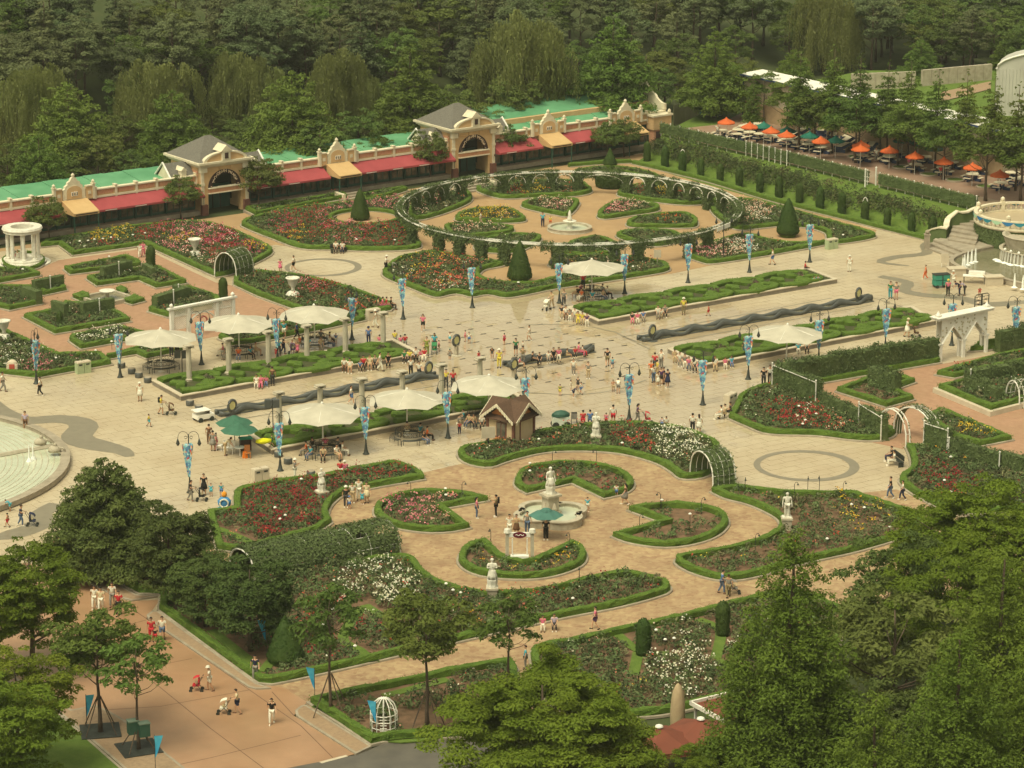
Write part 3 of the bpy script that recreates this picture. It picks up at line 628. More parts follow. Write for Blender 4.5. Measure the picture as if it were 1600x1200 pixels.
bed([(610, 310, 1), (640, 300, 1), (630, 297, 1), (560, 309, 1), (566, 317, 1)], 'small hedged strip in front of the arcade between its towers', [], hw=.3, sp=.7, name='hedge_strip', kh=.2)
bed([(905, 286), (915, 278), (950, 273), (985, 276), (1006, 284), (1010, 294), (1022, 288), (1030, 278), (990, 268), (950, 265), (900, 270), (890, 284)], 'curved hedge bed behind the trimmed drum bush', [], hw=.3, mix_=.02, name='hedge_strip')
def cone_patch(x, y, r, label):
 c = at(x, y); P_ = [(c.x+r*math.cos(k*math.pi/20), c.y+r*math.sin(k*math.pi/20)) for k in range(40)]; g = np.random.default_rng(3)
 sheet('ochre_paving', P_, .215, M_sand); t = thing('hedge_ring', label, 'hedge', tuple(c)); loc = [(p[0]-c.x, p[1]-c.y) for p in P_]
 m = MB(); m.sweep(loc, [(0, .1), (0, .55), (-.08, .6), (-.34, .6), (-.42, .55), (-.42, .1)], closed=True); b_ = m.build('box_hedge', M_hedge, t); MB().sweep(loc, [(.14, .1), (.14, .28), (.01, .28), (.01, .1)], closed=True).build('kerb', M_kerb, t)
 V, F, col = hedge_leaves(loc, True, -.42, .42, .2, .6, g); obj('hedge_leaves', np_mesh('hl', V, F, M_hleaf, col=col), b_, 'stuff')
cone_patch(570, 345, 3.35, 'clipped hedge ring round the sand patch of the left cone tree')
# --- left court
bed([(60, 389, 1), (90, 386, 1), (112, 402, 1), (225, 386, 1), (337, 436, 1), (364, 431), (405, 412), (427, 399), (425, 391), (390, 374), (350, 358), (300, 350), (200, 358, 1), (150, 367, 1), (70, 380, 1)],
 'colourful rose bed along the arcade with a stone urn', [(175, 361, 30, 'yel', .6), (240, 360, 30, 'red', .6), (170, 382, 16, 'red', .9), (300, 358, 60, 'pink', .5), (345, 372, 30, 'red', .8), (355, 392, 35, 'red', .7), (385, 395, 35, 'mag', .8), (400, 382, 20, 'yel', .6), (310, 385, 60, 'pale', .3), (330, 365, 40, 'mag', .5), (285, 372, 20, 'yel', .4)], base=(('red', 2), ('white', 2), ('yel', 1)), mix_=.25, excl=[circ(305, 400, 13)])
bed([(362, 447, 1), (365, 436), (380, 429), (400, 428), (475, 436), (545, 453), (600, 473), (617, 481), (612, 488, 1), (570, 494, 1), (574, 503, 1), (500, 519, 1), (400, 539, 1), (362, 543, 1), (338, 531, 1), (362, 520, 1), (440, 511, 1), (477, 493, 1), (400, 465, 1)],
 'rose bed with a stone urn between the brick court and the plaza', [(505, 445, 25, 'red', .8), (485, 440, 25, 'pink', .5), (560, 470, 40, 'cor', .15), (440, 450, 40, 'red', .12), (555, 483, 16, 'ora', .5)], base=(('red', 2), ('white', 1), ('cor', 1)), mix_=.16, excl=[circ(458, 465, 12)])
bed([(97, 423, 1), (200, 404, 1), (222, 413, 1), (224, 418, 1), (108, 432, 1)], 'narrow bed nearest the arcade in the pink brick court', [], sp=.7, mix_=.05)
bed([(132, 438, 1), (205, 425, 1), (250, 421, 1), (296, 445, 1), (243, 453, 1), (216, 441, 1), (150, 450, 1)], 'zigzag bed behind the square fountain with low green screens', [], mix_=.05)
bed([(-60, 434, 1), (-60, 424, 1), (48, 424, 1), (67, 433, 1), (0, 445, 1)], 'narrow bed at the left edge in front of the rotunda', [], sp=.7, mix_=.08)
bed([(50, 452, 1), (98, 444, 1), (108, 456, 1), (66, 465, 1)], 'small corner bed with an oblong green screen at the left', [], mix_=.02)
bed([(-60, 470, 1), (0, 452, 1), (52, 452, 1), (69, 477, 1), (15, 488, 1)], 'square bed with a clipped screen at the left edge of the brick court', [], mix_=.08)
bed([(33, 498, 1), (90, 488, 1), (100, 476, 1), (178, 486, 1), (208, 505, 1), (85, 525, 1)], 'arrow-shaped bed left in the brick court with three clipped screens', [], mix_=.05)
bed([(105, 535, 1), (110, 529, 1), (190, 515, 1), (240, 527, 1), (215, 533, 1), (125, 549, 1)], 'narrow bed of white roses at the front of the brick court', [(150, 532, 45, 'white', .55)], mix_=.1)
bed([(228, 489, 1), (243, 478, 1), (240, 468, 1), (297, 452, 1), (344, 468, 1), (350, 478, 1), (262, 499, 1)], 'wide bed right of the square fountain with a long green screen', [], mix_=.06)
for k, (cpts, w) in enumerate((([(110, 467, 1), (130, 461, 1), (143, 466, 1), (143, 471, 1), (125, 474, 1)], 'left of'), ([(178, 457, 1), (190, 452, 1), (203, 458, 1), (196, 465, 1), (186, 463, 1)], 'behind'), ([(190, 474, 1), (210, 465, 1), (230, 473, 1), (206, 479, 1)], 'right of'), ([(130, 484, 1), (140, 476, 1), (165, 482, 1), (150, 488, 1)], 'in front of'))):
 bed(cpts, 'small clipped hedge block %s the square fountain' % w, [], hedge=True, hw=.75, bush=False, name='clipped_block', hh=.45, step=.8)
bed([(-60, 580, 1), (-60, 516, 1), (10, 520, 1), (95, 558, 1), (160, 556, 1), (178, 572, 1), (57, 594, 1)], 'large triangular rose bed at the left edge below the brick court', [(62, 570, 22, 'pink', .6), (10, 545, 50, 'white', .2)], base=(('pink', 1), ('white', 2), ('red', 1)), mix_=.16)
bed([(163, 562, 1), (215, 547, 1), (270, 535, 1), (290, 551, 1), (228, 564, 1), (212, 557, 1), (165, 565, 1)], 'narrow zigzag bed at the front left of the brick court', [], mix_=.1)
# --- raised parterres with clipped scrolls
M_cover = mat('low_ground_cover', (.045, .06, .016), (.075, .065, .03), rough=.95, scale=2, bump=.04)
def parterre(pts, label, seatside=None):
 W_ = ccw(px(pts)); c = np.mean(np.array([p[:2] for p in W_]), 0)
 root = thing('parterre_bed', label, 'flower bed', (c[0], c[1], 0))
 cr = curve(px(pts), .8); cr = ccw(cr); loc = [(p[0]-c[0], p[1]-c[1]) for p in cr]
 m = MB(); m.sweep(loc, [(0, 0), (0, .38), (.30, .38), (.30, 0)], closed=True); m.build('stone_wall', M_wallst, root)
 m = MB(); m.sweep(loc, [(-.05, .38), (-.05, .46), (.34, .46), (.34, .38)], closed=True); m.build('coping', M_curbtop, root)
 so_ = inset(loc, .28); MB().add([(p[0], p[1], .36) for p in so_], [tuple(range(len(so_)))]).build('ground_cover', M_cover, root)
 A = np.array([p[:2] for p in px(pts)]) - c
 s = A@np.array([AX.x, AX.y]); t = A@np.array([AY.x, AY.y]); s0, s1, t0, t1 = s.min()+.8, s.max()-1.0, t.min(), t.max()
 hwid = (t1-t0)/2-.8; tm = (t0+t1)/2; g = np.random.default_rng(int(abs(c[0])*7)); n = max(3, int((s1-s0)/4.6)); un = (s1-s0)/n
 def sw(P, w=.38, h=.36):
  q = [(AX.x*a+AY.x*b, AX.y*a+AY.y*b) for a, b in P]
  q = [p for p in q if inside(np.array([p]), so_)[0]]
  if len(q) < 3: return
  m = MB(); m.sweep(q, [(-w, .36), (-w-.02, .36+h-.09), (-w+.08, .36+h), (w-.08, .36+h), (w+.02, .36+h-.09), (w, .36)])
  v = np.array(m.v); v += g.normal(size=v.shape)*.014; m.v = [tuple(x) for x in v]
  hd = m.build('scroll_hedge', M_hedge, root)
  V, F, col = hedge_leaves(q, False, -w, 2*w, .5, .36+h, g, 45); obj('hedge_leaves', np_mesh('hl', V, F, M_hleaf, col=col), hd, 'stuff')
 for k in range(n):
  a = s0+k*un
  for sg in (1, -1):
   P = []
   for q in range(26):
    u_ = q/25; th = math.pi*(2.4*u_)
    r = hwid*.52*(1-.55*u_)
    P.append((a+un*.62+r*math.cos(th+math.pi)*1.35, tm+sg*(hwid*.50+r*math.sin(th)*.9)))
   sw(P)
   P = [(a-un*.1+un*.75*q/12, tm+sg*(hwid*(.95-.10*math.cos(q/12*2*math.pi)))) for q in range(13)]
   sw(P, .40)
  sw([(a+un*.05, tm-hwid*.35), (a+un*.15, tm), (a+un*.05, tm+hwid*.35)], .34)
  q = np.array([[AX.x*(a+un*.62)+AY.x*(tm+j), AX.y*(a+un*.62)+AY.y*(tm+j)] for j in (-.25, .25)]); q = np.repeat(q, 3, 0)+g.normal(size=(6, 2))*.2
  V, F, col, H = bushes(q, .36, g, h=(.4, .6), tone=(.085, .075, .045)); obj('planting', np_mesh('pc', V, F, M_bush, col=col), root, 'stuff')
 return root
P1 = parterre([(238, 602, 1), (283, 627, 1), (400, 605, 1), (550, 578, 1), (660, 560, 1), (615, 537, 1)], 'left raised scroll parterre with stone wall and six columns')
P2 = parterre([(388, 686, 1), (425, 711, 1), (825, 634, 1), (792, 612, 1)], 'front left raised scroll parterre under the white canopies')
P3 = parterre([(885, 487, 1), (935, 509, 1), (1200, 462, 1), (1308, 443, 1), (1262, 425, 1)], 'rear right raised scroll parterre behind the dark wave trough')
P4 = parterre([(1043, 552, 1), (1100, 578, 1), (1350, 530, 1), (1462, 508, 1), (1425, 485, 1)], 'front right raised scroll parterre behind the vine screen')
# == vegetation
M_bark = mat('tree_bark', (.12, .085, .055), (.07, .05, .035), rough=.95, scale=2, world=False)
def leafmat(n, c1, c2, ov=.16, tr=.32): return mat(n, c1, c2, rough=.75, scale=.55, detail=3, world=False, objvar=ov, trans=tr, spec=.25)
M_pine = leafmat('pine_needles', (.115, .145, .058), (.16, .185, .078), .2)
M_willow = leafmat('willow_leaf', (.20, .225, .065), (.245, .265, .085), .10, .45)
M_ginkgo = leafmat('ginkgo_leaf', (.108, .165, .026), (.145, .20, .036), .12)
M_mixed = leafmat('broadleaf', (.100, .142, .030), (.142, .182, .042), .2)
M_darkt = leafmat('magnolia_leaf', (.068, .105, .024), (.105, .145, .034), .15)
M_bright = leafmat('zelkova_leaf', (.112, .155, .010), (.158, .20, .016), .12)
M_young = leafmat('chestnut_leaf', (.092, .138, .022), (.130, .18, .032), .18)
M_rwood = leafmat('redwood_leaf', (.102, .155, .016), (.145, .205, .024), .12)
M_topi = leafmat('topiary_leaf', (.048, .084, .016), (.07, .11, .02), .12)
def crown(clumps, n_per, size, g, flat_=.6, up=.35, asp=.7, droop=0):
 "clumps: (x,y,z,r,rz) ; leaf cards on the shells of clumps"
 Cs, Ns, Ss = [], [], []
 for (x, y, z, r, rz) in clumps:
  n = max(6, int(n_per*(r*r)))
  d = g.normal(size=(n, 3)); d /= np.linalg.norm(d, axis=1, keepdims=True)
  d[:, 2] = np.where(d[:, 2] < -.3, -d[:, 2]*.6, d[:, 2])
  f = g.uniform(.55, 1.08, (n, 1))
  P = d*f*np.array([r, r, rz]) + np.array([x, y, z]); P[:, 2] -= droop*(d[:, 0]**2+d[:, 1]**2)*r
  Nn = d*flat_ + g.normal(size=(n, 3))*.45; Nn[:, 2] += up; Nn /= np.linalg.norm(Nn, axis=1, keepdims=True)
  Cs.append(P); Ns.append(Nn); Ss.append(g.uniform(size*.65, size*1.25, n))
 C = np.concatenate(Cs); return quads(C, np.concatenate(Ns), np.concatenate(Ss), asp, g)
def limbs(mb, base_r, H, tips, g, top=None, lean=.03, n=7, start=.25):
 "trunk with bends and limbs that reach towards the clumps"
 T = [Vector((0, 0, 0))]; k = 6
 for i in range(1, k+1):
  T.append(Vector((g.normal()*lean*H*.25, g.normal()*lean*H*.25, H*i/k)))
 mb.tube(T, [base_r*(1.25 if i == 0 else 1-.85*i/k) for i in range(k+1)], n)
 for (x, y, z) in tips:
  zb = max(start*H, min(z-.35*math.hypot(x, y)-.1*H, H*.9)); i = min(k-1, int(zb/H*k)); f = zb/H*k-i
  p = T[i].lerp(T[i+1], f); e = Vector((x, y, z)); m = p.lerp(e, .5)+Vector((0, 0, -.06*H*.5))
  r = base_r*(1-.85*zb/H)*.5; mb.tube([p, m, e], [r, r*.6, r*.18], 5, cap=False)
PROTO = {}
def tree_proto(key, name, build, leafm, H):
 g = np.random.default_rng(sum(map(ord, key))); mb = MB(); V, F = build(g, mb)
 PROTO[key] = (name, np_mesh(key+'_crown', V, F, leafm), mb.mesh(key+'_trunk', M_bark, True), H)
def b_broad(H, Rr, nc, size, n_per, cr=(.25, .4), zc=.62, rzf=.42, flatc=.75, branches=14, br=.22, upb=.35, start=.25, droop=0, hollow=.55):
 def f(g, mb):
  cl = []
  for i in range(nc):
   while True:
    d = g.normal(size=3); d /= np.linalg.norm(d)
    if d[2] > -.55: break
   rr = g.uniform(hollow, 1.0)**.6
   lump = 1+.18*math.sin(3*math.atan2(d[1], d[0])+nc)+.12*math.sin(5*d[2]+nc*.7)
   c = g.uniform(*cr)*Rr*(.75 if d[2] > .7 else 1)
   cl.append((d[0]*rr*(Rr-c*.6)*lump, d[1]*rr*(Rr-c*.6)*lump, H*zc+d[2]*rr*H*rzf*.9*lump, c, c*flatc))
  top = max(c[2]+c[4] for c in cl)
  s = H/top
  cl = [(a, b, c*s, d, e) for a, b, c, d, e in cl]
  tp = [cl[i][:3] for i in g.permutation(len(cl))[:branches]]
  limbs(mb, br, H*.86, tp, g, start=start)
  return crown(cl, n_per, size, g, up=upb, droop=droop)
 return f
def b_cone(H, Rr, tiers, per, size, n_per, cf=.34, z0=.12, br=.2, pw=.8, flatc=.45, tipup=0):
 def f(g, mb):
  cl = []; tp = []
  for t in range(tiers):
   u = t/(tiers-1); z = H*(z0+(1-z0)*u*.97); r = Rr*(1-u)**pw+.085*Rr
   m = max(2, int(per*(1-u)**.7+1.5)); o = g.random()*6.28
   for k in range(m):
    a = o+k*6.283/m+g.normal()*.25; q = r*g.uniform(.65, 1.05); c = max(.10*Rr, r*cf*g.uniform(.8, 1.25))
    cl.append((q*math.cos(a), q*math.sin(a), z+g.normal()*H*.012+tipup*q, c, c*flatc))
    if r > .8: cl.append((q*.5*math.cos(a+.3), q*.5*math.sin(a+.3), z+.1+tipup*q*.5, c*.9, c*flatc))
    if g.random() < .5: tp.append(cl[-1][:3])
  limbs(mb, br, H*.97, tp[:40], g, lean=.01, start=z0)
  return crown(cl, n_per, size, g, up=.5)
 return f
def b_willow(H, Rr, ns, g0=0):
 def f(g, mb):
  C, Nn, Sz = [], [], []; lobes = [(g.uniform(-.45, .45)*Rr, g.uniform(-.45, .45)*Rr, g.uniform(.55, .8)*Rr, g.uniform(.8, 1.0)) for _ in range(7)]+[(0, 0, Rr*.75, 1.0)]
  tf = [(lobes[g.integers(0, len(lobes))], g.random()*6.283, g.random()**.5, g.uniform(-.5, .5)) for _ in range(95)]
  for i in range(ns):
   (lx, ly, lr, lh), a, q, tz = tf[g.integers(0, len(tf))]
   a = a+g.normal()*.16/(q+.3); q = min(1.05, abs(q+g.normal()*.07))
   x, y = lx+lr*q*math.cos(a), ly+lr*q*math.sin(a); top = H*lh*(1-.36*q**2.2)+tz-.3*g.random(); ln = g.uniform(.8, 1.6)+q*q*H*.42*g.uniform(.5, 1)
   m = int(ln/.28)+2; zz = top-np.arange(m)*.28; j = g.normal(size=(m, 2))*.06+np.cumsum(g.normal(size=(m, 2))*.03, 0)
   C.append(np.stack([x+j[:, 0]+math.cos(a)*.25*q*np.linspace(0, 1, m), y+j[:, 1]+math.sin(a)*.25*q*np.linspace(0, 1, m), zz], 1))
   n_ = np.stack([np.full(m, math.cos(a)), np.full(m, math.sin(a)), np.full(m, .35)], 1)+g.normal(size=(m, 3))*.35; n_[0] = (0, 0, 1); Nn.append(n_); Sz.append(g.uniform(.10, .17, m))
  C = np.concatenate(C); N_ = np.concatenate(Nn); N_ /= np.linalg.norm(N_, axis=1, keepdims=True); s = np.concatenate(Sz)
  w = np.cross(N_, np.array([0, 0, 1.0])); w /= np.linalg.norm(w, axis=1, keepdims=True)+1e-6; d = np.cross(w, N_); d[:, 2] = -np.abs(d[:, 2])-.3; d /= np.linalg.norm(d, axis=1, keepdims=True)
  a = w*s[:, None]*.55; b = d*s[:, None]*1.9
  V = np.stack([C-a, C-b*.3, C+a, C+b], 1).reshape(-1, 3); F = np.arange(len(V)).reshape(-1, 4)
  limbs(mb, .32, H*.75, [(lx*1.2, ly*1.2, H*lh*.8) for lx, ly, lr, lh in lobes], g)
  return V, F
 return f
for i in range(4): tree_proto('pine%d' % i, 'pine_tree', b_broad(11, 2.8+.25*i, 64, .19, 230, cr=(.15, .28), zc=.6, rzf=.40, flatc=.55, upb=.7, br=.2, hollow=.7), M_pine, 11)
tree_proto('fir0', 'pine_tree', b_cone(12, 2.7, 15, 7, .22, 110, z0=.15), M_pine, 12)
tree_proto('willow0', 'willow_tree', b_willow(12, 5.3, 3600), M_willow, 12)
tree_proto('willow1', 'willow_tree', b_willow(11, 4.8, 3200, 1), M_willow, 11)
tree_proto('ginkgo0', 'ginkgo_tree', b_cone(13, 4.2, 20, 9, .20, 120, cf=.24, z0=.18, pw=.75, flatc=.6, tipup=.35), M_ginkgo, 13)
tree_proto('ginkgo1', 'ginkgo_tree', b_cone(12, 4.8, 18, 10, .20, 120, cf=.24, z0=.15, pw=.6, flatc=.6, tipup=.3), M_ginkgo, 12)
for i in range(3): tree_proto('mixed%d' % i, 'broadleaf_tree', b_broad(9, 3.3+.3*i, 90, .17, 200, cr=(.13, .25), flatc=.6, upb=.6, rzf=.44, zc=.56), M_mixed, 9)
tree_proto('dark0', 'magnolia_tree', b_cone(8.4, 3.5, 15, 10, .16, 300, cf=.33, z0=.1, pw=.5, flatc=.55, br=.2), M_darkt, 8.4)
tree_proto('dark1', 'magnolia_tree', b_broad(7.8, 3.4, 150, .15, 330, cr=(.15, .27), zc=.5, rzf=.52, flatc=.55, upb=.6, br=.2), M_darkt, 7.8)
tree_proto('zelk0', 'zelkova_tree', b_broad(10, 6.0, 210, .125, 420, cr=(.10, .19), zc=.66, rzf=.34, flatc=.38, upb=.9, br=.3, hollow=.4), M_bright, 10)
tree_proto('zelk1', 'zelkova_tree', b_broad(11, 5.0, 190, .13, 330, cr=(.10, .2), zc=.6, rzf=.42, flatc=.5, upb=.7, br=.3, hollow=.4), M_bright, 11)
tree_proto('zelk2', 'zelkova_tree', b_broad(9, 3.7, 170, .13, 330, cr=(.13, .23), zc=.55, rzf=.47, flatc=.45, upb=.8, br=.2), M_bright, 9)
tree_proto('redw0', 'redwood_tree', b_cone(16, 4.5, 34, 13, .12, 300, cf=.22, z0=.02, pw=.66, flatc=1.15, br=.3), M_rwood, 16)
tree_proto('redw1', 'redwood_tree', b_cone(15, 4.2, 28, 12, .12, 300, cf=.24, z0=.04, pw=.6, flatc=1.15, br=.3), M_rwood, 15)
tree_proto('young0', 'chestnut_tree', b_broad(7.8, 2.7, 62, .17, 230, cr=(.16, .3), zc=.66, rzf=.36, flatc=.5, upb=.4, br=.13, branches=24, droop=.25, hollow=.3, start=.35), M_young, 7.8)
tree_proto('young1', 'chestnut_tree', b_broad(7.4, 2.4, 46, .18, 150, cr=(.15, .26), zc=.66, rzf=.36, flatc=.5, upb=.4, br=.11, branches=24, droop=.25, hollow=.3, start=.35), M_young, 7.4)
tree_proto('young2', 'chestnut_tree', b_broad(8.6, 2.9, 80, .16, 260, cr=(.14, .26), zc=.72, rzf=.3, flatc=.45, upb=.5, br=.14, branches=26, droop=.2, hollow=.3, start=.45), M_young, 8.6)
tree_proto('small0', 'broadleaf_tree', b_broad(4.8, 2.1, 66, .13, 300, cr=(.18, .32), zc=.62, rzf=.4, flatc=.7, upb=.4, br=.09), M_mixed, 4.6)
tree_proto('lar0', 'larch_tree', b_cone(12, 1.7, 18, 5, .17, 130, cf=.42, z0=.25, pw=.55, flatc=.6, br=.13), M_young, 12)
tree_proto('picnic0', 'maple_tree', b_broad(6.5, 2.9, 60, .18, 170, cr=(.16, .3), zc=.68, rzf=.32, flatc=.5, upb=.8, br=.14, start=.35), M_young, 6.5)
TPL = {}
def plant(key, loc, label, group=None, s=1.0, rz=None, sz=None, cat='tree'):
 nm, cm, tm, H = PROTO[key]
 r = thing(nm, label, cat, loc, rz if rz is not None else rnd.random()*6.28, group)
 r.scale = (s, s, sz or s)
 obj('crown', cm, r); obj('trunk', tm, r); return r
def top_at(x, y, H):
 "stand a tree of height H so that its tip shows at (x, y): walk out over the terrain"
 z = 0
 for _ in range(30):
  p = at(x, y, z+H); z2 = hill(p.x, p.y)
  if abs(z2-z) < .02: break
  z = z*.5+z2*.5
 return Vector((p.x, p.y, z))
BIG = [] 
def plant_top(key, x, y, label, group=None, s=1.0, sz=None, occ=None):
 H = PROTO[key][3]*(sz or s); p = top_at(x, y, H); BIG.append((p.x, p.y, occ or 3.5*s)); return plant(key, p, label, group, s, sz=sz)
G_w = 'willows behind the arcade'
for (x, y, k, s, l) in ((50, 96, 0, 1.0, 'big yellow-green weeping willow at the left edge of the woods'), (8, 160, 1, .75, 'small weeping willow cut by the left edge, in front of a larger one'), (247, 88, 0, .98, 'broad weeping willow above the arcade roof, second from the left edge'), (372, 78, 1, .9, 'weeping willow behind the left tower roof, touching a wider one'), (420, 100, 1, .8, 'lower weeping willow right behind the left tower'),
      (535, 72, 1, 1.0, 'weeping willow in the gap between the two arcade towers'), (560, 112, 1, .7, 'short weeping willow in front of a taller one between the towers'), (822, 14, 0, 1.28, 'largest weeping willow, rounded and pale, high above the right tower'), (1290, -22, 0, .95, 'weeping willow at the top edge above the picnic ground'), (1085, 120, 1, .42, 'small drooping willow beside the last ginkgo')):
 plant_top('willow%d' % k, x, y, l, G_w, s)
for (x, y, k, s, l) in ((640, 72, 0, 1.0, 'bright green pointed tree between the two arcade towers'), (958, 24, 0, 1.12, 'tall bright green feathery tree above the right part of the arcade'), (1118, 46, 0, .95, 'bright green feathery tree left of the white shed roof'), (105, 130, 1, .95, 'bright green tree in front of the far left willow'), (268, 142, 1, .85, 'bright green tree just behind the left tower'), (455, 112, 1, 1.0, 'bright green rounded tree behind the arcade, right of the left tower'), (60, 212, 1, .7, 'low bright green tree just above the left end of the arcade'), (1440, 62, 1, .55, 'small light green tree on the rear slope above the shed'), (1585, 45, 1, .6, 'light green tree at the upper right corner above the barn'), (1240, 78, 1, .62, 'light green tree behind the near end of the white shed roof')):
 plant_top('ginkgo%d' % k, x, y, l, 'bright green trees behind the arcade', s)
MIDS = [(10, 225, .8), (150, 200, .8), (190, 170, .8), (205, 235, .65), (330, 160, .7), (395, 170, .75), (500, 190, .8), (560, 170, .8), (585, 205, .6), (515, 240, .45), (700, 130, .9), (735, 150, .8), (770, 105, .9), (800, 118, .95), (850, 100, .95), (880, 120, .8), (905, 60, .9), (1010, 70, .9), (1040, 80, .8), (1060, 50, .9), (1085, 100, .7), (1150, 40, .8), (1160, 90, .7), (840, 145, .6), (720, 180, .5), (1030, 105, .7), (345, 200, .6), (440, 215, .5), (95, 245, .6), (30, 262, .5)]
for i, (x, y, s) in enumerate(MIDS):
 MIDS[i] = plant_top('mixed%d' % (i % 3), x, y, '', 'mid green trees just behind the arcade', s)
def ref_label(o, what):
 x, y = proj(o.location)
 return what
pines = []; slopes = []
g = np.random.default_rng(5)
cell = 4.6
for a in np.arange(-70, 240, cell):
 for b in np.arange(-60, 175, cell*.95):
  q = F0+FD*(a+g.normal()*.9)+FN*(b+g.normal()*.9)
  if b < 27 and (a < 110 or q.x < 45): continue
  z = hill(q.x, q.y); X, Y = proj((q.x, q.y, z+11))
  X2, Y2 = proj((q.x, q.y, z))
  if not (-25 < X < 1625) or Y < -75 or Y2 > 260: continue
  right = X > 1130
  if any((q.x-u)**2+(q.y-v)**2 < (w+(1.4 if X < 1130 else .6))**2 for u, v, w in BIG): continue
  if right:
   if Y2 > 100+max(0, X-1180)*.10: continue
   k = 'mixed%d' % g.integers(0, 3) if g.random() < .75 else 'pine%d' % g.integers(0, 4); s = g.uniform(.7, 1.05)
  else:
   if b < 33 and g.random() < .6: continue
   k = ('pine%d' % g.integers(0, 4) if g.random() < .86 else 'fir0') if g.random() < .82 else 'mixed%d' % g.integers(0, 3); s = g.uniform(.78, 1.1)
  BIG.append((q.x, q.y, 1.5))
  t = plant(k, (q.x, q.y, z), '', None, s); (slopes if k.startswith('mixed') else pines).append(t)
print('TREES', len(pines), len(slopes))
def rows_label(L, what, group, bins):
 L = sorted(L, key=lambda o: -proj(o.location)[1]); n = len(L)
 for bi in range(len(bins)):
  part = L[n*bi//len(bins):n*(bi+1)//len(bins)]
  order_labels(part, '{o} ' + what + ' ' + bins[bi])
 for o in L: o['group'] = group
rows_label(MIDS, 'mid green tree', 'mid green trees just behind the arcade', ['close behind the arcade roof', 'in the belt below the pines'])
rows_label(pines, 'grey-green pine', 'pines on the wooded slope', ['in the lowest row of the wooded slope', 'in the second row of the wooded slope', 'in the third row of the wooded slope', 'in the fourth row of the wooded slope', 'in the topmost row of the wooded slope'])
rows_label(slopes, 'leafy tree', 'leafy trees on the wooded slope', ['low on the wooded slope', 'midway up the wooded slope', 'high on the wooded slope'])
def pt(key, x, y, l, s=1.0, grp=None, sz=None): return plant_top(key, x, y, l, grp, s, sz)
pt('dark0', 160, 714, 'dark conical magnolia in front of the plaza, tip by the grey wavy band', .98)
pt('dark1', 262, 786, 'dark rounded magnolia touching the taller dark one on its left', .88)
pt('dark1', 318, 862, 'lower dark magnolia between two others beside the vine tunnel', .66)
pt('dark1', 388, 868, 'dark magnolia at the near corner of the big rose bed', .82)
pt('zelk2', 42, 838, 'bright green tree at the left edge beside the plaza', .98)
pt('zelk2', -12, 868, 'bright green tree cut by the left edge, behind another', .9)
pt('zelk2', 22, 1010, 'large leafy tree in the lower left corner', .88)
pt('zelk2', -20, 1050, 'leafy tree cut by the lower left corner of the picture', 1.0)
def ground_plant(key, x, y, l, s, sz=None, grp=None, rz=None): return plant(key, at(x, y, .1), l, grp, s, rz=rz, sz=sz)
t1 = ground_plant('young0', 157, 1145, 'staked spreading tree beside the road, behind the thin one', 1.05, .98)
t2 = ground_plant('young1', 217, 1172, 'thin staked tree with green boxes round its stem', 1.0, .98)
t3 = ground_plant('young1', 517, 1115, 'slender staked tree at the corner of the front rose bed', 1.0, 1.12)
t4 = ground_plant('young2', 668, 1142, 'spreading staked tree in the rose bed by the white dome', 1.0, .98)
t5 = ground_plant('young1', 795, 1092, 'slender tree with bare lower stems between the two front beds', .95, .92)
pt('zelk0', 848, 1032, 'broad bright green tree low in the centre foreground', .98)
pt('zelk0', 905, 1095, 'second broad bright green tree at the bottom edge, right of the first', .75)
pt('redw0', 1240, 828, 'tall pointed green conifer in front of the right rose bed', 1.0)
pt('zelk1', 1545, 738, 'bright yellow-green tree crown at the right edge, highest of the front right trees', 1.0)
pt('zelk1', 1475, 785, 'yellow-green tree left of the highest front right crown', .72)
pt('mixed1', 1405, 835, 'darker tree between the pointed conifer and the yellow-green crowns', 1.0)
pt('zelk1', 1605, 800, 'yellow-green tree cut by the right edge', .9)
pt('zelk1', 1500, 845, 'yellow-green tree below the highest front right crown', .95)
pt('mixed0', 1385, 905, 'dark tree behind and right of the pointed conifer', .85)
pt('redw1', 1570, 860, 'tall feathery tree at the right edge in the lower foreground', 1.05)
pt('redw0', 1500, 985, 'feathery tree near the bottom right, left of the tallest there', .95)
pt('mixed2', 1400, 915, 'dark shaded tree in the gap of the front right grove', 1.15)
pt('redw1', 1610, 1010, 'feathery tree in the bottom right corner', .9)
pt('mixed1', 1430, 1060, 'dark low tree at the bottom of the right grove', .9)
pt('redw0', 1370, 1080, 'conifer at the bottom edge between two larger conifers', .8)
pt('zelk1', 1110, 1150, 'low bright tree at the bottom edge beside the red canopy', .4)
for i, (x, y, s, l) in enumerate(((77, 380, 1.0, 'small tree in front of the arcade behind the round temple'), (283, 342, .95, 'small tree hiding the left side of the left tower'), (405, 326, 1.15, 'small tree against the arcade right of the left tower'), (672, 282, 1.15, 'small tree hiding the left side of the right tower'), (795, 262, 1.0, 'small tree right of the right tower'), (950, 250, .95, 'small tree before the last striped gable, left of a pair'), (975, 246, .95, 'small tree before the last striped gable, right of a pair'))):
 plant('small0', at(x, y), l, 'small trees along the arcade', s)
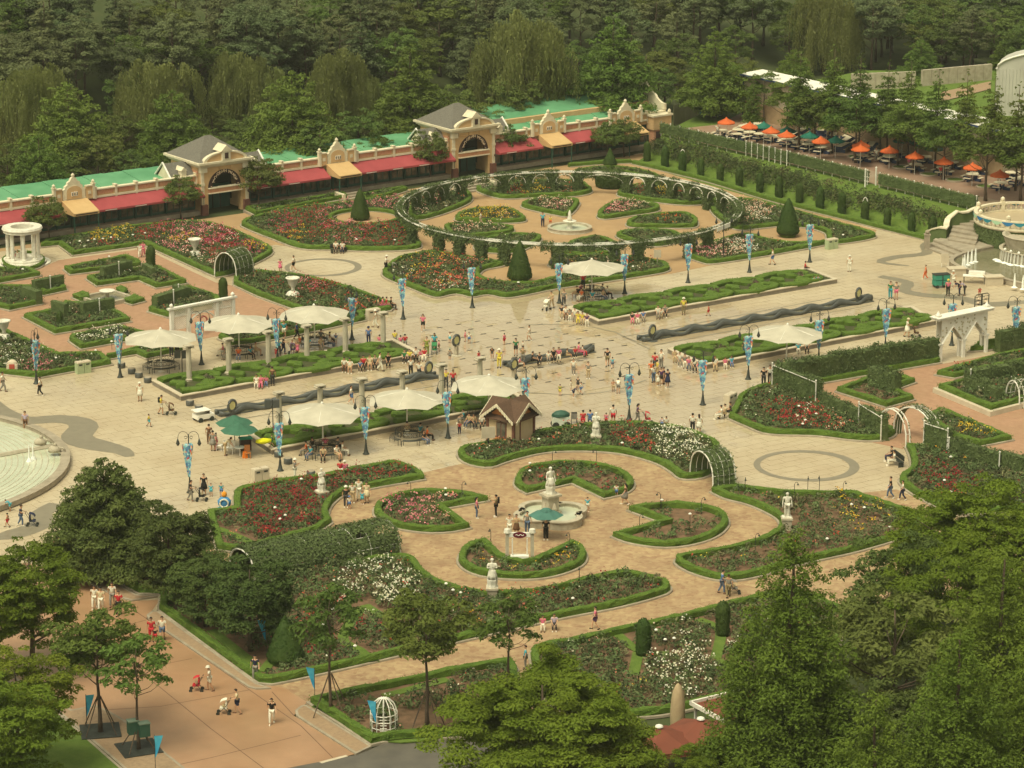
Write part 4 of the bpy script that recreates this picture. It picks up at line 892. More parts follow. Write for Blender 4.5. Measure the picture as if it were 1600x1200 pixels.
def topiary(name, label, loc, prof, group=None, n=16, dens=95, cat='topiary', ls=(.07, .12)):
 key = str(prof)
 if key not in TPL:
  mb = MB(); mb.lathe(prof, n); me = mb.mesh(name, M_topi, True)
  g = np.random.default_rng(len(TPL)+3); C, Nn = [], []
  for i in range(len(prof)-1):
   (r0, z0), (r1, z1) = prof[i], prof[i+1]; L = math.hypot(r1-r0, z1-z0); k = int(dens*L*3.14*(r0+r1))
   t = g.random(k); a = g.random(k)*6.283; r = r0+(r1-r0)*t; C.append(np.stack([r*np.cos(a), r*np.sin(a), z0+(z1-z0)*t], 1))
   nr, nz = (z1-z0)/max(L, 1e-6), (r0-r1)/max(L, 1e-6); Nn.append(np.stack([nr*np.cos(a), nr*np.sin(a), np.full(k, nz)], 1))
  C = np.concatenate(C); N_ = np.concatenate(Nn)+g.normal(size=C.shape)*.4; N_ /= np.linalg.norm(N_, axis=1, keepdims=True)
  V, F = quads(C+g.normal(size=C.shape)*.02, N_, g.uniform(ls[0], ls[1], len(C)), .7, g)
  TPL[key] = (me, np_mesh(name+'_leaf', V, F, M_topi))
 r = thing(name, label, cat, loc, rnd.random()*6, group); b = obj('foliage', TPL[key][0], r); obj('leaf_cover', TPL[key][1], b, 'stuff'); return r
cone = [(.95, .35), (1.15, .55), (1.12, .9), (.9, 1.8), (.62, 2.8), (.3, 3.6), (.04, 4.0)]
for (x, y, l, s) in ((563, 346, 'clipped cone tree on the round sand patch left of the vine ring', .85), (812, 441, 'clipped cone tree on the round sand patch at the front of the vine ring', 1.0), (1231, 370, 'clipped cone tree on the round sand patch right of the vine ring', .98)):
 o = topiary('topiary_cone', l, at(x, y), cone); o.scale = (s, s, s)
 mb = MB(); mb.lathe([(.75, 0), (.8, .1), (.85, .4), (.6, .45)], 14); mb.build('clipped_foot', M_hedge, o, True)
topiary('topiary_drum', 'large clipped drum bush at the back of the vine ring', at(955, 292), [(1.55, 0), (1.7, .3), (1.75, 1.3), (1.6, 1.6), (1.0, 1.75), (.1, 1.8)])
topiary('topiary_cone', 'small clipped cone behind the vine ring', at(953, 258), [(.7, .0), (.8, .3), (.4, 1.1), (.05, 1.9)])
topiary('topiary_cone', 'dark clipped conifer in the front rose bed by the big magnolia', at(446, 1034, .1), [(1.0, .0), (1.15, .5), (.9, 1.2), (.5, 2.2), (.05, 3.0)])
pil = [(.36, 0), (.42, .3), (.42, 1.8), (.36, 2.1), (.2, 2.35), (.03, 2.45)]
for (x, y, l, s) in ((1005, 1024, 'tall round-topped vine pillar in the front right rose bed, nearer', 1.0), (1129, 993, 'round-topped vine pillar in the front right rose bed, farther', .95), (94, 512, 'slim clipped pillar in the arrow-shaped bed', .62), (236, 421, 'clipped pillar behind the square fountain', .95), (349, 468, 'clipped pillar by the white lattice gate', .85)):
 o = topiary('topiary_pillar', l, at(x, y, .1), pil); o.scale = (s*1.1, s*1.1, s)
tcol = []
col_ = [(.30, 0), (.36, .25), (.36, 1.45), (.28, 1.8), (.04, 2.05)]
for (x, y) in ((1011, 252), (1039, 261), (1066, 269), (1095, 277), (1125, 285), (1155, 293), (1187, 301), (1217, 309), (1249, 317), (1281, 327), (1315, 336), (1351, 346), (1386, 355), (1424, 363), (1457, 372)):
 o = topiary('topiary_column', '', at(x, y), col_, 'clipped columns along the right-hand path'); s = rnd.uniform(.98, 1.2); o.scale = (s, s, s); tcol.append(o)
order_labels(tcol, '{o} clipped column along the ochre path')
# == leafy boxes, vine walls
M_vine = mat('vine_leaf', (.068, .098, .028), (.105, .138, .045), rough=.8, scale=1.4, bump=.06, bscale=8)
M_white = mat('white_paint', (.80, .76, .66), (.68, .64, .54), rough=.6, scale=1.2)
M_marble = mat('marble', (.74, .70, .58), (.58, .54, .43), rough=.6, scale=3, bump=.004)
M_stone = mat('fountain_stone', (.47, .41, .30), (.35, .30, .21), rough=.8, scale=1.8, bump=.01)
M_bronze = mat('dark_iron', (.055, .06, .05), (.035, .038, .03), rough=.55, scale=3, metal=.3)
def boxleaves(c, d, rz, g, dens, ls=(.06, .12), rough_=.085):
 "leaf cards over a box: centre c, size d"
 L, Wd, H = d; faces = [(L*Wd, 2, 1), (L*H, 1, -1), (L*H, 1, 1), (Wd*H, 0, -1), (Wd*H, 0, 1)]; C, Nn = [], []
 for (ar, ax, sg) in faces:
  n = int(ar*dens)
  if n < 1: continue
  p = (g.random((n, 3))-.5)*np.array(d); p[:, ax] = sg*d[ax]/2; C.append(p); q = np.zeros((n, 3)); q[:, ax] = sg; q[:, 2] += .2; Nn.append(q)
 C = np.concatenate(C); N_ = np.concatenate(Nn)+g.normal(size=C.shape)*.5; N_ /= np.linalg.norm(N_, axis=1, keepdims=True); C += g.normal(size=C.shape)*rough_
 ca, sa = math.cos(rz), math.sin(rz); Rm = np.array([[ca, sa, 0], [-sa, ca, 0], [0, 0, 1]])
 V, F = quads(C@Rm+np.array(c), N_@Rm, g.uniform(ls[0], ls[1], len(C)), .75, g); return V, F
def cat_(parts):
 V, F, b = [], [], 0
 for v, f in parts: V.append(v); F.append(f+b); b += len(v)
 return np.concatenate(V), np.concatenate(F)
NV = [0]
def vinewall(name, label, p0, p1, h, w, cat='hedge', group=None, posts=0, dens=60, ls=(.07, .13), top_rail=False, z=0.0, post_h=None, core=True, z0=0.0):
 NV[0] += 1; g = np.random.default_rng(300+NV[0])
 p0, p1 = Vector(p0), Vector(p1); d = p1-p0; L = math.hypot(d.x, d.y); a = math.atan2(d.y, d.x); m = (p0+p1)/2
 r = thing(name, label, cat, (m.x, m.y, p0.z), a, group)
 mb = MB(); mb.box((0, 0, z0+(h-z0)/2), (L, w*.85, (h-z0)*.96)); f = mb.build('foliage', M_vine, r)
 V, F = boxleaves((0, 0, z0+(h-z0)/2), (L, w, h-z0), 0, g, dens, ls); obj('leaf_cover', np_mesh('lv', V, F, M_vine), f, 'stuff')
 parts = [boxleaves((g.uniform(-L/2, L/2), g.normal()*w*.25, h-.05+g.random()*.12), (g.uniform(.3, .9), w*.8, .3), 0, g, dens*1.3, ls) for _ in range(int(L*1.1)+1)]
 if name == 'vine_screen': V, F = cat_(parts); obj('vine_shoots', np_mesh('vs', V, F, M_vine), f, 'stuff')
 if posts:
  ph = post_h or h+.12
  pm = MB().box((0, 0, ph/2), (.07, .07, ph)).lathe([(.02, 0), (.07, .05), (.08, .10), (.02, .16)], 8, (0, 0, ph)).mesh('post', M_white)
  n = posts
  for k in range(n): obj('post', pm, r, loc=(-L/2+L*k/(n-1) if n > 1 else 0, 0 if cat == 'fence' and n != 8 else -w/2-.03, -.08 if cat == 'fence' and n != 8 else 0))
 if top_rail: MB().box((0, -w/2, h+.03), (L, .05, .05)).build('rail', M_white, r)
 return r
vinewall('vine_screen', 'tall ragged vine screen in front of the right parterre', at(1216, 607), at(1462, 565), 2.1, .9, dens=80, posts=0)
vinewall('vine_screen', 'short vine screen with white rail, side of the tall one', at(1212, 607), at(1280, 635), 2.0, .7, posts=2, top_rail=True)
vinewall('vine_screen', 'low sloping vine hedge behind the red rose bed', at(1283, 637), at(1352, 666), 1.2, .6)
vinewall('vine_screen', 'taller vine block beside the right garden arch', at(1347, 668), at(1382, 690), 1.9, .6, posts=2, top_rail=True)
vinewall('vine_screen', 'dark vine hedge right of the white pointed arches', at(1558, 551), at(1700, 524), 1.9, .8, posts=1)
vinewall('vine_screen', 'clipped vine block in the angular bed of the right court', at(1360, 603), at(1403, 616), 1.7, .8, posts=0)
vinewall('vine_screen', 'long low clipped hedge in the stone-walled bed', at(1510, 610), at(1620, 592), 1.7, .9, posts=2)
vinewall('vine_screen', 'second clipped hedge in the stone-walled bed, nearer', at(1512, 618), at(1560, 637), 1.6, .8)
vinewall('vine_screen', 'vine block below the right arches, nearest the yellow bed', at(1447, 700), at(1484, 712), 2.0, .55, posts=2, top_rail=True)
vinewall('vine_screen', 'long vine hedge right of the arches, running to the edge', at(1487, 714), at(1566, 737), 1.4, .7, posts=2)
vinewall('vine_screen', 'vine hedge cut by the right edge above the tree crowns', at(1568, 738), at(1660, 760), 1.6, .7, posts=1)
for (a, b, h, w, l) in (((160, 441), (204, 430), 1.5, .7, 'oblong clipped screen behind the square fountain'), ((226, 430), (240, 438), 1.2, .5, 'small clipped block beside the slim pillar'), ((53, 460), (98, 451), 1.35, .7, 'oblong clipped screen left of the square fountain'),
      ((38, 470), (62, 478), 1.4, .8, 'clipped block at the left edge of the court'), ((84, 494), (104, 500), 1.5, .6, 'clipped block left in the arrow-shaped bed'), ((128, 497), (177, 489), 1.45, .8, 'oblong clipped screen in front of the square fountain'),
      ((242, 487), (290, 472), 1.45, .8, 'long clipped screen in front of the white lattice gate'), ((273, 462), (295, 468), 1.1, .6, 'clipped block with white rail right of the fountain')):
 vinewall('clipped_screen', l, at(*a), at(*b), h, w, group='clipped screens of the brick court', dens=90, ls=(.04, .08), posts=1 if 'white' in l or 'oblong' in l else 0)
# == terrace, ramp, picnic ground
A_ = [at(x, y, .05) for x, y in ((1003, 244), (1060, 262), (1200, 301), (1350, 341), (1470, 369))]
B_ = [at(x, y, 1.7) for x, y in ((1030, 224), (1080, 236), (1200, 268), (1350, 307), (1490, 344))]
C2_ = [at(x, y, TER) for x, y in ((1033, 211), (1090, 224), (1231, 259), (1370, 292), (1525, 330))]
D_ = [at(x, y, TER) for x, y in ((1045, 203), (1150, 150), (1350, 110), (1600, 110), (2100, 300))]
V = [tuple(p) for row in (A_, B_, C2_, D_) for p in row]; F = [(r*5+i, r*5+i+1, (r+1)*5+i+1, (r+1)*5+i) for r in range(3) for i in range(4)]
E_ = [at(x, y, TER) for x, y in ((1527, 331), (1545, 322), (1760, 330), (1900, 420))]
b = len(V); V += [tuple(p) for p in E_]
F += [(14, b, b+1, b+2, 19)]if False else []
V2 = V + [(p[0], p[1], -.1) for p in V]
o = obj('terrace_lawn', np_mesh('terrace', V, F, M_grass)); o['kind'] = 'structure'
sheet('lawn', px([(990, 256, 1), (1010, 244, 1), (1200, 300, 1), (1470, 368, 1), (1452, 378, 1), (1200, 316, 1)]), .042, M_grass)
M_picnic = mat('picnic_paving', (.30, .20, .14), (.25, .15, .105), rough=.75, scale=.5, extra=_grit)
M_path2 = mat('terrace_path', (.33, .26, .185), (.29, .205, .14), rough=.6, scale=.5, extra=_grit)
sheet('picnic_paving', [p[:2] for p in px([(1045, 203, 1), (1120, 195, 1), (1163, 175, 1), (1300, 185, 1), (1900, 260, 1), (1900, 420, 1), (1620, 345, 1), (1527, 326, 1), (1370, 289, 1), (1090, 222, 1)], TER)], TER+.02, M_picnic)
sheet('terrace_path', [p[:2] for p in px([(1045, 206, 1), (1140, 206, 1), (1180, 222, 1), (1320, 257, 1), (1480, 295, 1), (1640, 333, 1), (1620, 342, 1), (1527, 325, 1), (1370, 289, 1), (1090, 221, 1)], TER)], TER+.03, M_path2)
def strip_hedge(name, label, pts, w=.5, h=.5, z=0.0, kh=.0):
 W_ = curve(px(pts, z), .7, False); c = W_[len(W_)//2]; r = thing(name, label, 'hedge', (c[0], c[1], z)); g = np.random.default_rng(len(W_))
 loc = [(p[0]-c[0], p[1]-c[1]) for p in W_]; m = MB(); m.sweep(loc, [(0, 0), (-.01, h-.08), (.08, h), (w-.08, h), (w, h-.08), (w, 0)])
 v = np.array(m.v); v += g.normal(size=v.shape)*.02; m.v = [tuple(x) for x in v]; b_ = m.build('box_hedge', M_hedge, r)
 V, F, col = hedge_leaves(loc, False, 0, w, .05, h, g, 34); obj('hedge_leaves', np_mesh('hl', V, F, M_hleaf, col=col), b_, 'stuff')
 MB().sweep(loc, [(-.2, 0), (-.2, .12), (-.05, .12), (-.05, 0)]).build('kerb', M_kerb, r); return r
strip_hedge('path_hedge', 'low clipped hedge along the ochre path below the clipped columns', [(987, 257), (1100, 284), (1200, 314), (1330, 347), (1448, 377)])
strip_hedge('path_hedge', 'low clipped hedge at the right end of the arcade', [(890, 262), (940, 258), (987, 256)])
gB = np.random.default_rng(77); root = thing('shrub_bank', 'broad bank of bushy shrubs on the slope between lawn and clipped columns', 'shrubs', tuple(A_[2]))
pts_ = []
for i in range(4):
 L = (A_[i+1]-A_[i]).length; n = int(L*9)
 for k in range(n):
  t = gB.random(); u_ = gB.random()*1.05; a = A_[i].lerp(A_[i+1], t)+Vector((.3, .9, 0)); b_ = B_[i].lerp(B_[i+1], t); p = a.lerp(b_, u_); pts_.append((p.x, p.y, p.z))
pts_ = np.array(pts_)-np.array(A_[2])
V, F, col, H = bushes(pts_[:, :2], 0, gB, h=(.9, 1.5), r=.7, n=46, tone=(.062, .085, .026))
V = V.reshape(len(pts_), -1, 3); V[:, :, 2] += pts_[:, None, 2]; V = V.reshape(-1, 3)
obj('shrub_foliage', np_mesh('sb', V, F, M_bush, col=col), root, 'stuff')
def fence_seg(x0, y0, x1, y1, label, n):
 p0, p1 = at(x0, y0, TER), at(x1, y1, TER); return vinewall('vine_fence', label, p0, p1, 1.45, .45, cat='fence', group='vine-grown white fences along the terrace', posts=n, z0=.35, dens=70)
for (a, b_, l, n) in (((1033, 212), (1166, 243), 'white picket fence under vines, first stretch from the arcade end', 10), ((1168, 243), (1232, 259), 'half bare white fence stretch with few vines on the terrace edge', 8), ((1234, 259), (1355, 289), 'vine-covered fence stretch left of the terrace gate', 10), ((1374, 293), (1525, 330), 'vine-covered fence stretch from the terrace gate to the stairs', 12)):
 fence_seg(*a, *b_, l, n)
p = at(1360, 291, TER); gt = thing('terrace_gate', 'small white open gate in the terrace vine fence', 'gate', tuple(p), FANG)
for sx in (-.75, .75):
 MB().box((sx, 0, .9), (.12, .12, 1.8)).lathe([(.02, 0), (.12, .08), (.02, .22)], 8, (sx, 0, 1.8)).build('post', M_white, gt)
MB().box((-.35, .25, .55), (.05, .7, .06)).box((-.35, .25, 1.0), (.05, .7, .06)).build('gate_leaf', M_white, gt)
# == the arcade
M_peach = mat('peach_render', (.60, .40, .20), (.53, .34, .165), rough=.8, scale=1.5)
M_salmon = mat('salmon_brick', (.50, .235, .13), (.58, .31, .18), rough=.85, scale=5)
M_cream = mat('cream_stucco', (.70, .62, .44), (.60, .52, .36), rough=.75, scale=1.6)
M_redaw = mat('red_awning', (.40, .075, .080), (.34, .060, .066), rough=.7, scale=.8, trans=.1)
M_yelaw = mat('yellow_awning', (.62, .41, .19), (.56, .36, .16), rough=.7, scale=1.0, trans=.1)
M_groof = mat('green_roof', (.085, .25, .12), (.135, .33, .17), rough=.6, scale=.35)
M_slate = mat('slate_shingle', (.115, .105, .085), (.165, .15, .12), rough=.85, scale=6, bump=.02)
M_dgreen = mat('dark_green_wood', (.040, .105, .070), (.030, .08, .052), rough=.6, scale=1)
M_glass = mat('shop_glass', (.03, .035, .028), (.16, .13, .09), rough=.15, scale=1.4, spec=.6)  # lighter patches painted into the pane colour stand for lit shop interior
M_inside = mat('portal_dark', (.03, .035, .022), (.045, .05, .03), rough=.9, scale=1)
M_brown = mat('sign_brown', (.055, .028, .022), (.045, .024, .018), rough=.6, scale=2)
M_gold = mat('letter_cream', (.74, .58, .40), (.70, .52, .34), rough=.6, scale=2)
def s_of(x):
 lo, hi_ = -40, 120
 for _ in range(40):
  m = (lo+hi_)/2; q = F0+FD*m
  if proj(q)[0] < x: lo = m
  else: hi_ = m
 return lo
arc = thing('victorian_arcade', 'long peach arcade building with green roof, red awnings and two grey-roofed towers', 'building', tuple(F0), FANG)
def P(mb, name, m, parent=arc, smooth=False): return mb.build(name, m, parent, smooth)
def lettering(parent, text, m, size, place, name='lettering', depth=.03):
 "each character as flat raised mesh; place(i, n) gives a matrix"
 n = len(text)
 for i, ch in enumerate(text):
  if ch == ' ': continue
  cu = bpy.data.curves.new('t', 'FONT'); cu.body = ch; cu.size = size; cu.align_x = 'CENTER'; cu.extrude = depth; cu.resolution_u = 2
  t = bpy.data.objects.new('t', cu); me = bpy.data.meshes.new_from_object(t); bpy.data.objects.remove(t)
  me.materials.clear(); me.materials.append(m); me.transform(place(i, n)); obj(name, me, parent)
def gable(sx, big=1.0, yellow=True):
 gb = bpy.data.objects.new('gable', None); link(gb); gb.parent = arc; gb.location = (sx, -.06, 0)
 half = [(1.25, 3.3), (1.25, 4.45), (1.0, 4.6), (.98, 4.8), (.72, 4.95), (.66, 5.2), (.42, 5.3), (.30, 5.5), (.22, 5.62), (.0, 5.72)]
 out = [(x*big, z) for x, z in half]+[(-x*big, z) for x, z in half[-2::-1]]
 def front(poly, y0, y1, mb):
  n = len(poly); vs = [(x, y0, z) for x, z in poly]+[(x, y1, z) for x, z in poly]
  mb.add(vs, [tuple(range(n)), tuple(range(2*n-1, n-1, -1))]+[(i, n+i, n+(i+1) % n, (i+1) % n) for i in range(n)])
 m = MB(); front(out, .0, .35, m); P(m, 'gable_front', M_cream, gb)
 m = MB(); arch = [(-.85*big, 3.5)]+[(-.85*big*math.cos(t*math.pi/8), 4.25+.55*math.sin(t*math.pi/8)) for t in range(9)]+[(.85*big, 3.5)]
 front(arch[::-1], -.05, 0.02, m); P(m, 'arch_panel', M_peach, gb)
 m = MB(); front([(x*1.12, 4.25+(z-4.25)*1.12) if z > 4.2 else (x*1.12, z) for x, z in arch][::-1], -.03, .02, m); P(m, 'arch_trim', M_cream, gb)
 for k in (-1, 0, 1): MB().box((k*.26, -.09, 4.0), (.17, .06, .42)).build('window', M_white if k else M_white, gb)
 for k in (-1, 0, 1): MB().box((k*.26, -.125, 4.0), (.09, .02, .30)).build('pane', M_glass, gb)
 MB().lathe([(.05, 0), (.17, .05), (.2, .2), (.05, .4)], 8, (0, .17, 5.68)).build('finial', M_cream, gb)
 for sg in (-1, 1):
  MB().box((sg*1.72*big, .15, 3.95), (.8, .3, 1.25)).build('side_panel', M_peach, gb)
  MB().box((sg*1.72*big, -.02, 3.95), (.34, .06, .34)).build('medallion', M_cream, gb)
  m = MB().box((sg*2.2*big, .12, 4.0), (.26, .42, 1.5)).box((sg*2.2*big, .12, 4.8), (.36, .52, .12)).lathe([(.05, 0), (.17, .1), (.17, .22), (.03, .36)], 8, (sg*2.2*big, .12, 4.86)); P(m, 'pier', M_cream, gb)
  MB().box((sg*1.72*big, .12, 4.62), (.8, .4, .12)).build('side_cornice', M_cream, gb)
 if yellow:
  w = 1.42*big; m = MB(); z1, z2, y2 = 3.42, 2.55, -2.5
  m.add([(-w, 0, z1), (w, 0, z1), (w, y2, z2), (-w, y2, z2), (-w, y2, z2-.28), (w, y2, z2-.28), (-w, 0, 2.3), (w, 0, 2.3)], [(0, 3, 2, 1), (3, 4, 5, 2), (0, 6, 4, 3), (1, 2, 5, 7)]); P(m, 'entrance_awning', M_yelaw, gb)
  MB().box((0, y2-.02, z2-.14), (w*1.7, .02, .10)).build('awning_stripe', M_brown, gb)
  for sg in (-1, 1): MB().box((sg*(w-.08), y2+.1, 1.1), (.09, .09, 2.3)).build('awning_post', M_dgreen, gb)
def wing(sa, sb, gables=(), red=(), deep=6.0, second=False):
 L = sb-sa; m_ = (sa+sb)/2
 P(MB().box((m_, .3, .22), (L, 1.2, .44)), 'plinth', M_kerb)
 P(MB().box((m_, 2.4, 1.6), (L-.02, 3.4, 3.2)), 'shop_wall', M_dgreen)
 n = max(2, int(L/1.75)); w = L/n
 for k in range(n):
  s_ = sa+(k+.5)*w
  f = MB().box((s_, .64, 1.45), (w*.82, .12, 1.75)).build('window', M_dgreen, arc)
  MB().box((s_-w*.20, .565, 1.5), (w*.34, .03, 1.45)).build('pane', M_glass, f); MB().box((s_+w*.20, .565, 1.5), (w*.34, .03, 1.45)).build('pane', M_glass, f)
  P(MB().box((s_-w/2, .55, 1.6), (.12, .25, 2.3)), 'post', M_dgreen)
 P(MB().box((m_, .5, 3.45), (L, .36, 1.3)), 'parapet', M_peach)
 n = max(2, round(L/2.35)); w = L/n
 pil_ = MB().box((0, 0, 3.62), (.24, .5, 1.3)).box((0, 0, 4.3), (.32, .58, .1)).mesh('pilaster', M_cream)
 pan = MB().box((0, 0, 3.72), (w-.62, .08, .42)).mesh('brick_panel', M_salmon)
 for k in range(n+1):
  s_ = sa+k*w
  if all(abs(s_-q) > 2.2 for q in gables): obj('pilaster', pil_, arc, loc=(s_, .42, 0))
  if k < n and all(abs(s_+w/2-q) > 2.6 for q in gables): obj('brick_panel', pan, arc, loc=(s_+w/2, .30, 0))
 P(MB().box((m_, .45, 4.06), (L+.02, .62, .13)), 'coping', M_cream); P(MB().box((m_, .34, 3.3), (L, .36, .2)), 'string_course', M_cream)
 k0 = 0; pw = 2.3; k = 0
 while k0 < L-.1:
  w_ = min(pw, L-k0); m = MB(); a, b_ = sa+k0+.02, sa+k0+w_-.02; z0, z1 = 3.72, 4.25; yb = deep*.52 if second else deep
  m.add([(a, .66, z0), (b_, .66, z0), (b_, yb, z1+.05*(k % 2)), (a, yb, z1+.05*(k % 2)), (a, .66, z0-.15), (b_, .66, z0-.15), (b_, yb, z1-.15), (a, yb, z1-.15)], [(0, 1, 2, 3), (4, 7, 6, 5), (0, 4, 5, 1), (1, 5, 6, 2), (2, 6, 7, 3), (3, 7, 4, 0)])
  P(m, 'roof_panel', M_groof); k0 += pw; k += 1
 if second:
  P(MB().box((m_, deep*.52+.3, 4.35), (L, .5, .9)), 'roof_wall', M_peach)
  m = MB(); y0 = deep*.52+.5; m.add([(sa, y0, 4.82), (sb, y0, 4.82), (sb, deep+3.2, 5.35), (sa, deep+3.2, 5.35), (sa, y0, 4.6), (sb, y0, 4.6), (sb, deep+3.2, 3), (sa, deep+3.2, 3)], [(0, 1, 2, 3), (0, 4, 5, 1), (1, 5, 6, 2), (2, 6, 7, 3), (3, 7, 4, 0)]); P(m, 'upper_roof', M_groof)
 P(MB().box((m_, deep-.2, 1.9), (L, .3, 3.9)), 'rear_wall', M_cream)
 for q in gables: gable(q)
 for (a, b_) in red:
  w_ = b_-a; m = MB(); z1, z2, y2 = 3.18, 2.30, -1.45
  m.add([(a, .3, z1), (b_, .3, z1), (b_, y2, z2), (a, y2, z2), (a, y2, z2-.2), (b_, y2, z2-.2)], [(0, 3, 2, 1), (3, 4, 5, 2)]); m.add([(a, .3, z1), (a, .3, z2-.2), (a, y2, z2-.2), (a, y2, z2)], [(0, 1, 2, 3)]); m.add([(b_, .3, z1), (b_, .3, z2-.2), (b_, y2, z2-.2), (b_, y2, z2)], [(3, 2, 1, 0)]); P(m, 'red_awning', M_redaw)
  for q in np.arange(a+1.6, b_-1.4, 3.4): P(MB().box((q, y2-.012, z2-.11), (1.3, .014, .06)), 'awning_stripe', M_white)
def tower(sa, sb):
 tw = bpy.data.objects.new('tower', None); link(tw); tw.parent = arc; W_ = sb-sa; tw.location = ((sa+sb)/2, -.55, 0); D = 6.4; h = W_/2
 B = lambda mb, n, m, sm=False: mb.build(n, m, tw, sm)
 r_ = h*.70; zs = 2.75; zt = 4.95
 for sg in (-1, 1): 
  B(MB().box((sg*(h+r_)/2, .3, zt/2), (h-r_, .6, zt)), 'pier', M_peach)
  B(MB().box((sg*(h-.17), -.06, zt/2+.55), (.34, .14, zt-1.1)).box((sg*(h-.17), -.06, 3.2), (.44, .24, .25)), 'pilaster', M_cream)
  B(MB().box((sg*(h-.28), -.12, .55), (.72, .4, 1.1), taper=.92), 'pier_base', mat_pierbase)
  lm = MB().tube([(sg*(h-.1), -.35, 1.2), (sg*(h-.1), -.35, 1.9)], .03).lathe([(.05, 0), (.17, .08), (.17, .22), (.04, .34)], 8, (sg*(h-.1), -.35, 1.85)); B(lm, 'wall_lantern', M_brown)
  B(MB().box((sg*(h-.14), D/2, zt/2), (.28, D-.7, zt)), 'side_wall', M_peach)
  for k in range(3):
   B(MB().box((sg*(h+.03), 1.2+k*1.9, 4.3), (.08, 1.3, .55)), 'side_panel', M_salmon)
 n = 18; m = MB(); A1 = [(-r_*math.cos(math.pi*k/n), zs+r_*.92*math.sin(math.pi*k/n)) for k in range(n+1)]
 T1_ = [(-r_+2*r_*k/n, zt) for k in range(n+1)]
 vs = [(x, y, z) for y in (0, .5) for x, z in A1+T1_]; q = n+1; fs = []
 for k in range(n): fs += [(k, k+1, q+k+1, q+k), (2*q+k+1, 2*q+k, 3*q+k, 3*q+k+1), (k, 2*q+k, 2*q+k+1, k+1)]
 m.add(vs, fs); B(m, 'arch_wall', M_peach)
 m = MB(); ri, ro = r_*.74, r_*.995
 for y in (0,):
  vs = []
  for k in range(n+1):
   t = math.pi*k/n
   for (rr, yy) in ((ri, -.02), (ro, -.02), (ro, .12), (ri, .12)): vs.append((-rr*math.cos(t), yy, zs+rr*.92*math.sin(t)))
  m.add(vs, [(4*k+j, 4*k+(j+1) % 4, 4*k+4+(j+1) % 4, 4*k+4+j) for k in range(n) for j in range(4)])
 B(m, 'arch_sign', M_brown)
 rm = (ri+ro)/2-.09
 txt = 'VICTORIAN ARCADE'
 def place(i, nn):
  t = math.pi*(.90-.80*(i+.5)/nn)
  return Matrix.Translation((rm*math.cos(t), -.06, zs+rm*.92*math.sin(t))) @ Matrix.Rotation(-(math.pi/2-t), 4, 'Y') @ Matrix.Rotation(math.pi/2, 4, 'X')
 lettering(tw, txt, M_gold, .44, place)
 for sg in (-1, 1): B(MB().lathe([(.02, 0), (.08, .01), (.08, .05)], 8, (sg*rm*.985, -.05, zs+.12)), 'sign_star', M_gold)
 B(MB().box((0, .1, zs-.28), (r_*2, .5, .42)), 'lintel', M_salmon); B(MB().box((0, .02, zs-.02), (r_*2+.1, .62, .09)).box((0, .02, zs-.54), (r_*2+.1, .62, .1)), 'lintel_trim', M_cream)
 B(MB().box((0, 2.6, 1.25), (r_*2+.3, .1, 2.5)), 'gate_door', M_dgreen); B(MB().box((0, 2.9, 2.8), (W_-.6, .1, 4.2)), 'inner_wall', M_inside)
 for k in (-1, 0, 1): B(MB().box((k*.9, 2.5, 1.2), (.06, .08, 2.4)), 'door_bar', M_brown)
 for k in (-1, 0, 1): B(MB().box((k*W_*.24, -.03, 4.72), (W_*.215, .08, .36)), 'frieze_panel', M_salmon if 0 else M_peach)
 for (z, o_, hh_) in ((5.02, .10, .14), (5.20, .26, .22), (5.42, .48, .22)):
  B(MB().box((0, D/2-.1, z), (W_+2*o_, D+2*o_, hh_)), 'cornice', M_cream)
 for sg in (-1, 1): B(MB().box((sg*(h-.3), .0, 4.7), (.75, .5, .5)), 'capital_block', M_cream)
 a = h+.30; y0, y1 = -.30, D+.15; zc = 5.53; m = MB(); rx = .35
 m.add([(-a, y0, zc), (a, y0, zc), (a, y1, zc), (-a, y1, zc), (-rx, D/2, zc+2.05), (rx, D/2, zc+2.05)], [(0, 1, 5, 4), (1, 2, 5), (2, 3, 4, 5), (3, 0, 4)]); B(m, 'roof', M_slate)
 m = MB(); pr = h*.93; vs = []; n = 14
 for k in range(n+1):
  t = math.pi*k/n
  for (rr, yy) in ((1.0, -.38), (1.0, .1), (.86, .1), (.86, -.38)): vs.append((-pr*rr*math.cos(t), yy, 5.5+.98*rr*math.sin(t)))
 m.add(vs, [(4*k+j, 4*k+4+j, 4*k+4+(j+1) % 4, 4*k+(j+1) % 4) for k in range(n) for j in range(4)]); B(m, 'pediment_rim', M_cream)
 m = MB(); pg = [(-pr*.9*math.cos(math.pi*k/n), 5.5+.88*math.sin(math.pi*k/n)) for k in range(n+1)]
 m.add([(x, -.28, z) for x, z in pg]+[(x, .0, z) for x, z in pg], [tuple(range(n, -1, -1)), tuple(range(n+1, 2*n+2))]); B(m, 'pediment', M_peach)
 B(MB().box((0, -.2, 6.05), (.95, .75, 1.0)), 'dormer', M_cream); m = MB(); m.add([(-.68, -.62, 6.5), (.68, -.62, 6.5), (0, -.62, 7.15), (-.68, 1.1, 6.5), (.68, 1.1, 6.5), (0, 1.1, 7.15)], [(0, 1, 2), (5, 4, 3), (0, 2, 5, 3), (1, 4, 5, 2), (0, 3, 4, 1)]); B(m, 'dormer_roof', M_cream)
 B(MB().box((0, -.59, 6.05), (.42, .05, .6)), 'dormer_window', M_brown)
